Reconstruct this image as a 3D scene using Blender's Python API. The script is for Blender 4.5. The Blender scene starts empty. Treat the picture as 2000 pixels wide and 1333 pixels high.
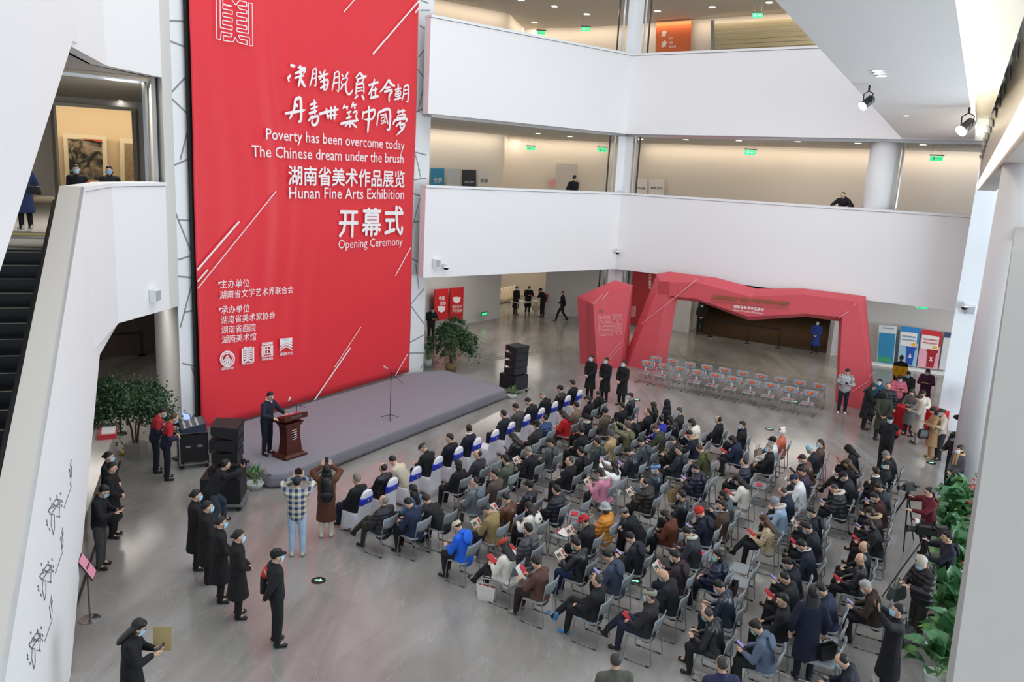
import bpy, bmesh, math, random
import numpy as np
from mathutils import Vector, Matrix, Euler
random.seed(7)
SC = bpy.context.scene
COL = SC.collection
PI = math.pi
R = math.radians

# ------------------------------------------------------------------ camera (surveyed: 28 mm lens, 7.9 m above the hall floor)
HC = 7.9
F = 1565.0
def _axes():
    g = Vector((600.0-1000.0, 8100.0-666.5, F)).normalized()
    fw = (Vector((0, 0, 1)) - g*g.z).normalized()
    rt = g.cross(fw)
    if rt.x < 0: rt = -rt
    return rt, fw, -g
AX, AY, AZ = _axes()
cam = bpy.data.objects.new('camera', bpy.data.cameras.new('camera'))
COL.objects.link(cam)
cam.data.lens = F/2000*36; cam.data.sensor_width = 36; cam.data.clip_start = .05; cam.data.clip_end = 400
_M = Matrix(((AX.x, -AX.y, -AX.z, 0), (AY.x, -AY.y, -AY.z, 0), (AZ.x, -AZ.y, -AZ.z, HC), (0, 0, 0, 1)))
cam.matrix_world = _M
SC.camera = cam

# ------------------------------------------------------------------ light and exposure
SC.view_settings.view_transform = 'Standard'
SC.view_settings.look = 'None'
SC.view_settings.gamma = 1
SC.view_settings.use_curve_mapping = False
SC.view_settings.exposure = 0.0
W = bpy.data.worlds.new('overcast_sky'); SC.world = W
W.use_nodes = True
W.node_tree.nodes['Background'].inputs[0].default_value = (.80, .90, 1.0, 1)
W.node_tree.nodes['Background'].inputs[1].default_value = 1.0
def area(name, loc, target, sx, sy, energy, col=(1, 1, 1), spread=180):
    L = bpy.data.lights.new(name, 'AREA'); L.shape = 'RECTANGLE'; L.size = sx; L.size_y = sy
    L.energy = energy; L.color = col; L.spread = R(spread)
    o = bpy.data.objects.new(name, L); COL.objects.link(o)
    o.location = loc
    o.rotation_euler = (Vector(target)-Vector(loc)).to_track_quat('-Z', 'Y').to_euler()
    return o
area('skylight_lamp', (0, 19, 21), (2, 21, 0), 18, 18, 1500, (1, .97, .93))
area('facade_daylight', (20.5, 11, 3.6), (0, 20, 4.6), 16, 7, 4200, (.84, .93, 1))

# ------------------------------------------------------------------ survey helpers
def ray(p):
    d = Vector((p[0]-1000.0, p[1]-666.5, F))
    return Vector((AX.dot(d), AY.dot(d), AZ.dot(d)))
def at(p, z=0.0):
    d = ray(p); return Vector((0, 0, HC)) + d*((z-HC)/d.z)
def onplane(P0, P1, p, off=0.0):
    """point of the vertical plane through P0, P1 (moved off metres away from the camera side) seen at p"""
    a = Vector((P0[0], P0[1])); b = Vector((P1[0], P1[1])); n = Vector((-(b-a).y, (b-a).x)).normalized()
    k = n.dot(a)
    if k < 0: n = -n; k = -k
    r = ray(p); t = (k+off)/(n.x*r.x+n.y*r.y)
    return Vector((0, 0, HC)) + r*t
def az(deg): return Vector((math.cos(R(deg)), math.sin(R(deg)), 0))

# ------------------------------------------------------------------ materials
MATS = {}
def srgb(c):
    if isinstance(c, str):
        c = tuple(int(c[i:i+2], 16)/255 for i in (0, 2, 4))
    return tuple((x/12.92 if x <= .04045 else ((x+.055)/1.055)**2.4) for x in c)
def mat(name, col, rough=.6, metal=0, bump=None, var=0, emit=None, spec=.5, alpha=1, trans=0, sheen=0, coat=0):
    key = (name, str(col), rough, metal, str(bump), var, str(emit), trans, alpha)
    if key in MATS: return MATS[key]
    m = bpy.data.materials.new(name); m.use_nodes = True
    nt = m.node_tree; b = nt.nodes['Principled BSDF']
    c = srgb(col)
    b.inputs['Base Color'].default_value = (*c, 1)
    b.inputs['Roughness'].default_value = rough
    b.inputs['Metallic'].default_value = metal
    b.inputs['Specular IOR Level'].default_value = spec
    if trans: b.inputs['Transmission Weight'].default_value = trans; b.inputs['IOR'].default_value = 1.1
    if alpha < 1: b.inputs['Alpha'].default_value = alpha
    if coat: b.inputs['Coat Weight'].default_value = coat
    if emit:
        b.inputs['Emission Color'].default_value = (*srgb(emit[0]), 1); b.inputs['Emission Strength'].default_value = emit[1]
    if var or bump:
        tc = nt.nodes.new('ShaderNodeTexCoord')
    if var:
        n = nt.nodes.new('ShaderNodeTexNoise'); n.inputs['Scale'].default_value = 6; n.inputs['Detail'].default_value = 4
        nt.links.new(tc.outputs['Object'], n.inputs['Vector'])
        mx = nt.nodes.new('ShaderNodeMix'); mx.data_type = 'RGBA'
        mx.inputs[6].default_value = (*[x*(1-var) for x in c], 1); mx.inputs[7].default_value = (*[min(1, x*(1+var)) for x in c], 1)
        nt.links.new(n.outputs[0], mx.inputs[0]); nt.links.new(mx.outputs[2], b.inputs['Base Color'])
    if bump:
        kind, sc, st = bump
        if kind == 'noise':
            n = nt.nodes.new('ShaderNodeTexNoise'); n.inputs['Scale'].default_value = sc; n.inputs['Detail'].default_value = 3; out = n.outputs[0]
        else:
            n = nt.nodes.new('ShaderNodeTexWave'); n.inputs['Scale'].default_value = sc; n.bands_direction = kind; n.inputs['Distortion'].default_value = 1.2; out = n.outputs[1]
        nt.links.new(tc.outputs['Object'], n.inputs['Vector'])
        bp = nt.nodes.new('ShaderNodeBump'); bp.inputs['Strength'].default_value = st; bp.inputs['Distance'].default_value = .02
        nt.links.new(out, bp.inputs['Height']); nt.links.new(bp.outputs[0], b.inputs['Normal'])
    MATS[key] = m; return m
WHITE = mat('white_plaster', 'ECECEC', .75, bump=('noise', 3, .03))
WHITE2 = mat('panel_white', 'E9EBEC', .55)
CREAM = mat('cream_wall', 'DDD6CC', .8)
BEIGE = mat('beige_stone_and_cap_shade', 'D2CBC1', .45)
GREYW = mat('grey_wall', 'C9C8C6', .7)
CEIL = mat('gallery_ceiling', 'B9B5AE', .8)
DARKW = mat('dark_hall_wall', '4A3A2E', .5, var=.4)
STEEL = mat('brushed_steel', 'B8BABD', .3, 1)
DARKM = mat('dark_metal', '3A3B3D', .4, .6)
BLACK = mat('black_paint', '0C0C0D', .45)
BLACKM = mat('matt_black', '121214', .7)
RUBBER = mat('black_rubber', '111111', .6)
GREYPL = mat('grey_plastic', '8D9499', .5)
CHROME = mat('chrome', 'C9CBCE', .18, 1)
REDP = mat('red_board', 'D2555E', .65, var=.04)
GOLD = mat('gold_lettering', '8C7040', .45, .3)
PRINTW = mat('white_print', 'F0ECEC', .6)
LAMPW = mat('lamp_glow', 'FFFFFF', .5, emit=('FFFFFF', 9))
WARM = mat('warm_glow', 'FFFFFF', .5, emit=('FFE9CC', 6))
GREENE = mat('exit_sign_glow', '1FA863', .5, emit=('37E08E', 1.2))
GLASS = mat('clear_glass', 'E8F2F2', .03, alpha=.18, spec=.6)
PAPER = mat('white_paper', 'E9E6E2', .7)
CORR = mat('red_paper', 'C9303A', .6)
PINKS = mat('pink_sign_sheet', 'E99AB0', .6)
CARPET = mat('grey_stage_carpet', '8B8A93', .95, bump=('noise', 90, .25), var=.08)
WOODR = mat('dark_red_wood', '4E1C12', .35, bump=('noise', 8, .05), var=.25)

def floor_material():
    m = bpy.data.materials.new('polished_marble'); m.use_nodes = True
    nt = m.node_tree; b = nt.nodes['Principled BSDF']
    N = nt.nodes.new; L = nt.links.new
    tc = N('ShaderNodeTexCoord'); mp = N('ShaderNodeMapping'); mp.inputs['Rotation'].default_value = (0, 0, R(-62)); mp.inputs['Scale'].default_value = (1, .28, 1)
    L(tc.outputs['Object'], mp.inputs[0])
    n1 = N('ShaderNodeTexNoise'); n1.inputs['Scale'].default_value = .55; n1.inputs['Detail'].default_value = 7; n1.inputs['Distortion'].default_value = 1.5; L(mp.outputs[0], n1.inputs[0])
    r1 = N('ShaderNodeValToRGB'); r1.color_ramp.elements[0].position = .3; r1.color_ramp.elements[0].color = (*srgb('827E78'), 1)
    r1.color_ramp.elements[1].position = .7; r1.color_ramp.elements[1].color = (*srgb('ABA8A4'), 1); L(n1.outputs[0], r1.inputs[0])
    n2 = N('ShaderNodeTexNoise'); n2.inputs['Scale'].default_value = 1.1; n2.inputs['Detail'].default_value = 9; n2.inputs['Distortion'].default_value = 1.2; L(mp.outputs[0], n2.inputs[0])
    r2 = N('ShaderNodeValToRGB'); e = r2.color_ramp.elements; e[0].position = .492; e[0].color = (0, 0, 0, 1); e[1].position = .5; e[1].color = (1, 1, 1, 1)
    e3 = r2.color_ramp.elements.new(.508); e3.color = (0, 0, 0, 1); L(n2.outputs[0], r2.inputs[0])
    mx = N('ShaderNodeMix'); mx.data_type = 'RGBA'; mx.inputs[7].default_value = (*srgb('C6C2BB'), 1)
    mm = N('ShaderNodeMath'); mm.operation = 'MULTIPLY'; mm.inputs[1].default_value = .22; L(r2.outputs[0], mm.inputs[0]); L(mm.outputs[0], mx.inputs[0]); L(r1.outputs[0], mx.inputs[6])
    br = N('ShaderNodeTexBrick'); br.inputs['Scale'].default_value = 1; br.inputs['Mortar Size'].default_value = .004; br.inputs['Brick Width'].default_value = 1.2; br.inputs['Row Height'].default_value = .9
    mp2 = N('ShaderNodeMapping'); mp2.inputs['Rotation'].default_value = (0, 0, R(-59.5)); L(tc.outputs['Object'], mp2.inputs[0]); L(mp2.outputs[0], br.inputs[0])
    br.inputs['Color1'].default_value = (1, 1, 1, 1); br.inputs['Color2'].default_value = (.88, .88, .88, 1); br.inputs['Mortar'].default_value = (.72, .72, .72, 1)
    mu = N('ShaderNodeMix'); mu.data_type = 'RGBA'; mu.blend_type = 'MULTIPLY'; mu.inputs[0].default_value = .8; L(mx.outputs[2], mu.inputs[6]); L(br.outputs[0], mu.inputs[7])
    L(mu.outputs[2], b.inputs['Base Color'])
    b.inputs['Roughness'].default_value = .17; b.inputs['Specular IOR Level'].default_value = .55
    return m

# ------------------------------------------------------------------ mesh builder
class MB:
    def __init__(s): s.v = []; s.f = []; s.m = []; s.mi = 0
    def add(s, vs, fs):
        o = len(s.v); s.v += [tuple(v) for v in vs]; s.f += [[i+o for i in f] for f in fs]; s.m += [s.mi]*len(fs); return s
    def box(s, c, d, M=None, top=1.0):
        x, y, z = d[0]/2, d[1]/2, d[2]/2
        vs = [Vector((sx*x*(top if sz > 0 else 1), sy*y*(top if sz > 0 else 1), sz*z)) for sz in (-1, 1) for sx, sy in ((-1, -1), (1, -1), (1, 1), (-1, 1))]
        c = Vector(c)
        vs = [(M @ v if M else v)+c for v in vs]
        return s.add(vs, [[3, 2, 1, 0], [4, 5, 6, 7], [0, 1, 5, 4], [1, 2, 6, 5], [2, 3, 7, 6], [3, 0, 4, 7]])
    def prism(s, poly, z0, z1):
        n = len(poly); vs = [(p[0], p[1], z0) for p in poly]+[(p[0], p[1], z1) for p in poly]
        return s.add(vs, [list(range(n))[::-1], list(range(n, 2*n))]+[[i, (i+1) % n, (i+1) % n+n, i+n] for i in range(n)])
    def slab(s, a, b, z0, z1, th, side=1):
        """vertical wall from a to b, thickness th to the given side"""
        a = Vector((a[0], a[1])); b = Vector((b[0], b[1])); n = Vector((-(b-a).y, (b-a).x)).normalized()*th*side
        return s.prism([a, b, b+n, a+n], z0, z1)
    def extr(s, pts, vec):
        n = len(pts); vec = Vector(vec); vs = [Vector(p) for p in pts]+[Vector(p)+vec for p in pts]
        return s.add(vs, [list(range(n)), list(range(n, 2*n))[::-1]]+[[i, i+n, (i+1) % n+n, (i+1) % n] for i in range(n)])
    def rings(s, rings, cap=True):
        n = len(rings[0]); vs = [p for r in rings for p in r]; fs = []
        for k in range(len(rings)-1):
            for i in range(n):
                j = (i+1) % n; fs.append([k*n+i, k*n+j, (k+1)*n+j, (k+1)*n+i])
        if cap: fs += [list(range(n))[::-1], list(range((len(rings)-1)*n, len(rings)*n))]
        return s.add(vs, fs)
    def lathe(s, prof, c=(0, 0, 0), n=16, M=None, sx=1, sy=1):
        c = Vector(c); rs = []
        for r, z in prof:
            ring = [Vector((math.cos(2*PI*i/n)*r*sx, math.sin(2*PI*i/n)*r*sy, z)) for i in range(n)]
            rs.append([(M @ v if M else v)+c for v in ring])
        return s.rings(rs)
    def tube(s, pts, r, n=6, r2=None):
        pts = [Vector(p) for p in pts]; rs = []; m = len(pts)
        up = Vector((0, 0, 1))
        prev = None
        for i, p in enumerate(pts):
            t = (pts[min(i+1, m-1)]-pts[max(i-1, 0)]).normalized()
            if prev is None:
                u = t.cross(up if abs(t.z) < .95 else Vector((1, 0, 0))).normalized()
            else: u = (prev-t*prev.dot(t)).normalized()
            prev = u; w = t.cross(u)
            rr = r if r2 is None else r+(r2-r)*i/max(1, m-1)
            rs.append([p+(u*math.cos(2*PI*k/n)+w*math.sin(2*PI*k/n))*rr for k in range(n)])
        return s.rings(rs)
    def cap(s, p0, p1, r0, r1, n=10, fx=1.0, fy=1.0, ax=None):
        """tapered capsule; fx widens along ax"""
        p0 = Vector(p0); p1 = Vector(p1); d = p1-p0; L = d.length
        t = d.normalized() if L > 1e-6 else Vector((0, 0, 1))
        u = Vector(ax) if ax is not None else Vector((1, 0, 0))
        u = u-t*u.dot(t)
        if u.length < .05: u = t.orthogonal()
        u.normalize(); w = t.cross(u)
        rs = []
        for k in range(-3, 4):
            if k <= 0: a = -PI/2*(-k)/3; c = p0+t*(r0*math.sin(a)); rr = r0*math.cos(a)
            if k > 0: a = PI/2*(k-1)/3 if k > 0 else 0
            if k < 0 or k == 0: rs.append((c, max(rr, 1e-4)))
        for k in range(0, 4):
            a = PI/2*k/3; rs.append((p1+t*(r1*math.sin(a)), max(r1*math.cos(a), 1e-4)))
        return s.rings([[c+(u*math.cos(2*PI*i/n)*fx+w*math.sin(2*PI*i/n)*fy)*rr for i in range(n)] for c, rr in rs])
    def ell(s, c, r, n=12, m=8, M=None):
        return s.lathe([(max(1e-4, math.cos(-PI/2+PI*k/m)), math.sin(-PI/2+PI*k/m)*1) for k in range(m+1)], (0, 0, 0), n,
                       None) if False else s._ell(c, r, n, m, M)
    def _ell(s, c, r, n, m, M):
        rs = []; c = Vector(c)
        for k in range(m+1):
            a = -PI/2+PI*k/m; q = max(1e-3, math.cos(a)); z = math.sin(a)
            ring = [Vector((math.cos(2*PI*i/n)*q*r[0], math.sin(2*PI*i/n)*q*r[1], z*r[2])) for i in range(n)]
            rs.append([(M @ v if M else v)+c for v in ring])
        return s.rings(rs)
    def quad(s, a, b, c, d): return s.add([a, b, c, d], [[0, 1, 2, 3]])
    def mesh(s, name, mats, smooth=False):
        me = bpy.data.meshes.new(name); me.from_pydata(s.v, [], s.f)
        if not isinstance(mats, (list, tuple)): mats = [mats]
        for m in mats: me.materials.append(m)
        if len(mats) > 1: me.polygons.foreach_set('material_index', s.m)
        if smooth: me.polygons.foreach_set('use_smooth', [True]*len(me.polygons))
        me.update(); return me
    def build(s, name, mats, parent=None, smooth=False):
        return obj(name, s.mesh(name, mats, smooth), parent)
def obj(name, me, parent=None, M=None):
    o = bpy.data.objects.new(name, me); COL.objects.link(o)
    if parent is not None: o.parent = parent
    if M is not None: o.matrix_local = M
    return o
def tag(o, label=None, cat=None, group=None, kind=None):
    if label: o['label'] = label
    if cat: o['category'] = cat
    if group: o['group'] = group
    if kind: o['kind'] = kind
    return o
def thing(name, label, cat, loc=(0, 0, 0), rz=0, group=None):
    o = bpy.data.objects.new(name, None); COL.objects.link(o); o.location = loc; o.rotation_euler = (0, 0, rz)
    o.empty_display_size = .1
    return tag(o, label, cat, group)
def struct(name, mb, m, label=None, smooth=False, parent=None):
    o = mb.build(name, m, parent, smooth)
    if parent is None: tag(o, label, None, None, 'structure')
    return o
def copy_tree(o, parent=None):
    c = o.copy(); COL.objects.link(c); c.parent = parent
    if parent is not None: c.matrix_parent_inverse = o.matrix_parent_inverse
    for ch in o.children: copy_tree(ch, c)
    return c
TEXTS = []
def text(body, name, A, B, nrm, m, parent, h=None, shear=0, off=0, align='fit', label=None, squash=None, ext=.003):
    """flat lettering from A (lower left) to B (lower right), facing nrm"""
    cu = bpy.data.curves.new(name, 'FONT'); cu.body = body; cu.size = 1; cu.extrude = 0; cu.shear = shear; cjk = any(ord(c_) > 255 for c_ in body); cu.offset = 0 if cjk else min(off, .006); cu.resolution_u = 2
    cu.materials.append(m)
    o = bpy.data.objects.new(name, cu); COL.objects.link(o)
    TEXTS.append((o, Vector(A), Vector(B), Vector(nrm), h, parent, off if cjk else 0)); 
    if label: o['label'] = label
    return o
def flush_texts():
    bpy.context.view_layer.update()
    dg = bpy.context.evaluated_depsgraph_get()
    for fo, A, B, n, h, parent, ext in TEXTS:
        me = bpy.data.meshes.new_from_object(fo.evaluated_get(dg)); me.name = 'lettering'
        if ext:      # heavier strokes: slightly spread copies of the glyph outlines in one mesh
            w_ = min(ext, .02); vv = [v.co.copy() for v in me.vertices]; ff = [list(q.vertices) for q in me.polygons]; V_ = []; F_ = []; mm_ = me.materials[0]
            for k_, (dx, dy) in enumerate(((0, 0), (-w_, 0), (w_, 0), (0, w_), (0, -w_))):
                o_ = len(V_); V_ += [(v.x+dx, v.y+dy, v.z+.0004*k_) for v in vv]; F_ += [[i+o_ for i in q] for q in ff]
            me = bpy.data.meshes.new('lettering'); me.from_pydata(V_, [], F_); me.materials.append(mm_)
        o = bpy.data.objects.new(fo.name, me); COL.objects.link(o)
        bb = [v.co for v in me.vertices] or [Vector((0, 0, 0)), Vector((1, 1, 0))]; x0 = min(c.x for c in bb); x1 = max(c.x for c in bb); y0 = min(c.y for c in bb); y1 = max(c.y for c in bb)
        x = (B-A); Lx = x.length; x.normalize(); n = (n-x*n.dot(x)).normalized(); y = n.cross(x)
        sx = Lx/max(1e-4, x1-x0); sy = sx if h is None else h/max(1e-4, y1-y0)
        y0 = 0 if (h is None and all(ord(c_) < 256 for c_ in fo.data.body)) else y0
        M = Matrix.Translation(A) @ Matrix(((x.x, y.x, n.x, 0), (x.y, y.y, n.y, 0), (x.z, y.z, n.z, 0), (0, 0, 0, 1))) @ Matrix.Diagonal((sx, sy, 1, 1)) @ Matrix.Translation((-x0, -y0, 0))
        if parent is not None:
            o.parent = parent; o.matrix_local = parent.matrix_world.inverted() @ M if parent.parent is None else M
        else: o.matrix_world = M
        bpy.data.objects.remove(fo)
def strip(mb, a, b, w, n, th=.006):
    """thin raised bar from a to b, width w, facing n"""
    a = Vector(a); b = Vector(b); n = Vector(n).normalized(); t = (b-a).normalized(); u = n.cross(t).normalized()*w/2
    return mb.extr([a-u, b-u, b+u, a+u], n*th)
# ================================================================== THE BUILDING
FM = floor_material()
b = MB(); b.prism([(-40, -8), (32, -8), (32, 62), (-40, 62)], -.2, 0); struct('floor', b, FM)
K = Vector((4.38, 35.29)); A0 = Vector((-3.35, 28.95)); E0 = Vector((15.4, 27.7)); EX = E0+(E0-K).normalized()*1.2
A1 = Vector((-8.9, 20.4)); C1 = Vector((-9.18, 18.27)); PS = Vector((-8.35, 15.56)); GD = Vector((.371, -.9286)); NL = Vector((-.9286, -.371))
# --- core block behind the banner, clad with triangular white panels
BP0 = at((392, 845), .4); BP1 = at((798, 727), .4); bd = (BP1-BP0); bd.z = 0; bd.normalize(); bn = Vector((bd.y, -bd.x, 0))   # bn faces the hall
def onban(p, off=0): return onplane(BP0, BP1, p, off)
WL = onban((341, 400), .2).xy; WR = onban((829, 640), .2).xy
b = MB(); b.prism([WL, WR, WR+Vector((-1.2, 2.2)), Vector((-12.6, 27.6))], 0, 24)
core = struct('wall_banner', b, [WHITE2])
JM = mat('joint_grey', '8B8E90', .7)
b = MB(); b.prism([A1, WL+Vector((.02, .03)), WL+Vector((-.5, .5)), A1+Vector((-.4, .5))], 3.98, 24); struct('wall_left_pillar', b, mat('pillar_grey', 'D5D3CE', .7))
JL = [(321,40,368,42),(323,77,370,95),(372,140,329,187),(329,187,374,230),(372,232,352,312),(334,325,376,308),(337,400,348,430),(348,430,379,431),(348,430,375,496),(344,509,382,497),(345,540,382,543),(377,544,360,610),(360,610,383,606),(360,610,352,640),(356,710,386,717),(374,718,388,755),(390,799,367,826),
 (822,1,837,6),(821,20,840,20),(820,50,839,62),(839,84,817,112),(834,90,839,94),(815,135,837,162),(830,157,817,214),(812,219,836,208),(830,212,836,226),(809,297,833,303),(810,299,820,335),(817,330,822,348),(806,352,833,348),(806,378,832,386),(821,386,803,452),(809,434,831,430),(802,504,830,520),(831,499,826,517),(812,517,818,565),(829,563,801,596),(801,596,828,633),(799,670,829,654),(797,690,829,690),(829,705,822,721)]
for x0, y0, x1, y1 in JL:
    b = MB(); a = onban((x0, y0), .2); c = onban((x1, y1), .2)
    strip(b, a, c, .045, bn, .006); b.build('joint', JM, core)
# --- parapets: wing A (left to corner), wing B (corner to right)
def parapet(name, pts, z0, z1, th=.35, cap=True):
    b = MB()
    for i in range(len(pts)-1):
        a, c = pts[i], pts[i+1]; b.slab(a, c, z0, z1-.1, th, 1)
    o = struct(name, b, WHITE)
    if cap:
        for i in range(len(pts)-1):
            q = MB(); a, c = pts[i], pts[i+1]; n = Vector((-(c-a).y, (c-a).x)).normalized()*(-.03)
            q.slab(a+n, c+n, z1-.085, z1, th+.06, 1); q.build('coping', WHITE2, o)
    return o
parapet('wall_balcony_lower', [A0, K, EX], 3.98, 7.3)
parapet('wall_balcony_upper', [A0, K, EX], 9.76, 13.02)
parapet('wall_balcony_left', [PS+(C1-PS)*.02, C1, A1], 3.98, 7.2)
parapet('wall_balcony_left_upper', [PS+Vector((.28, -.62))+NL*.12, C1, A1], 9.72, 17.5, cap=False)
# steel channel under the upper parapets
b = MB(); b.slab(A0+Vector((.1, .3)), K+Vector((0, .3)), 9.66, 9.76, .12); b.slab(K+Vector((0, .3)), EX+Vector((0, .3)), 9.66, 9.76, .12); struct('trim_1', b, STEEL)
# --- floor slabs and gallery ceilings
RR = [A0+Vector((-.5, .6)), K+Vector((0, .3)), EX+Vector((.1, .3)), (24, 26), (30, 58), (-9, 60), (-14, 44), (-9, 32)]
LLp = [A1+Vector((-.2, 0)), C1+Vector((-.3, 0)), PS+NL*.4+Vector((-.1, .4)), PS+NL*2.6+Vector((-.3, .8)), (-30, 14), (-34, 40), (-14, 44), (-12.6, 27.6)]
for nm, poly in (('gallery', RR), ('landing', LLp)):
    pass
def slabs(tagn, poly, levels):
    for i, (z0, z1) in enumerate(levels):
        b = MB(); b.prism(poly, z0, z1); struct(f'ceiling_{tagn}_{i+1}', b, CEIL)
slabs('right', RR, [(3.98, 6.2), (9.7, 11.9), (15.45, 17.5)])
slabs('left', LLp, [(3.98, 5.95)])
b = MB(); b.prism([A1+Vector((-.2, 0)), C1+Vector((-.3, 0)), PS+Vector((.2, -.6))+NL*.3, PS+Vector((1.6, -4))+NL*.3, (-30, 4), (-34, 40), (-14, 44), (-12.6, 27.6)], 9.72, 11.9); struct('ceiling_left_2', b, CEIL)
# --- gallery walls
def wall(name, pts, z0, z1, m, th=.3, side=1):
    b = MB()
    for i in range(len(pts)-1): b.slab(pts[i], pts[i+1], z0, z1, th, side)
    return struct(name, b, m)
V2 = lambda x, y: Vector((x, y))
wall('wall_lobby_left', [V2(-9, 33), V2(-.77, 43.5), V2(-2, 54)], 0, 3.98, GREYW)
wall('wall_corridor_back', [V2(-3, 52), V2(2.2, 52.5)], 0, 3.98, mat('corridor_cream', 'E8D8C2', .7))
wall('wall_lobby_middle', [V2(2.2, 52.5), V2(1.76, 45.93), V2(6.6, 44.2), V2(9.42, 42.2), V2(10.2, 44)], 0, 3.98, GREYW)
wall('wall_hall_back', [V2(10.2, 44), V2(14, 56), V2(26, 50), V2(17.6, 38.8)], 0, 3.98, DARKW)
wall('wall_lobby_right', [V2(17.6, 39.2), V2(15.42, 38.5), V2(26, 31.5)], 0, 3.98, GREYW)
b = MB(); b.prism([(9.9, 42.1), (15.5, 38.7), (26, 50), (14, 56)], .0, .012); struct('floor_hall', b, mat('hall_floor_brown_reflection', '5C4C3E', .25, var=.35))  # brown mottle puts the hall's reflections into the floor colour
area('hall_lamp', (15, 45, 3.9), (15, 46, 0), 6, 6, 150, (1, .82, .6))
G2 = [V2(-9, 35.3), V2(-.93, 41.2), V2(-.8, 43.6), V2(1.6, 43.9), V2(4.6, 42.9), V2(5.97, 42.3), V2(19.5, 32.9)]
wall('wall_gallery_lower', G2, 6.2, 9.7, CREAM)
G3 = [V2(-9, 35.5), V2(-1.0, 41.4), V2(-.2, 45.3), V2(2.3, 44.3), V2(4.8, 42.8), V2(19.5, 31.9)]
wall('wall_gallery_upper', G3, 11.9, 15.45, CREAM)
# wall-wash cove lamps along the gallery walls
def cove(pts, z, e, n=.55):
    for i in range(len(pts)-1):
        a, c = pts[i], pts[i+1]; d = (c-a); L = d.length
        if L < 1.5: continue
        nn = Vector((d.y, -d.x)).normalized()*n; m = (a+c)/2+nn
        o = area('cove_lamp', (m.x, m.y, z), (m.x-nn.x*.6, m.y-nn.y*.6, z-1), L*.96, .08, e*L, (1, .82, .62))
        d3 = Vector((d.x, d.y, 0)).normalized(); aim = (Vector((-nn.x*.6, -nn.y*.6, -1))).normalized()
        zz = -aim; x = d3; y = zz.cross(x)
        o.matrix_world = Matrix(((x.x, y.x, zz.x, m.x), (x.y, y.y, zz.y, m.y), (x.z, y.z, zz.z, z), (0, 0, 0, 1)))
cove(G2, 9.62, 5.5); cove(G3, 15.36, 6)
# room fill from the galleries' downlights
for (x, y, z, e) in ((3, 39, 9.6, 60), (11, 34.5, 9.6, 60), (-4, 36, 9.6, 40), (3, 39, 15.3, 90), (11, 34.5, 15.3, 90), (-1, 38, 3.9, 110), (6, 39.5, 3.9, 110), (13, 34.5, 3.9, 110), (19, 33, 3.9, 60), (0, 48, 3.9, 120)):
    area('gallery_downlight', (x, y, z), (x, y, 0), 4, 1.2, e, (1, .93, .84))
# corner column and metal frames
b = MB(); cd = az(-32).xy*.3
b.prism([K+V2(-.28, .15), K+V2(.05, .35)+V2(.0, -.0), K+V2(.35, .1), K+V2(.4, .6), K+V2(-.2, .75)], 0, 15.45); struct('wall_corner_column', b, WHITE2)
dA = (K-A0).normalized(); dB = (E0-K).normalized()
for i, q in enumerate([K-dA*.75+V2(-.1, .3), K-dA*.45+V2(-.1, .3), K+dB*.42+V2(.1, .3), K+dB*.62+V2(.1, .3)]):
    b = MB()
    for z0, z1 in ((0, 3.98), (6.2, 9.7), (11.9, 15.45)): b.box((q.x, q.y, (z0+z1)/2), (.06, .12, z1-z0))
    struct(f'trim_{i+2}', b, DARKM if i in (0, 3) else STEEL)
# round column on wing B
pc = onplane(K+V2(0, .9), E0+V2(0, .9), (1714, 400)); b = MB()
b.lathe([(.52, 6.2), (.52, 9.7)], (pc.x, pc.y, 0), 32); b.lathe([(.52, 11.9), (.52, 15.45)], (pc.x, pc.y, 0), 32); o = struct('wall_round_column_gallery', b, WHITE2)
for p_ in o.data.polygons: p_.use_smooth = len(p_.vertices) == 4
b = MB(); q = onplane(K+V2(0, .4), E0+V2(0, .4), (1757, 350)); b.box((q.x, q.y, 7.95), (.05, .08, 3.5)); struct('trim_6', b, STEEL)
# --- right-hand soffit with light cove
s1 = V2(13.27, 29.18); s2 = V2(2.64, 9.15); c1 = V2(15.49, 28.47); c2 = V2(4.32, 8.73)
s3 = s2+(s2-s1)*.35; c3 = c2+(c2-c1)*.45
b = MB(); b.prism([s1, s3, c3, c1], 9.82, 13.0); struct('ceiling_soffit', b, WHITE)
cn = Vector(((c1-c2).y, -(c1-c2).x)).normalized()
w1 = c1+V2(.5, .3); w2 = c3+cn*.9
b = MB(); b.prism([c1, c3, w2, w1], 10.35, 13.0); struct('ceiling_cove', b, mat('cove_white', 'E6E0D0', .7, bump=('noise', .8, .3)))
b = MB(); b.slab(c1+cn*.02, c3+cn*.02, 10.0, 10.06, .09, -1); tag(b.build('cove_light_strip', mat('cove_led', 'FFFFFF', .5, emit=('FFF3D8', 7))), 'long warm white light strip in the ceiling cove at upper right', 'light')
# right wall: sloping fascia with light strip and row of grey flags
PLr = V2(14.8, 26.7); Qr = PLr+V2(-.425, -.905)*16
def onr(p, off=0): return onplane(PLr, Qr, p, off)
rn = Vector((-.905, .425, 0))
def band(name, px, m, th=.25, lab=None):
    b = MB(); b.extr([onr(p) for p in px], -rn*th); return struct(name, b, m)
band('wall_right_fascia', [(1920, 273), (2012, -5), (2012, 200), (1909.7, 366)], BEIGE)
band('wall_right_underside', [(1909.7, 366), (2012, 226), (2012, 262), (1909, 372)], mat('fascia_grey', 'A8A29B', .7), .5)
b = MB(); b.extr([onr(p)+rn*.05 for p in [(1909.7, 364), (2012, 178), (2012, 237), (1910.5, 369)]], -rn*.04)
tag(b.build('fascia_light_strip', mat('fascia_led', 'FFFFFF', .5, emit=('FFF8EC', 5))), 'broad glowing light strip rising along the right wall fascia', 'light')
FG = mat('flag_grey', 'A4A9AF', .6)
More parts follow.
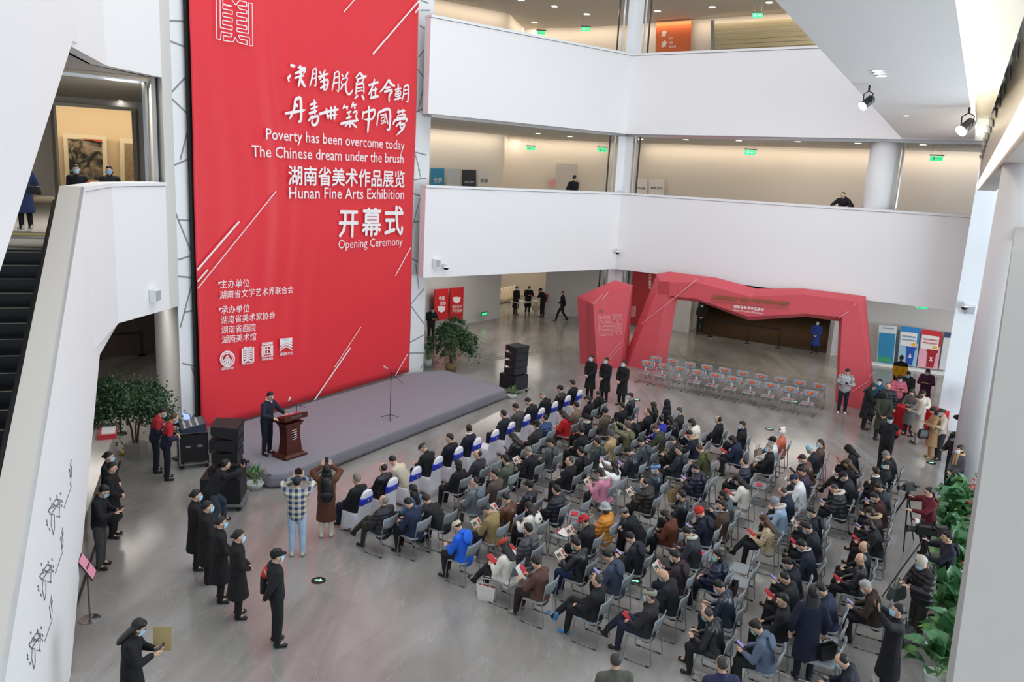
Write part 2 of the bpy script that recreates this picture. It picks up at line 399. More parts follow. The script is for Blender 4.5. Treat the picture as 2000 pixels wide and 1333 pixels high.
fl = [(1996, 50, 20), (1982, 92, 17), (1968, 136, 14), (1958, 170, 11.5), (1950, 197, 10), (1943.5, 219, 8.5), (1938, 238, 7.5), (1933.5, 252, 6.5), (1929.5, 264, 6), (1926, 275, 5.2), (1923, 286, 4.6), (1920.5, 296, 4), (1918, 306, 3.6)]
for i, (x, y, w) in enumerate(fl):
    b = MB(); pp = [onr(q) for q in [(x-w*.4, y-w*1.1), (x+w*.6, y-w*.5), (x+w*.5, y+w*1.5), (x-w*.2, y+w*.9)]]
    b.extr([q+rn*.06 for q in pp], -rn*.02)
    tag(b.build('wall_flag', FG), f'{["nearest","second","third","fourth","fifth","sixth","seventh","eighth","ninth","tenth","eleventh","twelfth","farthest"][i]} small grey wall flag, counted from the near end of the right fascia', 'flag', 'grey flags along the right fascia')
# pier at the end of wing B and facade
PR = V2(15.75, 26.3)
b = MB(); b.prism([PLr, PR, V2(17.6, 28.4), V2(16.5, 29.75)], 0, 9.75); struct('wall_pier', b, mat('pier_white', 'E4EAEE', .5))
b = MB(); b.lathe([(.58, 0), (.58, 9.9)], (12.45, 20.25, 0), 40); o = struct('wall_round_column', b, mat('column_white', 'EEF1F3', .35))
for p_ in o.data.polygons: p_.use_smooth = len(p_.vertices) == 4
# facade glazing: mullions, rails, glass
fa = V2(18.2, 27.5); fb = V2(9.2, 6.0); fd = (fb-fa).normalized()
fr = MB(); L = (fb-fa).length; n = 8
win = None
for i in range(n+1):
    q = fa+fd*L*i/n; fr.box((q.x, q.y, 3.2), (.10, .16, 6.4), Matrix.Rotation(math.atan2(fd.y, fd.x), 3, 'Z'))
for z in (.05, 1.1, 3.6, 6.3): fr.slab(fa, fb, z-.04, z+.04, .08)
win = struct('window_1', fr, mat('mullion_grey', 'B9C2C8', .4))
g = MB(); g.slab(fa, fb, .05, 6.3, .02); g.build('pane', GLASS, win)
# handrail in front of the facade
b = MB(); h = [at((1882, 1180), 0), at((1886, 1180), 0)]
p0 = Vector((10.9, 16.2, 0)); p1 = Vector((8.9, 12.0, 0))
b.tube([p0, p0+Vector((0, 0, 1.0)), p1+Vector((0, 0, 1.0)), p1], .025, 8); b.tube([p0+Vector((0, 0, .55)), p1+Vector((0, 0, .55))], .018, 8)
tag(b.build('handrail', CHROME, None, True), 'polished steel handrail behind the red poinsettias by the glass facade', 'railing')
# foreground parapet right of the camera
fa0 = at((1860, 1340), 7.25).xy; fb0 = at((1985, 430), 7.25)
dd = (fb0.xy-fa0).normalized(); nn = Vector((dd.y, -dd.x))
b = MB(); e = fa0+dd*26; s_ = fa0-dd*.6
b.prism([s_, e, e+nn*2.2, s_+nn*2.2], 6.9, 7.25); struct('wall_near_parapet', b, mat('near_parapet_grey', 'BDBBB8', .6))
# --- far-left: escalator skin (one long vertical surface with cut-outs)
def ons(p, off=0): return onplane(PS, PS+GD*5, p, off)
SK = WHITE
def skin(name, px, th, m=SK):
    b = MB(); b.extr([ons(p) for p in px], Vector((NL.x, NL.y, 0))*th); return struct(name, b, m)
skin('wall_escalator_skin', [(165, 365), (232, 360.5), (232, 630), (195, 693), (134, 1360), (5, 1360)], .06)
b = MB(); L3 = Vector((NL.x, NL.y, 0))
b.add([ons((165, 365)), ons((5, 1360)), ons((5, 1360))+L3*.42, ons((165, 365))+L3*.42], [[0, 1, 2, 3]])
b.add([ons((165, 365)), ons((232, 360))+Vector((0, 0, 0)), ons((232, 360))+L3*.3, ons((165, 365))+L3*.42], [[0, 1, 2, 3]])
struct('wall_escalator_cap', b, BEIGE)  # warm beige puts the shading of the cap's top into its colour
b = MB(); b.add([ons((232, 630)), ons((195, 693)), ons((134, 1360)), ons((134, 1360))+L3*2.2, ons((195, 693))+L3*2.2, ons((232, 630))+L3*2.2], [[0, 1, 4, 5], [1, 2, 3, 4]])
struct('ceiling_escalator', b, GREYW)
skin('wall_upper_escalator', [(142, 80), (232, 130), (232, -60), (-60, -60), (-60, 700), (0, 530)], .3)
# escalator flight
c0 = ons((165, 365)); c1e = ons((5, 1360)); sd = (c1e-c0).normalized()       # slope direction
esc = thing('escalator', 'dark escalator rising behind the white sloping parapet at far left', 'escalator', (0, 0, 0))
top = c0+L3*.5; 
b = MB(); b.extr([top+Vector((-GD.x*1.6, -GD.y*1.6, -.35)), top+Vector((0, 0, -.32)), top+sd*16+Vector((0, 0, -.32)), top+sd*16+Vector((0, 0, -1.3)), top+Vector((0, 0, -1.25)), top+Vector((-GD.x*1.6, -GD.y*1.6, -1.1))], L3*.02)
b.build('glass_balustrade', mat('balustrade_glass', 'A9BDBF', .05, alpha=.45), esc)
b = MB(); hp = [top+Vector((-GD.x*1.75, -GD.y*1.75, -.75)), top+Vector((-GD.x*1.85, -GD.y*1.85, -.5)), top+Vector((-GD.x*1.6, -GD.y*1.6, -.33)), top+Vector((0, 0, -.30)), top+sd*16+Vector((0, 0, -.30))]
b.tube(hp, .06, 8); b.build('handrail', RUBBER, esc, True)
SM = mat('escalator_step', '15171B', .35, .5); SE = mat('step_edge', '77705E', .5)
z = 6.2; p = Vector((c0.x, c0.y, 0))+L3*.65; g3 = Vector((GD.x, GD.y, 0)); p = p+g3*.2
for i in range(26):
    z -= .2; b = MB(); a = p+g3*(.346*i)
    b.extr([Vector((a.x, a.y, z)), Vector((a.x, a.y, z))+g3*.40, Vector((a.x, a.y, z-.24))+g3*.40, Vector((a.x, a.y, z-.24))], L3*1.05)
    b.mi = 1; b.extr([Vector((a.x, a.y, z+.002))+g3*.385, Vector((a.x, a.y, z+.002))+g3*.402, Vector((a.x, a.y, z-.01))+g3*.402, Vector((a.x, a.y, z-.01))+g3*.385], L3*1.05)
    b.build('step', [SM, SE], esc)
b = MB(); b.extr([p+Vector((0, 0, 6.2)), p-g3*1.3+Vector((0, 0, 6.2)), p-g3*1.3+Vector((0, 0, 6.22)), p+Vector((0, 0, 6.22))], L3*1.1); b.build('comb_plate', mat('comb_plate', '7C7B76', .4, .6), esc)
b = MB(); b.extr([p-g3*.55+Vector((0, 0, 6.221)), p-g3*.95+Vector((0, 0, 6.221)), p-g3*.95+Vector((0, 0, 6.225)), p-g3*.55+Vector((0, 0, 6.225))], L3*.8); b.build('yellow_marking', mat('yellow_marking', 'B9A64A', .6), esc)
# left gallery behind the escalator landing: portal wall, exhibition room
def pp(x, y, r):  # plan point at bearing of pixel x,y and horizontal distance r
    d = ray((x, y)); v = Vector((d.x, d.y)).normalized()*r; return v
wall('wall_landing', [pp(40, 300, 33), pp(113, 300, 34)], 6.2, 9.72, CREAM, .3)
wall('wall_landing_header', [pp(113, 300, 34), pp(270, 300, 34)], 9.45, 9.72, CREAM, .3)
wall('wall_landing_right', [pp(270, 300, 34), pp(286, 300, 34), pp(300, 300, 22.5)], 6.2, 9.72, GREYW, .1)
b = MB()
for x in (108, 266): q = pp(x, 300, 33.9); b.box((q.x, q.y, 7.7), (.16, .16, 3.5))
a = pp(105, 300, 33.8); c = pp(270, 300, 33.8); b.slab(a, c, 9.38, 9.5, .12); struct('door_1', b, mat('warm_steel', 'A39A8C', .35, .8))
b = MB(); a = pp(285, 150, 23); c = pp(110, 150, 23); 
b.slab(pp(120, 150, 22), pp(288, 150, 22.6), 9.55, 9.63, .15); q = pp(287, 300, 22.5); b.box((q.x, q.y, 7.9), (.07, .12, 3.4)); struct('trim_7', b, STEEL)
wall('wall_exhibition_room', [pp(60, 300, 38.5), pp(330, 300, 38.5)], 6.2, 10, mat('room_cream', 'E0C79E', .8), .3)
area('room_lamp', tuple(pp(190, 300, 36.5))+(9.6,), tuple(pp(190, 300, 38.5))+(7.6,), 8, .4, 120, (1, .86, .68))
area('landing_fill', tuple(pp(200, 300, 24))+(9.6,), tuple(pp(200, 300, 24))+(6.2,), 3, 3, 170, (1, .92, .82))  # broad fill added to brighten the landing and the pillar side
# left ground-floor back hall
wall('wall_left_hall_back', [V2(-24, 26.5), V2(-15.5, 30.6), V2(-14.2, 31.4)], 0, 3.98, DARKW)
wall('wall_left_hall_door', [V2(-14.2, 31.4), V2(-12.2, 32.6)], 0, 3.98, BEIGE)
area('left_hall_fill', (-12.3, 22.5, 3.9), (-12.3, 22.5, 0), 3, 3, 110, (1, .92, .85))  # added fill without a fitting, lifts the dim left hall and pillar
wall('wall_outer_left', [V2(-30, 42), V2(-26, 26.5), V2(-22, -6)], 0, 17, GREYW, .3, -1)
wall('wall_outer_back', [V2(-34, 40), V2(-12, 44)], 5.95, 17, GREYW, .3)
# --- downlights in soffits (each a recessed lamp)
def downlight(p, z, r=.09, lab='', m=LAMPW):
    t = thing('downlight', lab, 'ceiling light', (p.x, p.y, z), 0, 'recessed downlights')
    q = MB(); q.lathe([(r, 0), (r, -.004)], n=16); q.build('lens', m, t)
    q = MB(); rs = [(r, 0), (r+.03, -.008), (r+.035, 0)]; q.lathe(rs, n=16); q.build('trim_ring', WHITE2, t)
ordn = ['first', 'second', 'third', 'fourth', 'fifth', 'sixth', 'seventh', 'eighth', 'ninth', 'tenth', 'eleventh', 'twelfth', 'thirteenth', 'fourteenth']
for i, p in enumerate([(1021, 271), (1051, 261), (1113, 267), (1251, 272), (1340, 273), (1443, 275), (1558, 277), (1676, 280), (1803, 283)]):
    downlight(at(p, 9.695), 9.695, .12, f'{ordn[i]} round downlight from left in the middle gallery ceiling')
for i, p in enumerate([(1000, 56), (1044, 44), (1083, 13), (1146, 28), (1284, 22), (1391, 14), (1502, 5), (1018, 0)]):
    downlight(at(p, 15.44), 15.44, .14, f'{ordn[i]} round downlight listed in the top gallery ceiling, {["left front","left back","above the corridor","near the corner column","above the orange banner","above the shutter","beside the soffit edge","at the frame top"][i]}')
for i, p in enumerate([(1714, 139), (1717, 143.5), (1721, 149)]):
    downlight(at(p, 9.815), 9.815, .07, f'{["upper","middle","lower"][i]} lamp of the row of three downlights in the white soffit')
downlight(at((1770, 226), 9.815), 9.815, .06, 'single dim downlight in the white soffit near the gallery')
q = onplane(pp(100, 197, 24), pp(300, 197, 24), (236, 197)); downlight(at((236, 197), 9.715), 9.715, .1, 'lone downlight in the landing ceiling above the exhibition doorway')
# ================================================================== STAGE, BANNER, ARCH
# stage: rounded-edge platform covered in grey carpet
HS = .40
S0 = at((538, 962)); S1 = at((991, 779)); sx_ = (S1-S0).xy.normalized(); sy_ = Vector((-sx_.y, sx_.x))
B1 = BP1.xy+bn.xy*.06
sr = at((872, 722), HS).xy
foot = [S0.xy+sx_*.30, S1.xy-sx_*.15, S1.xy+sy_*.15, sr, B1+Vector((.15, .1)), BP0.xy+bn.xy*.06-bd.xy*.15, S0.xy+sy_*.30]
def rounded(poly, inset, z):
    c = sum((Vector((p[0], p[1])) for p in poly), Vector((0, 0)))/len(poly)
    return [(p[0]+(c.x-p[0])*inset/max(1, (c-Vector((p[0], p[1]))).length), p[1]+(c.y-p[1])*inset/max(1, (c-Vector((p[0], p[1]))).length), z) for p in poly]
b = MB(); b.rings([[Vector(v) for v in rounded(foot, i_, z_)] for i_, z_ in ((0, 0), (0, .27), (.03, .35), (.09, .39), (.2, HS))])
st = b.build('stage', CARPET); tag(st, 'low grey carpeted stage under the tall red banner', 'stage')
md = st.modifiers.new('bevel', 'BEVEL'); md.width = .12; md.segments = 3; md.limit_method = 'ANGLE'; md.angle_limit = R(50)

# banner cloth with soft vertical folds
BZ = 17.0
RC = bpy.data.materials.new('red_banner_cloth'); RC.use_nodes = True
_b = RC.node_tree.nodes['Principled BSDF']; _b.inputs['Base Color'].default_value = (*srgb('E02432'), 1); _b.inputs['Roughness'].default_value = .48
_b.inputs['Sheen Weight'].default_value = .15
nx, nz = 90, 60; Lb = (BP1-BP0).xy.length; vs = []; fs = []
def bany(u, z):
    f = 1-min(1, abs(z-9)/9)
    w = .022*math.sin(u*70+1.5*math.sin(z*.7))+.018*math.sin(u*41+z*.25)
    fan = math.exp(-((u-.28-.012*(9-z))/.10)**2)
    return w*(.25+fan*1.1)*(.3+f)*.8+.015*math.sin(u*6+z*.8)
for j in range(nz+1):
    z = HS+.01+(BZ-HS)*j/nz
    for i in range(nx+1):
        u = i/nx; p = BP0.xy+bd.xy*Lb*u+bn.xy*(.02+bany(u, z)); vs.append((p.x, p.y, z))
for j in range(nz):
    for i in range(nx):
        a = j*(nx+1)+i; fs.append([a, a+1, a+nx+2, a+nx+1])
b = MB(); b.add(vs, fs)
ban = b.build('hanging_banner', RC, None, True)
tag(ban, 'tall red cloth banner with white lettering hanging behind the stage', 'banner')
so = ban.modifiers.new('cloth_thickness', 'SOLIDIFY'); so.thickness = .01; so.offset = -1
b = MB(); q0 = BP0.xy-bn.xy*.06; q1 = BP1.xy-bn.xy*.06; b.slab(q0-bd.xy*.05, q1+bd.xy*.01, HS, BZ, .08); b.build('frame', BLACKM, ban)  # black slab added as the shaded gap along the cloth's left edge
BO = .10
def onb(p): return onban(p, -BO)
def bt(body, name, l, r, h=None, **k):
    A = onb(l); B = onb(r)
    return text(body, name, A, B, bn, PRINTW, ban, h, **k)
# brush lettering, one glyph at a time
def brush(glyph):
    """one brush-written character: tapered strokes laid on the banner plane"""
    m = MB()
    for si, st_ in enumerate(glyph):
        w = st_[0]; P = [onb((350+x/4, y/4)) for x, y in st_[1:]]; Q = []
        for i in range(len(P)-1):
            p0, p1, p2, p3 = P[max(i-1, 0)], P[i], P[i+1], P[min(i+2, len(P)-1)]
            for k in range(6):
                t = k/6; Q.append(.5*((2*p1)+(p2-p0)*t+(2*p0-5*p1+4*p2-p3)*t*t+(3*p1-p0-3*p2+p3)*t**3))
        Q.append(P[-1]); L_ = []; n = len(Q)-1
        for i, q in enumerate(Q):
            t = (Q[min(i+1, n)]-Q[max(i-1, 0)]).normalized(); u = bn.cross(t).normalized(); f = i/n
            hw = .5*w*.0047*(.5+.62*math.sin(PI*min(1, f*1.1+.08))**.5 if f < .83 else max(.12, 1.1*(1-f)/.17*.8+.1)); L_ += [q+u*hw+bn*.0006*si, q-u*hw+bn*.0006*si]
        m.add(L_, [[2*i, 2*i+1, 2*i+3, 2*i+2] for i in range(n)])
    m.build('lettering', PRINTW, ban)
W1, W2, W3 = 15, 12, 9
for G_ in (
 [(17, (868, 512), (890, 514), (908, 522)), (15, (872, 588), (852, 612), (862, 642)), (W1, (905, 575), (945, 560), (985, 545)), (W2, (925, 522), (950, 537), (978, 530), (985, 550), (965, 585)), (W2, (900, 612), (940, 598), (978, 592)), (19, (945, 510), (950, 590), (930, 682)), (20, (952, 622), (968, 655), (986, 682))],
 [(W2, (1045, 545), (1038, 610), (1018, 682)), (W3, (1045, 545), (1070, 538), (1070, 610), (1066, 672), (1050, 660)), (W3, (1045, 580), (1065, 574)), (W3, (1042, 615), (1066, 608)), (13, (1095, 560), (1112, 582)), (W2, (1140, 543), (1122, 590), (1090, 628)), (W2, (1085, 602), (1168, 574)), (W2, (1100, 642), (1160, 625), (1152, 690), (1128, 706)), (17, (1132, 598), (1128, 706)), (W2, (1100, 690), (1166, 652))],
 [(W2, (1215, 570), (1208, 640), (1192, 716)), (W3, (1215, 570), (1246, 563), (1250, 640), (1244, 716), (1228, 700)), (W3, (1212, 610), (1246, 600)), (W3, (1208, 652), (1246, 642)), (W2, (1268, 578), (1282, 602)), (W2, (1320, 563), (1298, 602)), (W3, (1270, 620), (1312, 608), (1302, 650), (1268, 656), (1270, 620)), (W2, (1280, 655), (1260, 702)), (15, (1300, 655), (1304, 710), (1328, 738), (1358, 698))],
 [(W2, (1412, 568), (1378, 612)), (17, (1412, 568), (1440, 600), (1466, 592)), (W2, (1385, 622), (1442, 608), (1422, 652)), (W2, (1402, 625), (1378, 662)), (13, (1385, 665), (1380, 742)), (14, (1385, 665), (1437, 654), (1442, 738)), (W3, (1388, 690), (1436, 683)), (W3, (1388, 714), (1436, 706)), (W2, (1396, 745), (1368, 772)), (16, (1425, 742), (1446, 782))],
 [(16, (1478, 668), (1562, 640)), (14, (1528, 618), (1505, 690), (1478, 742)), (W2, (1505, 690), (1500, 756)), (W2, (1510, 706), (1552, 695)), (14, (1532, 680), (1532, 756)), (17, (1488, 767), (1562, 750))],
 [(15, (1637, 622), (1604, 680), (1566, 722)), (20, (1637, 622), (1658, 658), (1688, 672)), (14, (1610, 690), (1652, 680)), (17, (1600, 718), (1662, 706), (1640, 752), (1642, 802))],
 [(W2, (1685, 702), (1737, 690)), (14, (1711, 652), (1711, 790)), (W3, (1690, 720), (1728, 712), (1726, 745), (1690, 752), (1690, 720)), (W3, (1690, 735), (1726, 730)), (W2, (1677, 778), (1737, 765)), (W2, (1755, 680), (1752, 740), (1738, 788)), (15, (1755, 680), (1789, 671), (1787, 782), (1772, 792)), (W3, (1755, 706), (1786, 700)), (W3, (1752, 736), (1786, 728))],
 [(17, (906, 778), (898, 850), (862, 934)), (20, (906, 778), (946, 768), (952, 850), (950, 942), (926, 946)), (16, (826, 887), (905, 875), (990, 858)), (14, (915, 812), (926, 838))],
 [(15, (1056, 778), (1060, 902)), (13, (1020, 820), (1076, 800)), (W2, (1026, 852), (1086, 830)), (16, (1012, 888), (1078, 866)), (14, (1042, 902), (1008, 948)), (17, (1036, 922), (1084, 910), (1072, 968), (1040, 974), (1038, 925))],
 [(17, (1092, 892), (1170, 870), (1248, 854)), (16, (1150, 845), (1158, 905), (1168, 930)), (17, (1186, 833), (1186, 938)), (19, (1216, 828), (1212, 942)), (W2, (1152, 908), (1236, 894))],
 [(W2, (1292, 818), (1278, 852)), (W2, (1290, 840), (1322, 833)), (W2, (1310, 835), (1312, 862)), (14, (1362, 797), (1344, 842)), (W2, (1355, 826), (1387, 815)), (14, (1370, 825), (1372, 854)), (W2, (1308, 882), (1346, 870)), (W2, (1326, 875), (1326, 916)), (14, (1303, 928), (1346, 910)), (13, (1355, 882), (1386, 870), (1380, 920), (1398, 932)), (17, (1258, 968), (1330, 952), (1403, 940)), (17, (1332, 938), (1332, 998)), (W2, (1326, 955), (1293, 992)), (15, (1340, 955), (1388, 998))],
 [(13, (1440, 868), (1430, 934)), (15, (1440, 882), (1526, 860), (1508, 928), (1435, 932)), (19, (1482, 828), (1480, 940), (1472, 1042))],
 [(13, (1556, 880), (1543, 988)), (19, (1556, 880), (1642, 858), (1643, 1002), (1618, 1008)), (W3, (1570, 902), (1622, 890)), (W3, (1580, 922), (1606, 915), (1603, 940), (1578, 946), (1580, 922)), (W3, (1574, 968), (1618, 952)), (W2, (1610, 884), (1632, 975))],
 [(13, (1700, 877), (1768, 864)), (W2, (1716, 856), (1712, 892)), (13, (1747, 852), (1746, 888)), (W2, (1705, 906), (1762, 894), (1756, 916), (1705, 922), (1705, 906)), (16, (1670, 975), (1692, 937), (1778, 930), (1766, 958)), (14, (1732, 950), (1690, 992)), (19, (1720, 977), (1758, 970), (1742, 1012), (1696, 1058)), (14, (1722, 990), (1742, 1004))]):
    brush(G_)
bt('Poverty has been overcome today', 'lettering', (520, 272), (790, 293), off=.004)
bt('The Chinese dream under the brush', 'lettering', (492, 306), (788, 319), off=.004)
bt('湖南省美术作品展览', 'lettering', (563, 362), (790, 367), off=.018)
bt('Hunan Fine Arts Exhibition', 'lettering', (565, 388), (789, 389), off=.004)
bt('开', 'lettering', (661, 465), (699, 464), off=.02); bt('幕', 'lettering', (706, 463), (744, 462), off=.02); bt('式', 'lettering', (750, 461), (787, 460), off=.02)
bt('Opening Ceremony', 'lettering', (661, 486), (786, 479))
for s_, l, r in (('主办单位', (430, 564), (487, 561)), ('湖南省文学艺术界联合会', (429, 585), (573, 573)), ('承办单位', (432, 614), (487, 610)), ('湖南省美术家协会', (431, 634), (537, 623)), ('湖南省画院', (432, 653), (499, 647)), ('湖南美术馆', (433, 672), (500, 665))):
    bt(s_, 'lettering', l, r)
for x, y in ((426, 551), (427, 602)):
    m = MB(); m.extr([onb((x, y)), onb((x+6, y)), onb((x+1, y+6))], bn*.006); m.build('corner_mark', PRINTW, ban)
# thin slanting lines
for x0, y0, x1, y1, w in ((695, -4, 671, 24, .03), (818, 2, 728, 106, .05), (821, 12, 811, 25, .05), (467, 433, 385, 528, .05), (539, 374, 386, 564, .025), (406, 527, 386, 550, .04), (802, 484, 772, 539, .035), (705, 639, 653, 718, .02), (684, 680, 614, 782, .05), (796, 692, 772, 734, .03)):
    m = MB(); strip(m, onb((x0, y0)), onb((x1, y1)), w, bn); m.build('print_line', PRINTW, ban)
def poly_line(mb, pts, w, fn, n):
    for a, c in zip(pts[:-1], pts[1:]):
        A = fn(a); C = fn(c)
        if (A-C).length > 1e-3: strip(mb, A, C, w, n)
# outline emblem at the top
k = lambda L: [(350+x/4, y/4) for x, y in L]
m = MB()
poly_line(m, k([(287, -60), (293, 303), (322, 310), (327, 248), (415, 265), (403, 290), (343, 278), (345, 316), (421, 328), (437, 292), (458, 330), (529, 350), (529, 316), (475, 305), (460, 276), (548, 292), (547, 355), (574, 360), (570, 28), (540, 22), (542, 262), (450, 246), (450, 218), (527, 232), (527, 205), (450, 190), (450, 155), (527, 170), (527, 142), (450, 125), (450, 94), (527, 110), (527, 82), (470, 70), (455, 40), (527, 52), (525, 18), (470, 4), (440, 40), (410, -4), (340, -12), (340, 30), (400, 45), (413, 52), (340, 36), (340, 68), (415, 84), (415, 114), (340, 98), (340, 128), (415, 144), (415, 173), (340, 158), (340, 190), (415, 205), (413, 235), (320, 216), (318, -60)]), .022, onb, bn)
m.build('outline_emblem', PRINTW, ban)
# four partner emblems along the foot of the banner
def arcpts(cx, cy, rx, ry, a0, a1, n=20): return [(cx+rx*math.cos(R(a0+(a1-a0)*i/n)), cy-ry*math.sin(R(a0+(a1-a0)*i/n))) for i in range(n+1)]
m = MB(); poly_line(m, arcpts(444, 701.5, 13.5, 14.5, 0, 360), .045, onb, bn); poly_line(m, arcpts(444, 701.5, 10, 11, 0, 360), .03, onb, bn)
poly_line(m, arcpts(444, 712, 4, 16, 0, 180), .05, onb, bn); poly_line(m, arcpts(444, 711, 8.5, 11, 25, 155), .03, onb, bn); poly_line(m, [(444, 711), (444, 694)], .04, onb, bn); m.build('round_emblem', PRINTW, ban)
m = MB()
for x in (473.5, 494.5): poly_line(m, [(x, 681-(x-473)*.1), (x, 710-(x-473)*.1)], .06, onb, bn)
for i in range(6):
    y = 680+i*4.2; poly_line(m, [(476, y), (482, y-.6)], .045, onb, bn); poly_line(m, [(486, y-.8), (492, y-1.3)], .045, onb, bn)
poly_line(m, [(482, 679), (482, 703)], .05, onb, bn); poly_line(m, [(486, 678.5), (486, 702)], .05, onb, bn); poly_line(m, [(476, 709), (484, 703), (492, 707)], .05, onb, bn); m.build('comb_emblem', PRINTW, ban)
m = MB()
for x in (511.5, 514, 530, 532.3): poly_line(m, [(x, 676-(x-511)*.1), (x, 698-(x-511)*.1)], .03, onb, bn)
for y in (671, 673.5): poly_line(m, [(511.5, y), (532.5, y-2)], .03, onb, bn)
for pts in ([(517, 677), (517, 692), (528, 691), (528, 676), (517, 677)], [(522.5, 676.5), (522.5, 691.5)], [(517, 684), (528, 683)], [(511, 697), (532, 695)]): poly_line(m, pts, .035, onb, bn)
m.build('window_emblem', PRINTW, ban)
m = MB()
for i, y in enumerate((664, 668.5, 674, 680, 686)): poly_line(m, [(546.5+t*24/6, y-2*t/6+(-(4-i*.0)*(i*.45)*math.sin(PI*t/6))) for t in range(7)], .075-.012*abs(i-1), onb, bn)
m.build('wave_emblem', PRINTW, ban)
for s_, l, r in (('湖南省文联', (432, 724), (456, 722)), ('湖南省美术家协会', (473, 713), (495, 711)), ('湖南省画院', (511, 705), (533, 703)), ('湖南美术馆', (546, 696), (571, 693))): bt(s_, 'lettering', l, r, off=.01)

# ---- red archway
AR = thing('exhibition_archway', 'large angular red archway standing at the entrance to the dark hall', 'archway', (9, 31.3, 0))
F1 = at((1228, 716)); F2 = at((1687, 801)); ad = (F2-F1); ad.z = 0; ad.normalize(); an = Vector((ad.y, -ad.x, 0))
if an.dot(Vector((0, -1, 0))) < 0: an = -an
def onf(p, off=0): return onplane(F1, F2, p, off)
outf = [(1226, 715), (1290, 551), (1361, 552), (1466, 580), (1569, 575), (1676, 590), (1701, 745), (1687, 801)]
outb = [(1216, 706), (1283, 535), (1308, 531), (1400, 543), (1478, 564), (1571, 564), (1691, 579), (1719, 742)]
infr = [(1275, 722), (1301, 577), (1361, 584), (1461, 619), (1573, 613), (1645, 620), (1637, 792)]
inb_ = [(1300, 716), (1322, 586), (1367, 590), (1462, 626), (1573, 619), (1638.6, 628), (1631, 786)]
def fz(v, ground=False):
    v = v.copy()
    if ground: v.z = 0
    return v
Fo = [onf(p) for p in outf]; Bo = [onf(p, .5) for p in outb]; Fi = [onf(p) for p in infr]; Bi = [onf(p, .5) for p in inb_]
for L_ in (Fo, Bo, Fi, Bi):
    for idx in (0, len(L_)-1): L_[idx].z = 0
BoX = Bo[:3]+Bo[3:]          # eight back points against eight front points
vs = Fo+Bo+Fi+Bi; nF = 8; fs = []
i0, b0_, f0, g0 = 0, 8, 16, 23
pairs = [(0, 1), (1, 2), (2, 3), (3, 4), (4, 5), (5, 6), (6, 7)]
for a, c in pairs: fs.append([i0+a, i0+c, b0_+c, b0_+a])
for a in range(6): fs.append([f0+a, g0+a, g0+a+1, f0+a+1])
# front: outer loop joined to inner loop
fs += [[0, f0, f0+1, 1], [1, f0+1, f0+2, 2], [2, f0+2, f0+3, 3], [3, f0+3, f0+4, 4], [4, f0+4, f0+5, 5], [5, f0+5, 6], [f0+5, f0+6, 7, 6]]
fs += [[b0_, b0_+1, g0+1, g0], [b0_+1, b0_+2, b0_+3, g0+2, g0+1], [b0_+3, b0_+4, g0+3, g0+2], [b0_+4, b0_+5, g0+4, g0+3], [b0_+5, b0_+6, g0+5, g0+4], [b0_+6, b0_+7, g0+6, g0+5]]
b = MB(); b.add([v-Vector((9, 31.3, 0)) for v in vs], fs); ab = b.build('arch_shell', REDP, AR)
def onfa(p): return onf(p, -.04)
def at_(s_, l, r, m=GOLD, **kw): return text(s_, 'lettering', onfa(l), onfa(r), an, m, AR, **kw)
_bmp = ('決勝脫貧在今朝·丹青世築中國夢')
at_(_bmp, (1389, 585), (1542, 600), off=.01, shear=.2)
at_('Poverty has been overcome today  The Chinese dream under the brush', (1389, 590), (1541, 606), off=.01)
at_('湖南省美术作品展览', (1432, 602), (1492, 609), PRINTW, off=.02); at_('Hunan Fine Arts Exhibition', (1432, 607.5), (1491, 614.5), PRINTW, off=.01)
LP = mat('pale_pink_print', 'E8A0A2', .6)
for pts in ([(1361, 545), (1318, 582)], [(1364, 545), (1252, 634)], [(1657, 609), (1639, 621)], [(1672, 593), (1666, 598)], [(1708, 727), (1697, 736)], [(1696, 745), (1665, 765)]):
    m = MB(); A, C = onfa(pts[0]), onfa(pts[1]); strip(m, A-Vector((9, 31.3, 0)), C-Vector((9, 31.3, 0)), .025, an); m.build('print_line', LP, AR)
m = MB(); A = onfa((1287, 551)); 
poly_line(m, [(1287, 551), (1306, 551), (1305, 572), (1286, 572), (1287, 551)], .03, lambda p: onfa(p)-Vector((9, 31.3, 0)), an); poly_line(m, [(1291, 555), (1291, 568), (1296, 568), (1296, 555), (1301, 555), (1301, 568)], .03, lambda p: onfa(p)-Vector((9, 31.3, 0)), an); m.build('seal_mark', mat('dull_gold_seal', 'B0473C', .5), AR)
# ---- faceted red pillar with text
PV = thing('text_pillar', 'faceted red pillar with a block of printed text left of the archway', 'display pillar', (3.9, 33.2, 0))
p1 = at((1133, 709)); p2 = at((1148, 714)); p3 = at((1166, 722)); p4 = at((1211, 719)); bk = Vector((.45, .95, 0))
def onpl(a, c, p): return onplane(a, c, p)
pn = (p4-p3); pn.z = 0; pn.normalize(); pfn = Vector((pn.y, -pn.x, 0))
t1 = onpl(p1, p2, (1127.5, 580)); t2 = onpl(p2, p3, (1146, 588)); t3 = onpl(p3, p4, (1158.8, 595)); t4 = onpl(p3, p4, (1234, 560))
t5 = onpl(p3+bk, p4+bk, (1236, 557)); t6 = onpl(p3+bk, p4+bk, (1201, 547.5)); p5 = p4+bk; p6 = p1+bk*.6
vs = [p1, p2, p3, p4, p5, p6, t1, t2, t3, t4, t5, t6]; b = MB()
b.add([v-Vector((3.9, 33.2, 0)) for v in vs], [[0, 1, 7, 6], [1, 2, 8, 7], [2, 3, 9, 8], [3, 4, 10, 9], [4, 5, 11, 10], [5, 0, 6, 11], [6, 7, 8, 9, 10, 11], [5, 4, 3, 2, 1, 0]]); b.build('pillar_shell', REDP, PV)
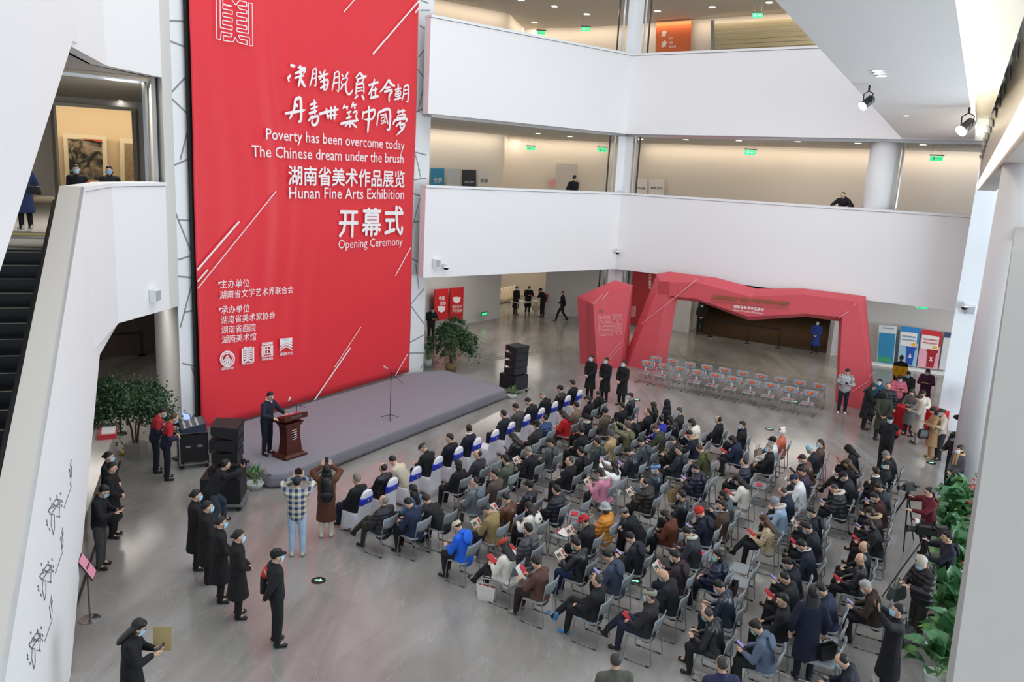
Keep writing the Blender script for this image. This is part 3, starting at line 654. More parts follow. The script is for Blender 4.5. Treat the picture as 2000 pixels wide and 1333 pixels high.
of = Vector((3.9, 33.2, 0))
def onp(p): return onplane(p3, p4, p, -.03)
text('前言', 'lettering', onp((1170, 611)), onp((1180, 611)), pfn, GOLD, PV, off=.02)
for i in range(17):
    y = 616+i*2.55; m = MB(); A = onp((1168, y)); C = onp((1216-(0 if i < 16 else 18), y-1.6)); n_ = 22
    for j in range(n_):
        if random.random() < .12: continue
        strip(m, A+(C-A)*(j/n_)-of, A+(C-A)*((j+.72)/n_)-of, .028, pfn, .004)
    m.build('text_line', LP, PV)
for a, c in (((1176, 576), (1159, 594)), ((1188, 571), (1175, 586)), ((1213, 668), (1188, 697)), ((1212, 677), (1186, 708))):
    m = MB(); strip(m, onp(a)-of, onp(c)-of, .025, pfn); m.build('print_line', LP, PV)
# ---- red wall banner behind, left of the arch
w0 = V2(6.35, 43.4); w1_ = V2(8.55, 42.3)
def onw(p): return onplane(w0, w1_, p, 0)
b = MB(); A, Bq = onw((1228, 633)), onw((1284, 646)); b.extr([onw((1236, 528)), onw((1290, 528)), onw((1284, 646)), onw((1228, 632))], Vector((.05, .1, 0)))
wb = tag(b.build('wall_banner', mat('dark_red_print', 'A32730', .6)), 'dark red exhibition banner with white vertical text between pillar and archway', 'banner')
wn = Vector((-.45, -.9, 0)).normalized()
for i, ch in enumerate('湖南省美术作品展览'):
    x = 1268+i*.0; y = 528+i*4.7
    if i > 3: text(ch, 'lettering', onw((x-1, 540+(i-4)*6))+wn*.05, onw((x+4, 541+(i-4)*6))+wn*.05, wn, PRINTW, wb, off=.01)
for i in range(5):
    m = MB(); strip(m, onw((1233+i*2.2, 598))+wn*.03, onw((1233+i*2.2-1, 619))+wn*.03, .04, wn); m.build('text_line', LP, wb)
# ---- posters in the ground-floor lobby (left)
def poster(lab, cat, corners, planeA, planeB, m, th=.06, name='poster'):
    n = (planeB-planeA); n = Vector((n.y, -n.x, 0)).normalized()
    if n.y > 0: n = -n
    f = lambda p, o=0: onplane(planeA, planeB, p, o)
    b = MB(); b.extr([f(p) for p in corners], -n*th); o = tag(b.build(name, m), lab, cat); return o, (lambda p: f(p, -.012)), n
pa, pb = V2(-3.9, 39.35)+V2(.25, -.2), V2(-.77, 43.35)+V2(.25, -.2)
POSR = mat('poster_red', 'C8202A', .5)
for i, (cs, ttl) in enumerate([([(849, 566), (876, 564), (875, 623), (848, 628)], ('中国', '加油')), ([(880, 563), (906, 561), (904, 624), (878, 627)], ('做好防护', '平安健康'))]):
    o, f, n = poster(f'red health poster with white mask picture, {["left","right"][i]} of the pair on the lobby wall', 'poster', cs, pa, pb, POSR)
    cx = sum(c[0] for c in cs)/4
    if i == 0:
        for j, ch in enumerate('中国加油'): text(ch, 'lettering', f((857+6*(j % 2)+2*(j//2), 587+9*(j//2))), f((862+6*(j % 2)+2*(j//2), 587+9*(j//2))), n, PRINTW, o, off=.03)
    else:
        text('做好防护', 'lettering', f((883, 603)), f((902, 602)), n, PRINTW, o); text('平安健康', 'lettering', f((883, 611)), f((902, 610)), n, PRINTW, o)
    y = 604 if i == 0 else 586
    m = MB(); m.extr([f((cx-8, y-5)), f((cx, y-6)), f((cx+8, y-5)), f((cx+6, y+4)), f((cx, y+7)), f((cx-6, y+4))], n*.01); m.build('mask_picture', PRINTW, o)
b = MB(); b.slab(at((835, 637)).xy, at((909, 628)).xy, 0, .22, .5, 1); tag(b.build('poster_plinth', WHITE2), 'low white plinth along the wall below the red posters', 'plinth')
# ---- boards on the lobby wall at right
qa, qb = at((1712, 712)).xy, at((1845, 731)).xy
BL = [('blue underwater notice board with pale header at the left end of the right lobby wall', [(1717, 635), (1752, 638), (1745, 713), (1712, 709)], 'D7DDE0'),
      ('light blue recycling poster with a blue bin on the right lobby wall', [(1759, 637), (1798, 642), (1789, 717), (1753, 711)], '9CC3DC'),
      ('pink and red poster with a red bin on the right lobby wall', [(1801, 643), (1841, 649), (1831, 722), (1791, 717)], 'E7A9B8'),
      ('grey and dark blue poster partly hidden behind the white pier', [(1845, 649), (1862, 651), (1852, 724), (1834, 722)], 'D5D7DA')]
for i, (lab, cs, c) in enumerate(BL):
    o, f, n = poster(lab, 'poster', cs, qa, qb, mat(f'board_{i}', c, .5))
    def lerp(u, v, cs=cs): 
        a = Vector(cs[0]).lerp(Vector(cs[1]), u); d = Vector(cs[3]).lerp(Vector(cs[2]), u); return tuple(a.lerp(d, v))
    def patch(nm, u0, v0, u1, v1, m, o=o, f=f, n=n, lerp=lerp, t=.008):
        q = MB(); q.extr([f(lerp(u0, v0)), f(lerp(u1, v0)), f(lerp(u1, v1)), f(lerp(u0, v1))], n*t); return q.build(nm, m, o)
    if i == 0:
        sea = mat('sea_picture', '2E86B4', .5); nt = sea.node_tree
        patch('sea_panel', .04, .2, .96, .98, sea); patch('coral_patch', .1, .82, .85, .95, mat('coral_green', '3E9B6B', .5), t=.014)
        text('文明参观告知书', 'lettering', f(lerp(.15, .09)), f(lerp(.85, .09)), n, mat('ink_grey', '556677', .6), o)
    if i in (1, 2):
        hc = '2A86C8' if i == 1 else 'C92A36'; bc = '1E4FA8' if i == 1 else 'A01420'
        patch('header_band', .0, .0, 1, .14, mat('header_'+hc, hc, .5)); patch('white_panel', .05, .14, .88, .5, PAPER, t=.01); patch('header_side', .9, .14, 1, .4, mat('header_'+hc, hc, .5))
        q = MB(); q.extr([f(lerp(.38, .50)), f(lerp(.92, .50)), f(lerp(.92, .56)), f(lerp(.84, .58)), f(lerp(.78, .97)), f(lerp(.44, .97)), f(lerp(.42, .58)), f(lerp(.38, .56))], n*.02); q.build('bin_picture', mat('bin_'+bc, bc, .5), o)
        patch('yellow_patch', .62, .40, .84, .48, mat('poster_yellow', 'E8B23A', .5), t=.014)
        ink = mat('ink_'+hc, hc, .5)
        text('垃圾分类我参与', 'lettering', f(lerp(.12, .27))+n*.03, f(lerp(.82, .27))+n*.03, n, ink, o, off=.02); text('绿色生活我先行', 'lettering', f(lerp(.12, .36))+n*.03, f(lerp(.82, .36))+n*.03, n, ink, o, off=.02)
        q = MB()
        if i == 1: poly_line(q, [lerp(.56, .78), lerp(.62, .68), lerp(.68, .78), lerp(.56, .78)], .03, f, n)
        else: poly_line(q, [lerp(.56, .70), lerp(.68, .80)], .04, f, n); poly_line(q, [lerp(.68, .70), lerp(.56, .80)], .04, f, n)
        for v in q.v: pass
        q.v = [tuple(Vector(v)+n*.02) for v in q.v]; q.build('bin_symbol', PRINTW, o)
    if i == 3: patch('header_band', 0, 0, 1, .14, mat('header_navy', '3A4668', .5))
b = MB(); b.slab(at((1700, 713)).xy, at((1850, 735)).xy, 0, .12, .3, 1); tag(b.build('board_plinth', WHITE2), 'low white plinth under the notice boards on the right', 'plinth')
# ---- things on the first gallery: posters, signs, door
ga, gb = G2[0]+V2(.3, -.45), G2[1]+V2(.3, -.45)
for i, (cs, c, ss) in enumerate([([(842, 329), (868, 329), (868, 372), (842, 372)], '2F8FB8', '世界'), ([(874, 330), (899, 330), (899, 372), (874, 372)], 'C9CDD2', ''), ([(904, 332), (930, 332), (930, 374), (904, 374)], '2A3038', '国家公祭日'), ([(934, 333), (957, 334), (957, 376), (934, 376)], 'E0DDD8', '宪容')]):
    o, f, n = poster(['blue poster leaning at the left end of the middle gallery', 'pale grey patterned poster second in the middle gallery row', 'near-black memorial poster third in the middle gallery row', 'white poster with black brush writing fourth in the middle gallery row'][i], 'poster', cs, ga, gb, mat(f'gposter_{i}', c, .5))
    if ss: text(ss, 'lettering', f((cs[0][0]+4, 358)), f((cs[1][0]-4, 358)), n, PRINTW if i != 3 else BLACK, o)
hb, hc_ = G2[5]+V2(-.1, -.3), G2[6]+V2(-.1, -.3)
for i, (cs, s_) in enumerate([([(1241, 349), (1264, 350), (1264, 381), (1241, 380)], '作品展'), ([(1267, 350), (1297, 351), (1296, 384), (1267, 383)], '雅集·吉祥')]):
    o, f, n = poster(f'white notice sheet {["left","right"][i]} of two at the left end of the middle gallery back wall', 'notice', cs, hb, hc_, PAPER)
    text(s_, 'lettering', f((cs[0][0]+4, 370)), f((cs[1][0]-4, 371)), n, BLACK, o)
b = MB(); b.box((2.4, 43.35, 7.35), (1.15, .08, 2.3), Matrix.Rotation(R(-20), 3, 'Z')); struct('door_2', b, mat('door_grey', 'C9C6C2', .5))
o, f, n = poster('small pink notice beside the grey door on the middle gallery', 'notice', [(1074, 352), (1084, 352), (1084, 365), (1074, 365)], G2[3]+V2(0, -.3), G2[4]+V2(0, -.3), PINKS)
# orange banner and shutter in the top gallery
ia, ib = G3[4]+V2(-.2, -.35), G3[5]+V2(-.2, -.35)
o, f, n = poster('orange brush-lettered banner behind the top parapet', 'banner', [(1282, 43), (1350, 40), (1347, 110), (1280, 110)], ia, ib, mat('orange_print', 'C9622F', .6), name='wall_banner')
text('意', 'lettering', f((1291, 72)), f((1302, 71)), n, PRINTW, o, off=.02, shear=.2); text('象', 'lettering', f((1291, 93)), f((1302, 92)), n, PRINTW, o, off=.02, shear=.2)
for j, s_ in enumerate(('当代', '油画', '邀请展')): text(s_, 'lettering', f((1306, 77+j*8.5)), f((1314+(j == 2)*6, 76.5+j*8.5)), n, PRINTW, o)
sh = thing('roller_shutter', 'closed khaki roller shutter in the top gallery wall beside the orange banner', 'shutter', (0, 0, 0))
fS = lambda p: onplane(ia, ib, p, 0)
b = MB(); 
for a, c in (((1392, 40), (1394, 100)),): 
    A, C = fS(a), fS(c); b.extr([fS((1390, 40)), fS((1396, 40)), fS((1396, 100)), fS((1390, 100))], n*.12)
b.build('guide_rail', STEEL, sh)
for j in range(17):
    b = MB(); zz = 14.95-j*.19; A = fS((1396, 60)); C = fS((1640, 60)); A.z = C.z = zz
    b.extr([A, C, C+Vector((0, 0, .17)), A+Vector((0, 0, .17))], n*.05); q = b.build('slat', mat('shutter_khaki', 'B3A988', .5), sh)
# exit signs hanging in the galleries
def exit_sign(p, z, lab, w=.42):
    P = at(p, z); t = thing('exit_sign', lab, 'sign', (P.x, P.y, z), math.atan2(P.y, P.x)-PI/2, 'green exit signs')
    b = MB(); b.box((0, 0, 0), (w, .03, .17)); b.build('sign_plate', GREENE, t)
    b = MB(); b.box((0, 0, .12), (w+.06, .06, .04)); b.build('bracket', DARKM, t)
    b = MB(); b.tube([(-w*.35, 0, .13), (-w*.35, 0, .62)], .006, 4); b.tube([(w*.35, 0, .13), (w*.35, 0, .62)], .006, 4); b.build('hanger', STEEL, t)
    b = MB(); b.box((-.08, -.02, 0), (.07, .012, .11)); b.box((.08, -.02, 0), (.14, .012, .025)); b.build('pictogram', PRINTW, t)
for p, z, l in (((1037, 290), 9.1, 'exit sign hanging in the middle gallery above the cream corridor'), ((1176, 293), 9.1, 'exit sign hanging in the middle gallery left of the corner column'), ((1465, 298), 9.15, 'exit sign hanging in the middle of the right gallery'), ((1829, 310), 9.2, 'exit sign hanging in the gallery right of the round column'), ((1057, 64), 14.8, 'exit sign in the top gallery low over the parapet at left'), ((1144, 57), 14.8, 'exit sign in the top gallery left of the corner column'), ((1479, 30), 14.8, 'exit sign in the top gallery above the shutter')):
    exit_sign(p, z, l)
exit_sign((1801, 599), 3.55, 'exit sign hanging over the notice boards in the right lobby')
P = onplane(V2(-9, 33)+V2(.3, -.25), V2(-.77, 43.5)+V2(.3, -.25), (945, 613.5)); t = thing('wall_exit_sign', 'low lit green exit plate on the lobby wall right of the red posters', 'sign', P, R(52))
b = MB(); b.box((0, 0, 0), (.42, .04, .2)); b.build('housing', BLACK, t); b = MB(); b.box((0, -.025, 0), (.36, .012, .14)); b.build('sign_plate', GREENE, t)
# round floor arrow lights
for i, (p, l) in enumerate([((622, 1135), 'round floor light with a green arrow in front of the lone security guard'), ((1241, 1137), 'round floor light with a green arrow under chairs near the bald man'), ((1503, 839), 'round floor light beside the person in the cream pointed hat'), ((1819, 905), 'round floor light on the open floor right of the waiting group'), ((1243, 782), 'round floor light behind the three attendants'), ((1443, 909), 'round floor light among the chairs at centre right'), ((1553, 786), 'round floor light under the empty chairs by the archway'), ((1315, 741), 'round floor light beneath the third empty chair from the left')]):
    P = at(p); t = thing('floor_light', l, 'floor light', P)
    b = MB(); b.lathe([(.14, 0), (.14, .008), (.125, .012), (.001, .012)], n=20); b.build('rim', BLACK, t)
    b = MB(); b.extr([(-.07, -.02, .013), (.02, -.02, .013), (.02, -.055, .013), (.08, 0, .013), (.02, .055, .013), (.02, .02, .013), (-.07, .02, .013)], (0, 0, .003)); b.build('arrow', mat('arrow_glow', 'A8F5D0', .5, emit=('7FF0C0', 1.5)), t)
# wall devices
def device(p, A, B, lab, kind):
    P = onplane(A, B, p, -.02); nn = Vector(((B-A).y, -(B-A).x, 0)).normalized()
    if nn.y > 0: nn = -nn
    rz = math.atan2(nn.y, nn.x)+PI/2
    if kind == 'speaker':
        t = thing('wall_speaker', lab, 'speaker', P, rz); b = MB(); b.box((0, -.07, 0), (.26, .16, .3)); b.build('cabinet', WHITE2, t); b = MB(); b.box((0, -.155, 0), (.2, .02, .24)); b.build('grille', mat('grille_grey', 'A9B0B6', .6), t)
    else:
        t = thing('dome_camera', lab, 'camera', P, rz); b = MB(); b.tube([(0, 0, .08), (0, -.18, .08), (0, -.18, 0)], .03, 8); b.lathe([(.09, .03), (.11, -.03)], (0, -.18, 0), 14); b.build('mount', WHITE2, t)
        b = MB(); b.ell((0, -.18, -.04), (.1, .1, .09)); b.build('dome', BLACK, t, True)
device((851, 514), A0, K, 'small white wall speaker at the left end of the lower parapet', 'speaker')
device((866, 520), A0, K, 'dark dome camera beside the wall speaker on the lower parapet', 'cam')
device((1210, 491), K, E0, 'small dome camera on the parapet at the corner', 'cam')
device((298, 577), C1, A1, 'square wall speaker on the left balcony face', 'speaker')
device((1883, 597), PLr, PR, 'dome camera high on the white pier at right', 'cam')
device((1896, 606), PLr, PR, 'square grey-faced wall speaker on the white pier', 'speaker')
# stage lights hanging at the soffit
for p, z, s_, l in (((1888, 247), 9.4, .85, 'large black spotlight with lit lens hanging from the soffit by the cove'), ((1694, 200), 9.5, .6, 'small dark spotlight hanging at the slanted edge of the soffit')):
    P = at(p, z); t = thing('spotlight', l, 'spotlight', P, R(20)); t.scale = (s_, s_, s_)
    M = Matrix.Rotation(R(-128), 3, 'Y')
    b = MB(); b.lathe([(.1, -.22), (.13, -.18), (.13, .12), (.17, .2)], n=16, M=M); b.build('housing', DARKM, t, False)
    b = MB(); b.lathe([(.15, .2), (.15, .21)], n=16, M=M); b.build('lens', LAMPW, t)
    b = MB(); b.tube([(0, -.17, 0), (0, -.19, .25), (0, 0, .33), (0, .19, .25), (0, .17, 0)], .018, 6); b.tube([(0, 0, .33), (0, 0, (9.8-z)/s_)], .03, 6); b.build('yoke', BLACK, t)
# ================================================================== PEOPLE
SKIN = mat('skin', 'CFA58A', .55); EYE = mat('eye_dark', '1A1412', .3); LIP = mat('lip', '9C5A50', .5)
TMPC = bpy.data.collections.new('tmp'); COL.children.link(TMPC)
def remesh(mb, name, mats, vox, smooth=1, post=None, dec=None):
    me = mb.mesh(name+'_src', mats[0]); o = bpy.data.objects.new('tmp', me); TMPC.objects.link(o)
    m = o.modifiers.new('r', 'REMESH'); m.mode = 'VOXEL'; m.voxel_size = vox; m.use_smooth_shade = True
    if smooth: s = o.modifiers.new('s', 'SMOOTH'); s.factor = .5; s.iterations = smooth
    if dec: d = o.modifiers.new('d', 'DECIMATE'); d.ratio = dec
    dg = bpy.context.evaluated_depsgraph_get(); dg.update()
    r = bpy.data.meshes.new_from_object(o.evaluated_get(dg)); r.name = name
    bpy.data.objects.remove(o); bpy.data.meshes.remove(me)
    r.materials.clear()
    for q in mats: r.materials.append(q)
    r.polygons.foreach_set('use_smooth', [True]*len(r.polygons))
    if post: post(r)
    return r
def ik(a, c, l1, l2, hint):
    a = Vector(a); c = Vector(c); d = c-a; L = min(d.length, (l1+l2)*.999)
    if d.length > L: c = a+d.normalized()*L; d = c-a
    x = (l1*l1-l2*l2+L*L)/(2*L); h = math.sqrt(max(0, l1*l1-x*x)); t = d.normalized()
    n = Vector(hint); n = (n-t*n.dot(t)).normalized(); return a+t*x+n*h, c
class Tpl: pass
TPL = {}
def hand(mb, wr, d, up, side, curl=.5):
    """palm and five fingers; d = pointing direction, up = back-of-hand normal, side = -1 left, +1 right"""
    wr = Vector(wr); d = Vector(d).normalized(); up = Vector(up); up = (up-d*up.dot(d)).normalized(); s = d.cross(up)
    pc = wr+d*.045; mb.cap(wr, wr+d*.075, .026, .034, 8, 1.0, .5, s)
    for i, (o, L) in enumerate(((-.027, .062), (-.009, .072), (.010, .067), (.028, .052))):
        b0 = wr+d*.085+s*o; m = b0+d*L*.55-up*L*.25*curl; e = m+(d*(1-curl)-up*curl).normalized()*L*.5
        mb.cap(b0-d*.02, m, .0105, .0095, 6); mb.cap(m, e, .0095, .008, 6)
    tb = wr+d*.02-s*.03*side*(-1); te = tb+d*.04-s*(-side)*.022-up*.02; mb.cap(tb, te, .012, .009, 6); mb.cap(te, te+d*.022-up*.006, .009, .008, 6)
def make_tpl(key, pel, lean=0, side=0, twist=0, hp=0, hy=0, knees=None, ankles=None, wr=None, wd=None, seated=True, foot=(0, 0), armr=1.0):
    T = Tpl(); TPL[key] = T
    pel = Vector(pel); Rt = Matrix.Rotation(R(twist), 3, 'Z') @ Matrix.Rotation(R(-lean), 3, 'X') @ Matrix.Rotation(R(side), 3, 'Y')
    P = lambda x, y, z: pel+Rt @ Vector((x, y, z))
    hips = [P(s*.095, 0, -.02) for s in (-1, 1)]
    neck = P(0, -.01, .53); Rh = Matrix.Rotation(R(twist*.6+hy), 3, 'Z') @ Matrix.Rotation(R(-lean*.55-hp), 3, 'X')
    head = neck+Rt @ Vector((0, .015, .012))+Rh @ Vector((0, .03, .120))
    T.head = head; T.HM = Matrix.Translation(head) @ Rh.to_4x4(); T.NM = Matrix.Translation(P(0, 0, .46)) @ Rt.to_4x4(); T.hands = []
    sh = [P(s*.180, 0, .435) for s in (-1, 1)]
    el = []; wrr = []
    for i, s in enumerate((-1, 1)):
        e, w = ik(sh[i], wr[i], .285, .25, Rt @ Vector((s*.75, -.55, -.5))); el.append(e); wrr.append(w)
    # body
    b = MB()
    b.cap(P(0, 0, 0), P(0, .0, .16), .135, .12, 12, 1.15, .8, Rt @ Vector((1, 0, 0))); b.cap(P(0, 0, .16), P(0, 0, .38), .12, .125, 12, 1.2, .8, Rt @ Vector((1, 0, 0)))
    b.cap(sh[0], sh[1], .062, .062, 10); b.cap(P(0, -.01, .42), head-Rh @ Vector((0, .02, .05)), .062, .052, 10)
    HM = T.HM
    hh = lambda x, y, z: HM @ Vector((x, y, z))
    b.ell(head, (.076, .096, .112), 16, 12, Rh); b.ell(hh(0, .022, -.055), (.056, .062, .062), 12, 8, Rh)
    b.cap(hh(0, .088, .005), hh(0, .108, -.022), .009, .014, 6)
    for s in (-1, 1): b.ell(hh(s*.077, -.005, -.008), (.012, .02, .032), 8, 6, Rh)
    for i, s in enumerate((-1, 1)):
        b.cap(sh[i], el[i], .052, .042, 8); b.cap(el[i], wrr[i], .040, .028, 8)
        d = Vector(wd[i]) if wd else (wrr[i]-el[i])
        hand(b, wrr[i], d, (0, .2, 1) if abs(d.normalized().z) < .8 else (0, 1, .2), s, .45)
        T.hands.append(wrr[i]+d.normalized()*.09)
        b.cap(hips[i], knees[i], .085, .058, 10); b.cap(knees[i], ankles[i], .058, .038, 10); b.cap(ankles[i], Vector(ankles[i])+Vector((0, .09, -.045)), .038, .03, 8)
    inv = HM.inverted()
    def face(me):
        mi = [0]*len(me.polygons)
        for p in me.polygons:
            c = inv @ p.center
            if c.y > .05 and abs(c.z-.008) < .0085 and abs(abs(c.x)-.03) < .013: mi[p.index] = 1
            elif c.y > .05 and abs(c.z+.057) < .008 and abs(c.x) < .022: mi[p.index] = 2
        me.polygons.foreach_set('material_index', mi)
    T.body = remesh(b, 'body', [SKIN, EYE, LIP], .0125, 1, face)
    # jacket
    def jk(extra, long_, col=True):
        b = MB(); X = Rt @ Vector((1, 0, 0))
        b.cap(P(0, 0, -.03 if not long_ else -.05), P(0, 0, .16), .165+extra, .155+extra, 14, 1.2, .86, X); b.cap(P(0, 0, .16), P(0, 0, .37), .155+extra, .16+extra, 14, 1.22, .84, X)
        b.cap(sh[0], sh[1], .080+extra*.5, .080+extra*.5, 10); b.cap(P(-.09, -.01, .455), P(.09, -.01, .455), .075+extra*.4, .075+extra*.4, 10)
        b.cap(P(0, -.02, .45), P(0, -.005, .515), .085+extra*.3, .070+extra*.2, 12)
        for i in range(2):
            b.cap(sh[i], el[i], .080+extra*.7, .066+extra*.6, 10); b.cap(el[i], el[i].lerp(wrr[i], .93), .064+extra*.6, .046+extra*.4, 10)
        if long_ and not seated:
            z1 = long_; n = 14; rs = []
            for k in range(6):
                t = k/5; z = pel.z-.02+(z1-pel.z+.02)*t; rs.append([Vector((pel.x+math.cos(2*PI*i/n)*(.18+.045*t+extra), pel.y+math.sin(2*PI*i/n)*(.135+.06*t+extra), z)) for i in range(n)])
            b.rings(rs)
        if seated:
            for i in range(2): b.cap(hips[i], hips[i].lerp(Vector(knees[i]), .55 if long_ else .3), .11+extra*.5, .10+extra*.4, 10)
            if long_: b.cap(P(-.12, -.06, -.08), P(.12, -.06, -.08), .1, .1, 8)
        return b
    T.jacket = remesh(jk(0, 0), 'jacket', [BLACK], .017, 2)
    T.puffer = remesh(jk(.025, 0), 'puffer_jacket', [BLACK], .018, 2)
    T.coat = remesh(jk(.008, .42), 'coat', [BLACK], .018, 2)
    b = MB(); b.cap(sh[0].lerp(el[0], .45), sh[0].lerp(el[0], .72), .093, .086, 12); T.arm = b.mesh('armband', BLACK, True)
    b = MB(); X = Rt @ Vector((1, 0, 0)); b.cap(P(0, 0, .0), P(0, 0, .16), .180, .172, 14, 1.2, .86, X); b.cap(P(0, 0, .16), P(0, 0, .36), .172, .172, 14, 1.2, .86, X); T.vest = None if seated else remesh(b, 'vest', [BLACK], .02, 2)
    # trousers
    b = MB(); b.cap(P(0, 0, -.02), P(0, 0, .1), .145, .13, 12, 1.15, .82, Rt @ Vector((1, 0, 0)))
    for i in range(2):
        b.cap(hips[i], knees[i], .104, .078, 10); b.cap(knees[i], Vector(ankles[i])+Vector((0, 0, -.03)), .075, .056, 10)
    T.trousers = remesh(b, 'trousers', [BLACK], .017, 2)
    T.feet = []
    for i in range(2):
        a = Vector(ankles[i]); T.feet.append(Matrix.Translation((a.x, a.y, a.z-.09)) @ Matrix.Rotation(R((-8 if i else 8)), 4, 'Z') @ Matrix.Rotation(R(foot[i]), 4, 'X'))
    T.top = head.z+.12
    return T
# seated poses: local frame faces +Y, origin on the floor under the seat
SP = (0, -.07, .50)
KN = [(-.13, .37, .50), (.13, .37, .50)]; AN = [(-.13, .40, .09), (.13, .42, .09)]
KX = [(-.08, .38, .50), (.06, .42, .60)]; AXX = [(-.10, .42, .09), (-.14, .68, .30)]
lap = [(-.13, .24, .62), (.12, .24, .62)]; lapd = [(.7, .7, -.1), (-.7, .7, -.1)]
read = [(-.12, .30, .76), (.12, .30, .76)]; readd = [(.35, .8, .35), (-.35, .8, .35)]
up = [(-.10, .34, 1.16), (.10, .34, 1.16)]; upd = [(.3, .4, .9), (-.3, .4, .9)]
make_tpl('N', SP, 2, 0, 0, 4, 0, KN, AN, lap, lapd)
make_tpl('L', SP, 2, 0, 0, 2, 38, KN, AN, lap, lapd)
make_tpl('R', SP, 4, 0, 0, 6, -40, KN, AN, lap, lapd)
make_tpl('D', SP, 14, 0, 0, 34, 0, KN, [(-.15, .30, .09), (.14, .46, .09)], [(-.11, .30, .66), (.11, .30, .66)], readd)
make_tpl('B', SP, 8, 0, 0, 24, 6, KN, AN, read, readd)
make_tpl('F', SP, 40, 0, 8, 20, -10, KN, AN, [(-.10, .46, .56), (.12, .46, .56)], [(.3, .8, -.4), (-.3, .8, -.4)])
make_tpl('C', SP, -2, 0, 0, 2, 8, KX, AXX, lap, lapd, foot=(0, 25))
make_tpl('E', SP, 8, 0, 0, 28, -6, KX, AXX, [(-.10, .26, .70), (.12, .26, .72)], readd, foot=(0, 25))
make_tpl('U', SP, 4, 0, 0, 2, 0, KN, AN, up, upd)
# standing poses
TP = (0, 0, .94); KT = [(-.10, .02, .50), (.10, .02, .50)]; AT = [(-.11, -.01, .09), (.11, -.01, .09)]
front = [(-.08, .20, .98), (.08, .21, .98)]; frd = [(.8, .2, -.5), (-.8, .2, -.5)]
make_tpl('T', TP, 0, 0, 0, 2, 0, KT, AT, front, frd, False)
make_tpl('TD', TP, 3, 0, 0, 28, 0, KT, AT, [(-.09, .30, 1.15), (.09, .30, 1.15)], [(.3, .8, .3), (-.3, .8, .3)], False)
make_tpl('TB', TP, -2, 0, 0, 2, 0, KT, AT, [(-.10, -.20, .92), (.10, -.20, .92)], [(.8, -.1, -.4), (-.8, -.1, -.4)], False)
make_tpl('TU', TP, -2, 0, 0, -6, 0, KT, AT, [(-.10, .30, 1.58), (.10, .30, 1.58)], [(.2, .3, .9), (-.2, .3, .9)], False)
make_tpl('TO', TP, 0, 0, 0, 2, 0, KT, AT, [(-.27, .05, .88), (.27, .05, .88)], [(0, .15, -1), (0, .15, -1)], False)
make_tpl('TW', TP, 4, 0, 0, 8, 0, [(-.10, .22, .52), (.10, -.02, .50)], [(-.10, .34, .10), (.10, -.30, .13)], [(-.26, -.12, .92), (.26, .22, .95)], [(0, .2, -1), (0, .5, -.8)], False)
make_tpl('TK', TP, 8, 0, 0, 10, -14, KT, AT, [(-.22, .40, 1.12), (.22, .40, 1.12)], [(.1, .9, -.3), (-.1, .9, -.3)], False)
make_tpl('TX', (0, -.12, .84), 34, 0, 0, -22, 0, [(-.20, .20, .50), (.14, -.02, .46)], [(-.24, .22, .09), (.16, -.34, .11)], [(-.08, .56, 1.28), (.08, .56, 1.28)], [(.3, .3, .9), (-.3, .3, .9)], False)
make_tpl('TR', (0, -.05, .94), 26, 0, 0, 14, 0, KT, AT, [(-.24, .42, 1.12), (.24, .42, 1.12)], [(.2, .9, -.3), (-.2, .9, -.3)], False)
make_tpl('TC', TP, 6, 0, 0, 0, -8, KT, [(-.14, .1, .09), (.12, -.12, .09)], [(-.02, .44, 1.16), (.17, .34, 1.40)], [(.2, .9, .2), (-.1, .8, .5)], False)
make_tpl('TL', TP, 12, 0, 0, 24, 0, KT, AT, [(-.18, .26, 1.10), (.18, .26, 1.10)], [(.9, .3, 0), (-.9, .3, 0)], False)
# shoes
b = MB(); b.cap((0, -.03, .05), (0, .13, .035), .044, .040, 10, 1.0, .9); b.cap((0, -.02, .08), (0, .02, .06), .042, .042, 8); b.cap((0, -.015, .08), (0, -.01, .15), .044, .040, 10); sm_ = remesh(b, 'shoe_src', [BLACK], .012, 1)
def shoe_mesh(upper, sole):
    me = sm_.copy(); me.name = 'shoe'; me.materials.clear(); me.materials.append(upper); me.materials.append(sole)
    for v in me.vertices: v.co.z = max(v.co.z, .004)
    me.polygons.foreach_set('material_index', [1 if p.center.z < .022 else 0 for p in me.polygons]); return me
# hair, hats, masks in head space
HAIR = {}
def hmesh(name, f, vox=.011, sm=1, nm='hair'):
    b = MB(); f(b); HAIR[name] = remesh(b, nm, [BLACK], vox, sm)
hmesh('sh', lambda b: (b.ell((0, -.022, .030), (.083, .090, .103), 16, 10), b.ell((0, .01, .075), (.066, .075, .058), 12, 8)))
hmesh('bz', lambda b: b.ell((0, -.022, .024), (.080, .086, .098), 16, 10))
hmesh('bd', lambda b: (b.ell((0, -.036, .014), (.083, .080, .084), 16, 10),))
hmesh('bo', lambda b: (b.ell((0, -.022, .032), (.088, .094, .106), 16, 10), b.ell((0, -.035, -.05), (.098, .070, .105), 14, 10), b.ell((0, .02, .08), (.07, .07, .055), 12, 8)))
hmesh('lo', lambda b: (b.ell((0, -.022, .034), (.090, .096, .108), 16, 10), b.cap((0, -.045, -.03), (0, -.115, -.26), .100, .088, 12, 1.15, .5), b.cap((-.06, -.01, -.05), (-.085, -.03, -.19), .035, .03, 8), b.cap((.06, -.01, -.05), (.085, -.03, -.19), .035, .03, 8), b.ell((0, .02, .08), (.07, .07, .055), 12, 8)))
hmesh('po', lambda b: (b.ell((0, -.022, .030), (.083, .092, .103), 16, 10), b.cap((0, -.11, .01), (0, -.15, -.17), .034, .020, 8), b.ell((0, .01, .07), (.066, .072, .056), 12, 8)))
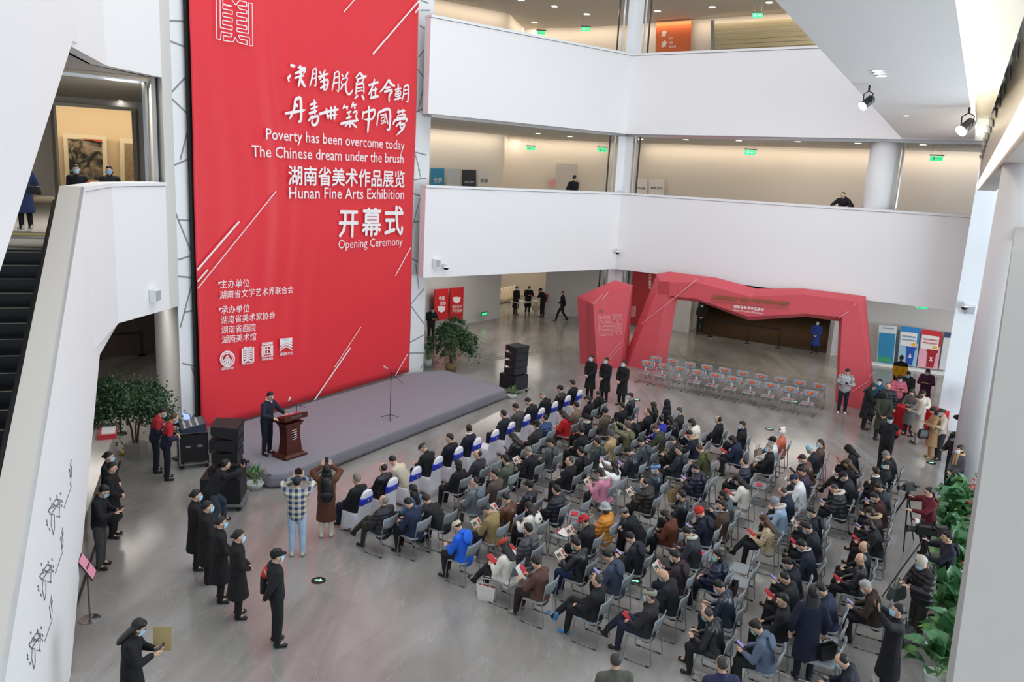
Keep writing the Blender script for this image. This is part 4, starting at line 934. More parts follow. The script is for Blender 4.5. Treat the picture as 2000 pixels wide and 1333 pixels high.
hmesh('bu', lambda b: (b.ell((0, -.022, .030), (.083, .092, .103), 16, 10), b.ell((0, -.125, .005), (.038, .034, .038), 10, 8), b.ell((0, .01, .07), (.066, .072, .056), 12, 8)))
def dome(b, c, r, zc, n=18):
    rs = []
    for k in range(7):
        a = PI/2*k/6; z = zc+(r[2])*math.sin(a); q = max(.001, math.cos(a))
        rs.append([Vector((c[0]+r[0]*q*math.cos(2*PI*i/n), c[1]+r[1]*q*math.sin(2*PI*i/n), z)) for i in range(n)])
    b.rings([[Vector((v.x, v.y, zc-.02)) for v in rs[0]]]+rs)
def brim(b, c, rx, ry, z, th, y0=None, n=18):
    pts = [(c[0]+rx*math.cos(2*PI*i/n), c[1]+ry*math.sin(2*PI*i/n)) for i in range(n)]
    if y0 is not None: pts = [p for p in pts if p[1] > y0]
    b.prism(pts, z, z+th)
hmesh('cap', lambda b: (dome(b, (0, -.008), (.092, .110, .088), .038), brim(b, (0, .05), (.078), .11, .022, .014, .03)), .009, 2, 'hat')
hmesh('flt', lambda b: (b.ell((0, .008, .072), (.100, .125, .040), 18, 8, Matrix.Rotation(R(-8), 3, 'X')), b.ell((0, -.01, .055), (.090, .108, .05), 18, 8), brim(b, (0, .04), .085, .105, .032, .014, .05)), .009, 2, 'hat')
hmesh('bea', lambda b: (b.ell((0, -.015, .040), (.092, .106, .112), 18, 12), b.lathe([(.088, .0), (.098, .01), (.098, .03), (.09, .045)], (0, -.015, .0), 18, None, 1, 1.15)), .009, 2, 'hat')
hmesh('ber', lambda b: (b.ell((0, -.03, .085), (.125, .135, .048), 18, 8, Matrix.Rotation(R(-14), 3, 'X')), b.ell((0, -.01, .05), (.086, .102, .05), 16, 8)), .009, 2, 'hat')
hmesh('fed', lambda b: (b.ell((0, 0, .040), (.165, .175, .012), 22, 6), b.lathe([(.094, .04), (.09, .11), (.07, .135), (.03, .125)], (0, 0, 0), 18, None, 1, 1.15)), .009, 1, 'hat')
hmesh('buc', lambda b: (b.lathe([(.135, .0), (.100, .045), (.092, .10), (.06, .135), (.01, .14)], (0, -.005, 0), 20, None, 1, 1.12)), .009, 2, 'hat')
hmesh('hod', lambda b: (b.ell((0, -.035, .02), (.108, .110, .135), 18, 12), b.ell((0, -.07, -.10), (.12, .09, .09), 14, 8)), .011, 2, 'hood')
hmesh('knt', lambda b: (b.ell((0, -.015, .035), (.092, .106, .10), 18, 12), b.cap((0, -.02, .10), (0, -.12, .16), .075, .012, 10)), .010, 2, 'hat')
b = MB(); rs = []
for k in range(7):
    z = -.092+.10*k/6; row = []
    for i in range(9):
        a = R(-62+124*i/8); rr = 1-.05*abs(k-3)/3; row.append(Vector((.080*math.sin(a)*rr, .004+.104*math.cos(a)*rr+(.012 if 3 <= i <= 5 and k > 1 else 0), z)))
    rs.append(row)
b.add([v for r_ in rs for v in r_], [[k*9+i, k*9+i+1, (k+1)*9+i+1, (k+1)*9+i] for k in range(6) for i in range(8)]); MASKM = b.mesh('face_mask', BLACK, True)
b = MB()
for s in (-1, 1):
    b.tube([(s*.033+.024*math.cos(2*PI*i/10), .103, .006+.018*math.sin(2*PI*i/10)) for i in range(11)], .0028, 4); b.tube([(s*.057, .10, .01), (s*.080, .0, .005)], .0025, 4)
b.tube([(-.009, .104, .008), (.009, .104, .008)], .0025, 4); GLM = b.mesh('glasses', BLACK)
b = MB(); b.ell((0, -.135, -.05), (.15, .045, .13), 14, 10, Matrix.Rotation(R(-8), 3, 'X')); b.ell((0, -.02, .06), (.11, .085, .035), 12, 6); HOODB = remesh(b, 'hood', [BLACK], .014, 2)
b = MB(); b.tube([(.10*math.sin(2*PI*i/14)*1.15, .105*-math.cos(2*PI*i/14)-.015, .075+.02*math.cos(2*PI*i/14)) for i in range(15)], .042, 8); FURM = remesh(b, 'fur_collar', [BLACK], .013, 1)
b = MB(); b.tube([(.068*math.sin(2*PI*i/14), .068*-math.cos(2*PI*i/14)+.0, .095+.012*math.cos(2*PI*i/14)) for i in range(15)], .016, 6); b.cap((0, .095, .045), (0, .08, .08), .014, .03, 6); COLM = b.mesh('shirt_collar', BLACK, True)
b = MB(); b.tube([(.085*math.sin(2*PI*i/14), .085*-math.cos(2*PI*i/14)+.005, .085) for i in range(15)], .035, 8); b.cap((.04, .11, .06), (.05, .14, -.22), .04, .035, 8, 1, .5); b.cap((-.04, .11, .06), (-.05, .14, -.20), .04, .035, 8, 1, .5); SCM = b.mesh('scarf', BLACK, True)
b = MB(); b.cap((-.24, 0, -.14), (-.23, 0, -.19), .079, .078, 12); ARMB = b.mesh('armband', BLACK, True)
b = MB(); b.box((0, -.20, -.16), (.30, .16, .44)); BPK = b
SHOES = {}
def shoe(u, s='111111'):
    k = (u, s)
    if k not in SHOES: SHOES[k] = shoe_mesh(mat('shoe_'+u, u, .45), mat('sole_'+s, s, .6))
    return SHOES[k]
HC_ = {'k': '14110F', 'd': '2A1D16', 'b': '4A3222', 'g': '77756F', 'w': 'A9A7A2', 'n': '3A3836'}
def cloth(c, kind):
    if kind == 'l': return mat('leather_'+c, c, .32, bump=('noise', 9, .35), spec=.6)
    if kind == 'q': return mat('quilted_'+c, c, .5, bump=('Z', 3.2, .6))
    if kind == 'k': return mat('knit_'+c, c, .9, bump=('noise', 60, .5))
    return mat('cloth_'+c, c, .85, bump=('noise', 9, .9))
def setm(o, m, i=0):
    o.material_slots[i].link = 'OBJECT'; o.material_slots[i].material = m
def pattern(kind):
    if kind in MATS: return MATS[kind]
    m = bpy.data.materials.new(kind); m.use_nodes = True; nt = m.node_tree; b = nt.nodes['Principled BSDF']; b.inputs['Roughness'].default_value = .85
    N = nt.nodes.new; L = nt.links.new; tc = N('ShaderNodeTexCoord')
    if kind == 'plaid':
        cols = ('243A66', 'C9C4AE')
        w = []
        for ax in ('X', 'Z'):
            t = N('ShaderNodeTexWave'); t.bands_direction = ax; t.inputs['Scale'].default_value = 2.6; L(tc.outputs['Object'], t.inputs[0])
            r = N('ShaderNodeValToRGB'); r.color_ramp.interpolation = 'CONSTANT'; r.color_ramp.elements[0].color = (0, 0, 0, 1); r.color_ramp.elements[1].position = .5; r.color_ramp.elements[1].color = (1, 1, 1, 1); L(t.outputs[1], r.inputs[0]); w.append(r)
        a = N('ShaderNodeMix'); a.data_type = 'RGBA'; a.blend_type = 'ADD'; a.inputs[0].default_value = 1; L(w[0].outputs[0], a.inputs[6]); L(w[1].outputs[0], a.inputs[7])
        md = N('ShaderNodeMath'); md.operation = 'MULTIPLY'; md.inputs[1].default_value = .5; L(a.outputs[2], md.inputs[0])
        f = md.outputs[0]
    elif kind == 'check':
        cols = ('15161A', 'DADADA'); t = N('ShaderNodeTexChecker'); t.inputs['Scale'].default_value = 26; L(tc.outputs['Object'], t.inputs[0]); t.inputs[1].default_value = (1, 1, 1, 1); t.inputs[2].default_value = (0, 0, 0, 1); f = t.outputs[1]
    elif kind == 'leopard':
        cols = ('C2AD8C', '4E3C2A'); t = N('ShaderNodeTexVoronoi'); t.inputs['Scale'].default_value = 34; L(tc.outputs['Object'], t.inputs[0]); r = N('ShaderNodeMath'); r.operation = 'LESS_THAN'; r.inputs[1].default_value = .32; L(t.outputs[0], r.inputs[0]); f = r.outputs[0]
    elif kind == 'camo':
        cols = ('6E6450', '2D2A22'); t = N('ShaderNodeTexVoronoi'); t.inputs['Scale'].default_value = 16; L(tc.outputs['Object'], t.inputs[0]); f = t.outputs[0]
    elif kind in ('redtop', 'blacktop'):
        cols = ('1B2036', 'B0222C') if kind == 'redtop' else ('D6A61C', '17181C'); t = N('ShaderNodeSeparateXYZ'); L(tc.outputs['Object'], t.inputs[0]); r = N('ShaderNodeMath'); r.operation = 'GREATER_THAN'; r.inputs[1].default_value = 1.22 if kind == 'redtop' else 1.30; L(t.outputs[2], r.inputs[0]); f = r.outputs[0]
    elif kind == 'denim': cols = ('3F5E80', '6C8AA8'); t = N('ShaderNodeTexNoise'); t.inputs['Scale'].default_value = 9; L(tc.outputs['Object'], t.inputs[0]); f = t.outputs[0]
    mx = N('ShaderNodeMix'); mx.data_type = 'RGBA'; mx.inputs[6].default_value = (*srgb(cols[0]), 1); mx.inputs[7].default_value = (*srgb(cols[1]), 1); L(f, mx.inputs[0]); L(mx.outputs[2], b.inputs['Base Color'])
    MATS[kind] = m; return m
MASKC = {'m': 'A9D3E8', 'M': 'E6EAEE', 't': '8ED3CC', 'v': '7FA9D8'}
MC = {k: mat('mask_'+c, c, .8) for k, c in MASKC.items()}
ITEMS = {}
def item_mesh(kind):
    if kind in ITEMS: return ITEMS[kind]
    b = MB()
    if kind == 'phone': b.box((0, 0, 0), (.075, .009, .15)); b.mi = 1; b.box((0, -.006, 0), (.068, .003, .138)); me = b.mesh('smartphone', [BLACK, mat('phone_screen', '8E8BD0', .3, emit=('8E8BD0', .5))])
    elif kind == 'darkphone': b.box((0, 0, 0), (.078, .010, .155)); b.mi = 1; b.box((0, -.006, 0), (.07, .003, .14)); me = b.mesh('smartphone', [BLACK, mat('dark_screen', '2A3648', .15)])
    elif kind == 'book': 
        b.add([(-.0, 0, -.105), (-.15, .03, -.105), (-.15, .03, .105), (0, 0, .105), (0, .006, -.105), (-.15, .036, -.105), (-.15, .036, .105), (0, .006, .105)], [[0, 1, 2, 3], [7, 6, 5, 4], [0, 4, 5, 1], [1, 5, 6, 2], [2, 6, 7, 3]])
        b.add([(0, 0, -.105), (0, 0, .105), (.15, .03, .105), (.15, .03, -.105), (0, .006, -.105), (0, .006, .105), (.15, .036, .105), (.15, .036, -.105)], [[0, 1, 2, 3], [7, 6, 5, 4], [0, 3, 7, 4], [3, 2, 6, 7], [1, 5, 6, 2]])
        b.mi = 1; b.add([(-.13, .022, -.05), (-.03, .002, -.05), (-.03, .002, .05), (-.13, .022, .05)], [[0, 1, 2, 3]]); b.mi = 2; b.add([(.04, .004, -.02), (.12, .020, -.02), (.12, .020, .07), (.04, .004, .07)], [[0, 1, 2, 3]])
        me = b.mesh('open_brochure', [mat('page_cream', 'E6DDCD', .6), mat('page_picture', '6E6A66', .6), mat('page_red', 'C8434A', .6)])
    elif kind == 'red': b.box((0, 0, 0), (.15, .008, .21)); b.mi = 1; b.box((.077, .0, 0), (.004, .006, .2)); me = b.mesh('red_booklet', [CORR, PAPER])
    elif kind == 'paper': b.add([(-.12, 0, -.14), (.10, .03, -.13), (.11, .04, .16), (-.11, 0, .15), (-.12, .003, -.14), (.10, .033, -.13), (.11, .043, .16), (-.11, .003, .15)], [[0, 1, 2, 3], [7, 6, 5, 4]]); b.mi = 1; b.box((.1, .01, .02), (.12, .004, .2)); me = b.mesh('loose_papers', [PAPER, CORR])
    elif kind == 'envelope': b.box((0, 0, 0), (.25, .006, .35)); me = b.mesh('brown_envelope', [mat('kraft', 'B09A6A', .7)])
    elif kind == 'tablet': b.box((0, 0, 0), (.2, .008, .27)); b.mi = 1; b.box((0, -.006, 0), (.17, .003, .23)); me = b.mesh('tablet', [PAPER, mat('tablet_screen', '141C30', .15)])
    elif kind == 'camera': b.box((0, 0, 0), (.14, .07, .10)); b.box((0, 0, .06), (.06, .06, .03)); b.lathe([(.035, 0), (.038, .08), (.03, .09)], (0, .03, 0), 14, Matrix.Rotation(R(-90), 3, 'X')); me = b.mesh('camera', [BLACK])
    ITEMS[kind] = me; return me
INAME = {'phone': 'smartphone', 'darkphone': 'smartphone', 'book': 'open_brochure', 'red': 'red_booklet', 'paper': 'loose_papers', 'envelope': 'envelope', 'tablet': 'tablet', 'camera': 'camera'}
ICAT = {'phone': 'phone', 'darkphone': 'phone', 'book': 'brochure', 'red': 'booklet', 'paper': 'papers', 'envelope': 'envelope', 'tablet': 'tablet', 'camera': 'camera'}
SEX = {'f': .955, 'm': 1.0}
def person(pos, head_deg, pose, sex, hair, top, leg, ex='', desc='', shoes=None, scale=None, garment=None, group=None, item=None, prefix='', tz=0):
    """pos = floor point under the figure; head_deg = compass direction it faces; hair 'style+colour[/hat+hex]'"""
    T = TPL[pose]; sc = scale or SEX[sex]*(1+random.uniform(-.015, .02))
    t = thing('person', prefix+desc, 'person', pos, R(head_deg-90), group); t.scale = (sc, sc, sc)
    bo = obj('body', T.body, t)
    hs, _, hat = hair.partition('/')
    if hs and hs[:-1] != 'bl': o = obj('hair', HAIR[hs[:-1]], t, T.HM); setm(o, mat('hair_'+HC_[hs[-1]], HC_[hs[-1]], .5, bump=('noise', 30, .4)))
    if hat: o = obj('hood' if hat[:3] == 'hod' else 'hat', HAIR[hat[:3]], t, T.HM); setm(o, cloth(hat[3:], 'k' if hat[:3] in ('bea', 'knt') else ''))
    kind = 'l' if 'l' in ex else 'q' if 'q' in ex else 'k' if 'K' in ex else ''
    pat = {'P': 'plaid', 'X': 'leopard', 'Y': 'camo', 'J': 'denim', 'H': 'check', 'Z': 'redtop', 'G': 'blacktop'}
    tm = next((pattern(pat[c]) for c in ex if c in pat), None) or cloth(top, kind)
    gm = garment or ('coat' if 'c' in ex else 'puffer' if 'q' in ex else 'jacket')
    o = obj({'coat': 'coat', 'puffer': 'puffer_jacket', 'jacket': 'jacket'}[gm], getattr(T, gm), t); setm(o, tm)
    o = obj('trousers', T.trousers, t); setm(o, cloth(leg, ''))
    sm = shoe(*(shoes or ('17171A',)))
    for M in T.feet: obj('shoe', sm, t, M)
    for c in ex:
        if c in MC: o = obj('face_mask', MASKM, t, T.HM); setm(o, MC[c])
    if 'g' in ex: obj('glasses', GLM, t, T.HM)
    if 'h' in ex: o = obj('hood', HOODB, t, T.NM); setm(o, tm)
    if 'f' in ex: o = obj('fur_collar', FURM, t, T.NM); setm(o, mat('fur_'+('C9B08A' if 'F' in ex else 'DDD6CB'), 'C9B08A' if 'F' in ex else 'DDD6CB', .95, bump=('noise', 60, 1)))
    if 'w' in ex: o = obj('shirt_collar', COLM, t, T.NM); setm(o, PRINTW)
    if 'r' in ex: o = obj('scarf', SCM, t, T.NM); setm(o, cloth('3A35A8' if 'V' in ex else '1E2A48' if 'N' in ex else 'B99A6E' if 'T' in ex else 'CFCBBF', 'k'))
    if 'a' in ex: o = obj('armband', T.arm, t); setm(o, mat('armband_red', 'C8281E', .6))
    if 'W' in ex: o = obj('vest', T.vest, t); setm(o, cloth('B4B7BB', 'q'))
    if item:
        hm = (T.hands[0]+T.hands[1])/2 if pose not in ('TW', 'TO', 'TB') else T.hands[1]
        M = Matrix.Translation(pos) @ Matrix.Rotation(R(head_deg-90), 4, 'Z') @ Matrix.Scale(sc, 4) @ Matrix.Translation(hm+Vector((0, .01, .03)))
        tilt = -55 if pose in ('N', 'D', 'E', 'C', 'L', 'R', 'B', 'TD', 'TL', 'F') else -8
        if item in ('paper', 'book') and pose != 'U': tilt = -40
        M = M @ Matrix.Rotation(R(tilt), 4, 'X')
        if item == 'camera': M = M @ Matrix.Rotation(R(8), 4, 'X')
        o = bpy.data.objects.new(INAME[item], item_mesh(item)); COL.objects.link(o); o.matrix_world = M
        tag(o, f'{ {"phone":"lit smartphone","darkphone":"dark smartphone","book":"open brochure","red":"red booklet","paper":"loose papers","envelope":"brown envelope","tablet":"white-framed tablet","camera":"black camera"}[item] } held by {" ".join(desc.split()[:11])}', ICAT[item])
    return t
def place(px, pose, z=0, head_deg=148, sc=1.0):
    """floor position such that the head of this pose stands where it was surveyed"""
    T = TPL[pose]; h = T.head*sc; P = at(px, h.z+z); a = R(head_deg-90)
    return Vector((P.x-(h.x*math.cos(a)-h.y*math.sin(a)), P.y-(h.x*math.sin(a)+h.y*math.cos(a)), z))

# ------------------------------------------------------------------ chairs
def build_chair():
    t = bpy.data.objects.new('stacking_chair', None); COL.objects.link(t)
    b = MB(); n = 6
    for j in range(n):
        pass
    g = [[Vector((-.215+.43*i/6, -.20+.41*j/6, .455-.012*math.sin(PI*i/6)*math.sin(PI*j/6)-(.02 if j == 6 else 0))) for i in range(7)] for j in range(7)]
    vs = [v for r_ in g for v in r_]; b.add(vs+[v-Vector((0, 0, .018)) for v in vs], [[j*7+i, j*7+i+1, (j+1)*7+i+1, (j+1)*7+i] for j in range(6) for i in range(6)]+[[49+(j+1)*7+i, 49+(j+1)*7+i+1, 49+j*7+i+1, 49+j*7+i] for j in range(6) for i in range(6)]+[[i+1, i, 49+i, 49+i+1] for i in range(6)]+[[42+i, 43+i, 91+i+1, 91+i] for i in range(6)]+[[j*7, (j+1)*7, 49+(j+1)*7, 49+j*7] for j in range(6)]+[[(j+1)*7+6, j*7+6, 49+j*7+6, 49+(j+1)*7+6] for j in range(6)])
    b.build('seat', GREYPL, t, True)
    b = MB(); pts = []
    for j in range(5):
        z = .60+.26*j/4; hw = (.17, .205, .225, .23, .222)[j]
        pts.append([Vector((-hw+2*hw*i/8, -.215-.05*(z-.6)/.26-.035*(1-abs(-1+2*i/8)**2)+.0, z-(.02 if j == 0 else 0)*abs(-1+i/4)*-1)) for i in range(9)])
    vs = [v for r_ in pts for v in r_]; m_ = len(vs)
    b.add(vs+[v-Vector((0, .014, 0)) for v in vs], [[j*9+i, (j+1)*9+i, (j+1)*9+i+1, j*9+i+1] for j in range(4) for i in range(8)]+[[m_+j*9+i, m_+j*9+i+1, m_+(j+1)*9+i+1, m_+(j+1)*9+i] for j in range(4) for i in range(8)]+[[i, i+1, m_+i+1, m_+i] for i in range(8)]+[[36+i+1, 36+i, m_+36+i, m_+36+i+1] for i in range(8)]+[[j*9, m_+j*9, m_+(j+1)*9, (j+1)*9] for j in range(4)]+[[j*9+8, (j+1)*9+8, m_+(j+1)*9+8, m_+j*9+8] for j in range(4)])
    b.build('backrest', GREYPL, t, True)
    FR = mat('chair_frame_grey', '9A9C9D', .35, .7)
    for s in (-1, 1):
        b = MB(); b.tube([(s*.225, -.17, .44), (s*.228, .16, .44), (s*.232, .20, .42), (s*.245, .235, .05), (s*.245, .21, .014), (s*.245, -.24, .014), (s*.243, -.265, .05), (s*.228, -.215, .46), (s*.225, -.235, .62), (s*.222, -.265, .84)], .0105, 6); b.build('side_frame', FR, t, True)
        for y in (.17, -.20): b = MB(); b.box((s*.245, y, .010), (.026, .07, .020)); b.build('glide', RUBBER, t)
    b = MB(); b.tube([(-.228, .12, .437), (.228, .12, .437)], .008, 6); b.tube([(-.228, -.16, .437), (.228, -.16, .437)], .008, 6); b.build('crossbar', FR, t)
    return t
CH0 = build_chair(); _cu = [False]
b = MB(); b.box((0, 0, 0), (.19, .004, .085)); b.mi = 1
for i in range(3): b.box((-.032+.032*i, .004, 0), (.020, .003, .026))
LABM = b.mesh('reserved_label', [mat('label_orange_red', 'E04A2A', .5), mat('label_yellow', 'F2C14A', .5)])
def chair(pos, deg, label, group='grey chairs of the audience', lab=False):
    t = CH0 if not _cu[0] else copy_tree(CH0); _cu[0] = True
    t.location = pos; t.rotation_euler = (0, 0, R(deg-90)); t['label'] = label; t['category'] = 'chair'; t['group'] = group
    if lab: LABS.append((t))
    return t
LABS = []
def vip_chair():
    t = bpy.data.objects.new('covered_banquet_chair', None); COL.objects.link(t)
    WC = mat('white_spandex', 'E4E3EA', .7, bump=('noise', 3, .1)); b = MB()
    def sq(hx, y0, y1, z, pin=0, n=3, lift=0):
        cs = [(-hx, y0), (hx, y0), (hx, y1), (-hx, y1)]; out = []
        cx, cy = 0, (y0+y1)/2
        for k in range(4):
            a, c = cs[k], cs[(k+1) % 4]
            for i in range(n):
                u = i/n; w_ = 4*u*(1-u); x = a[0]+(c[0]-a[0])*u; y = a[1]+(c[1]-a[1])*u
                out.append(Vector((x+(cx-x)*pin*w_, y+(cy-y)*pin*w_, z+lift*w_)))
        return out
    b.rings([sq(.24, -.27, .25, 0, .12, 4, .07), sq(.228, -.25, .235, .12, .10, 4, .03), sq(.22, -.22, .22, .30, .05, 4), sq(.218, -.215, .215, .44, .01, 4), sq(.20, -.2, .20, .475, 0, 4)])
    b.build('seat_cover', WC, t, True)
    b = MB(); rs = []
    for k in range(10):
        z = [.0, .2, .42, .55, .68, .8, .88, .95, 1.0, 1.02][k]; hw = [.235, .222, .205, .20, .198, .195, .185, .155, .10, .03][k]; y = -.225-.10*max(0, z-.42)/.6 if z > .42 else -.225-.03*(.42-z)/.42
        th = .045 if k < 9 else .02
        rs.append([Vector((math.copysign(abs(math.cos(2*PI*i/16))**.55, math.cos(2*PI*i/16))*hw, y+math.sin(2*PI*i/16)*th, z)) for i in range(16)])
    b.rings(rs); bk_ = b.build('back_cover', WC, t, True)
    b = MB(); rs = []
    for k, z in enumerate((.70, .735, .80, .835)):
        y = -.225-.10*(z-.42)/.6; rs.append([Vector((math.copysign(abs(math.cos(2*PI*i/16))**.55, math.cos(2*PI*i/16))*.206, y+math.sin(2*PI*i/16)*.056, z+.02*abs(math.cos(2*PI*i/16))*(1 if k > 1 else -1))) for i in range(16)])
    b.rings(rs); sa = b.build('sash', mat('royal_blue_satin', '2A3BB8', .35), t, True)
    b = MB(); b.lathe([(.018, -.01), (.03, 0), (.018, .01)], (0, -.352, .768), 12, Matrix.Rotation(R(90), 3, 'X')); b.build('buckle', CHROME, sa)
    return t
# ================================================================== THE AUDIENCE
BK = '15161A'; CHc = '33353A'; NV = '1A2136'; JN = '26344C'
tall = ordn+['fifteenth']
vpx = [(718, 957), (767, 934), (810, 915), (858, 894), (895, 873), (934, 856), (965, 841), (995, 826), (1029, 812), (1054, 799), (1081, 785.5), (1107, 775), (1134, 762)]
V0 = vip_chair()
a_ = at(vpx[0], 1.02); z_ = at(vpx[-1], 1.02); vdir = (z_-a_)/12; FV = 149
vpos = []
for i in range(13):
    P = a_+vdir*i; q = az(FV); P = Vector((P.x, P.y, 0))+q*.325; vpos.append(P)
    t = V0 if i == 0 else copy_tree(V0); t.location = P; t.rotation_euler = (0, 0, R(FV-90))
    tag(t, f'{tall[i]} white covered front-row chair with blue sash, counted from the podium end', 'chair', 'white covered chairs in the front row')
# x, y of head | pose | sex | hair | top | trousers | extras | description | held thing
VIP = [(701, 931, 'N', 'm', 'shg', BK, NV, '', 'man with thick grey hair and black coat at near end of front row', None, 0),
 (751, 906, 'N', 'm', 'bdk', BK, BK, 'l', 'man with thinning crown and shiny black leather jacket in front row', None, 1),
 (804, 883, 'F', 'm', 'shk', 'CFC6AE', '4A2E20', '', 'man in cream jacket bending forward in front row', None, 2),
 (831, 873, 'D', 'm', 'shg/flt34363A', BK, BK, 'g', 'elderly man with dark flat cap and glasses in front row', None, 3),
 (885, 853, 'L', 'm', 'shk', '14161E', BK, '', 'short-haired man in dark navy coat beside the flat-capped man', None, 4),
 (921, 832, 'R', 'm', 'shk', '151C2C', BK, 'w', 'man in navy suit with white shirt collar in front row', None, 5),
 (984, 805, 'N', 'm', 'shk', '1E232C', BK, '', 'man in slate jacket just past the unused white chair', None, 7),
 (1020, 796, 'B', 'm', 'shk', '4A4845', BK, '', 'man in grey wool jacket filming from front row', 'phone', 8),
 (1038, 779, 'D', 'm', 'shk', '14161F', BK, 'mg', 'masked man with glasses in dark navy jacket in front row', None, 9),
 (1071, 769, 'D', 'm', 'bzg', '12131B', BK, '', 'man with grey crew cut and dark coat in front row', None, 10),
 (1104, 759, 'N', 'm', 'shk/cap1A1B1E', '222222', BK, 'l', 'man with black cap and dark leather jacket in front row', None, 11),
 (1127, 745, 'N', 'm', 'shk', BK, BK, '', 'man in black coat at the far end of front row', None, 12)]
for x, y, po, sx, ha, tp, lg, ex, de, it, ci in VIP:
    person(vpos[ci]+Vector((0, 0, .02)), FV, po, sx, ha, tp, lg, ex, de, item=it, scale=1.0)
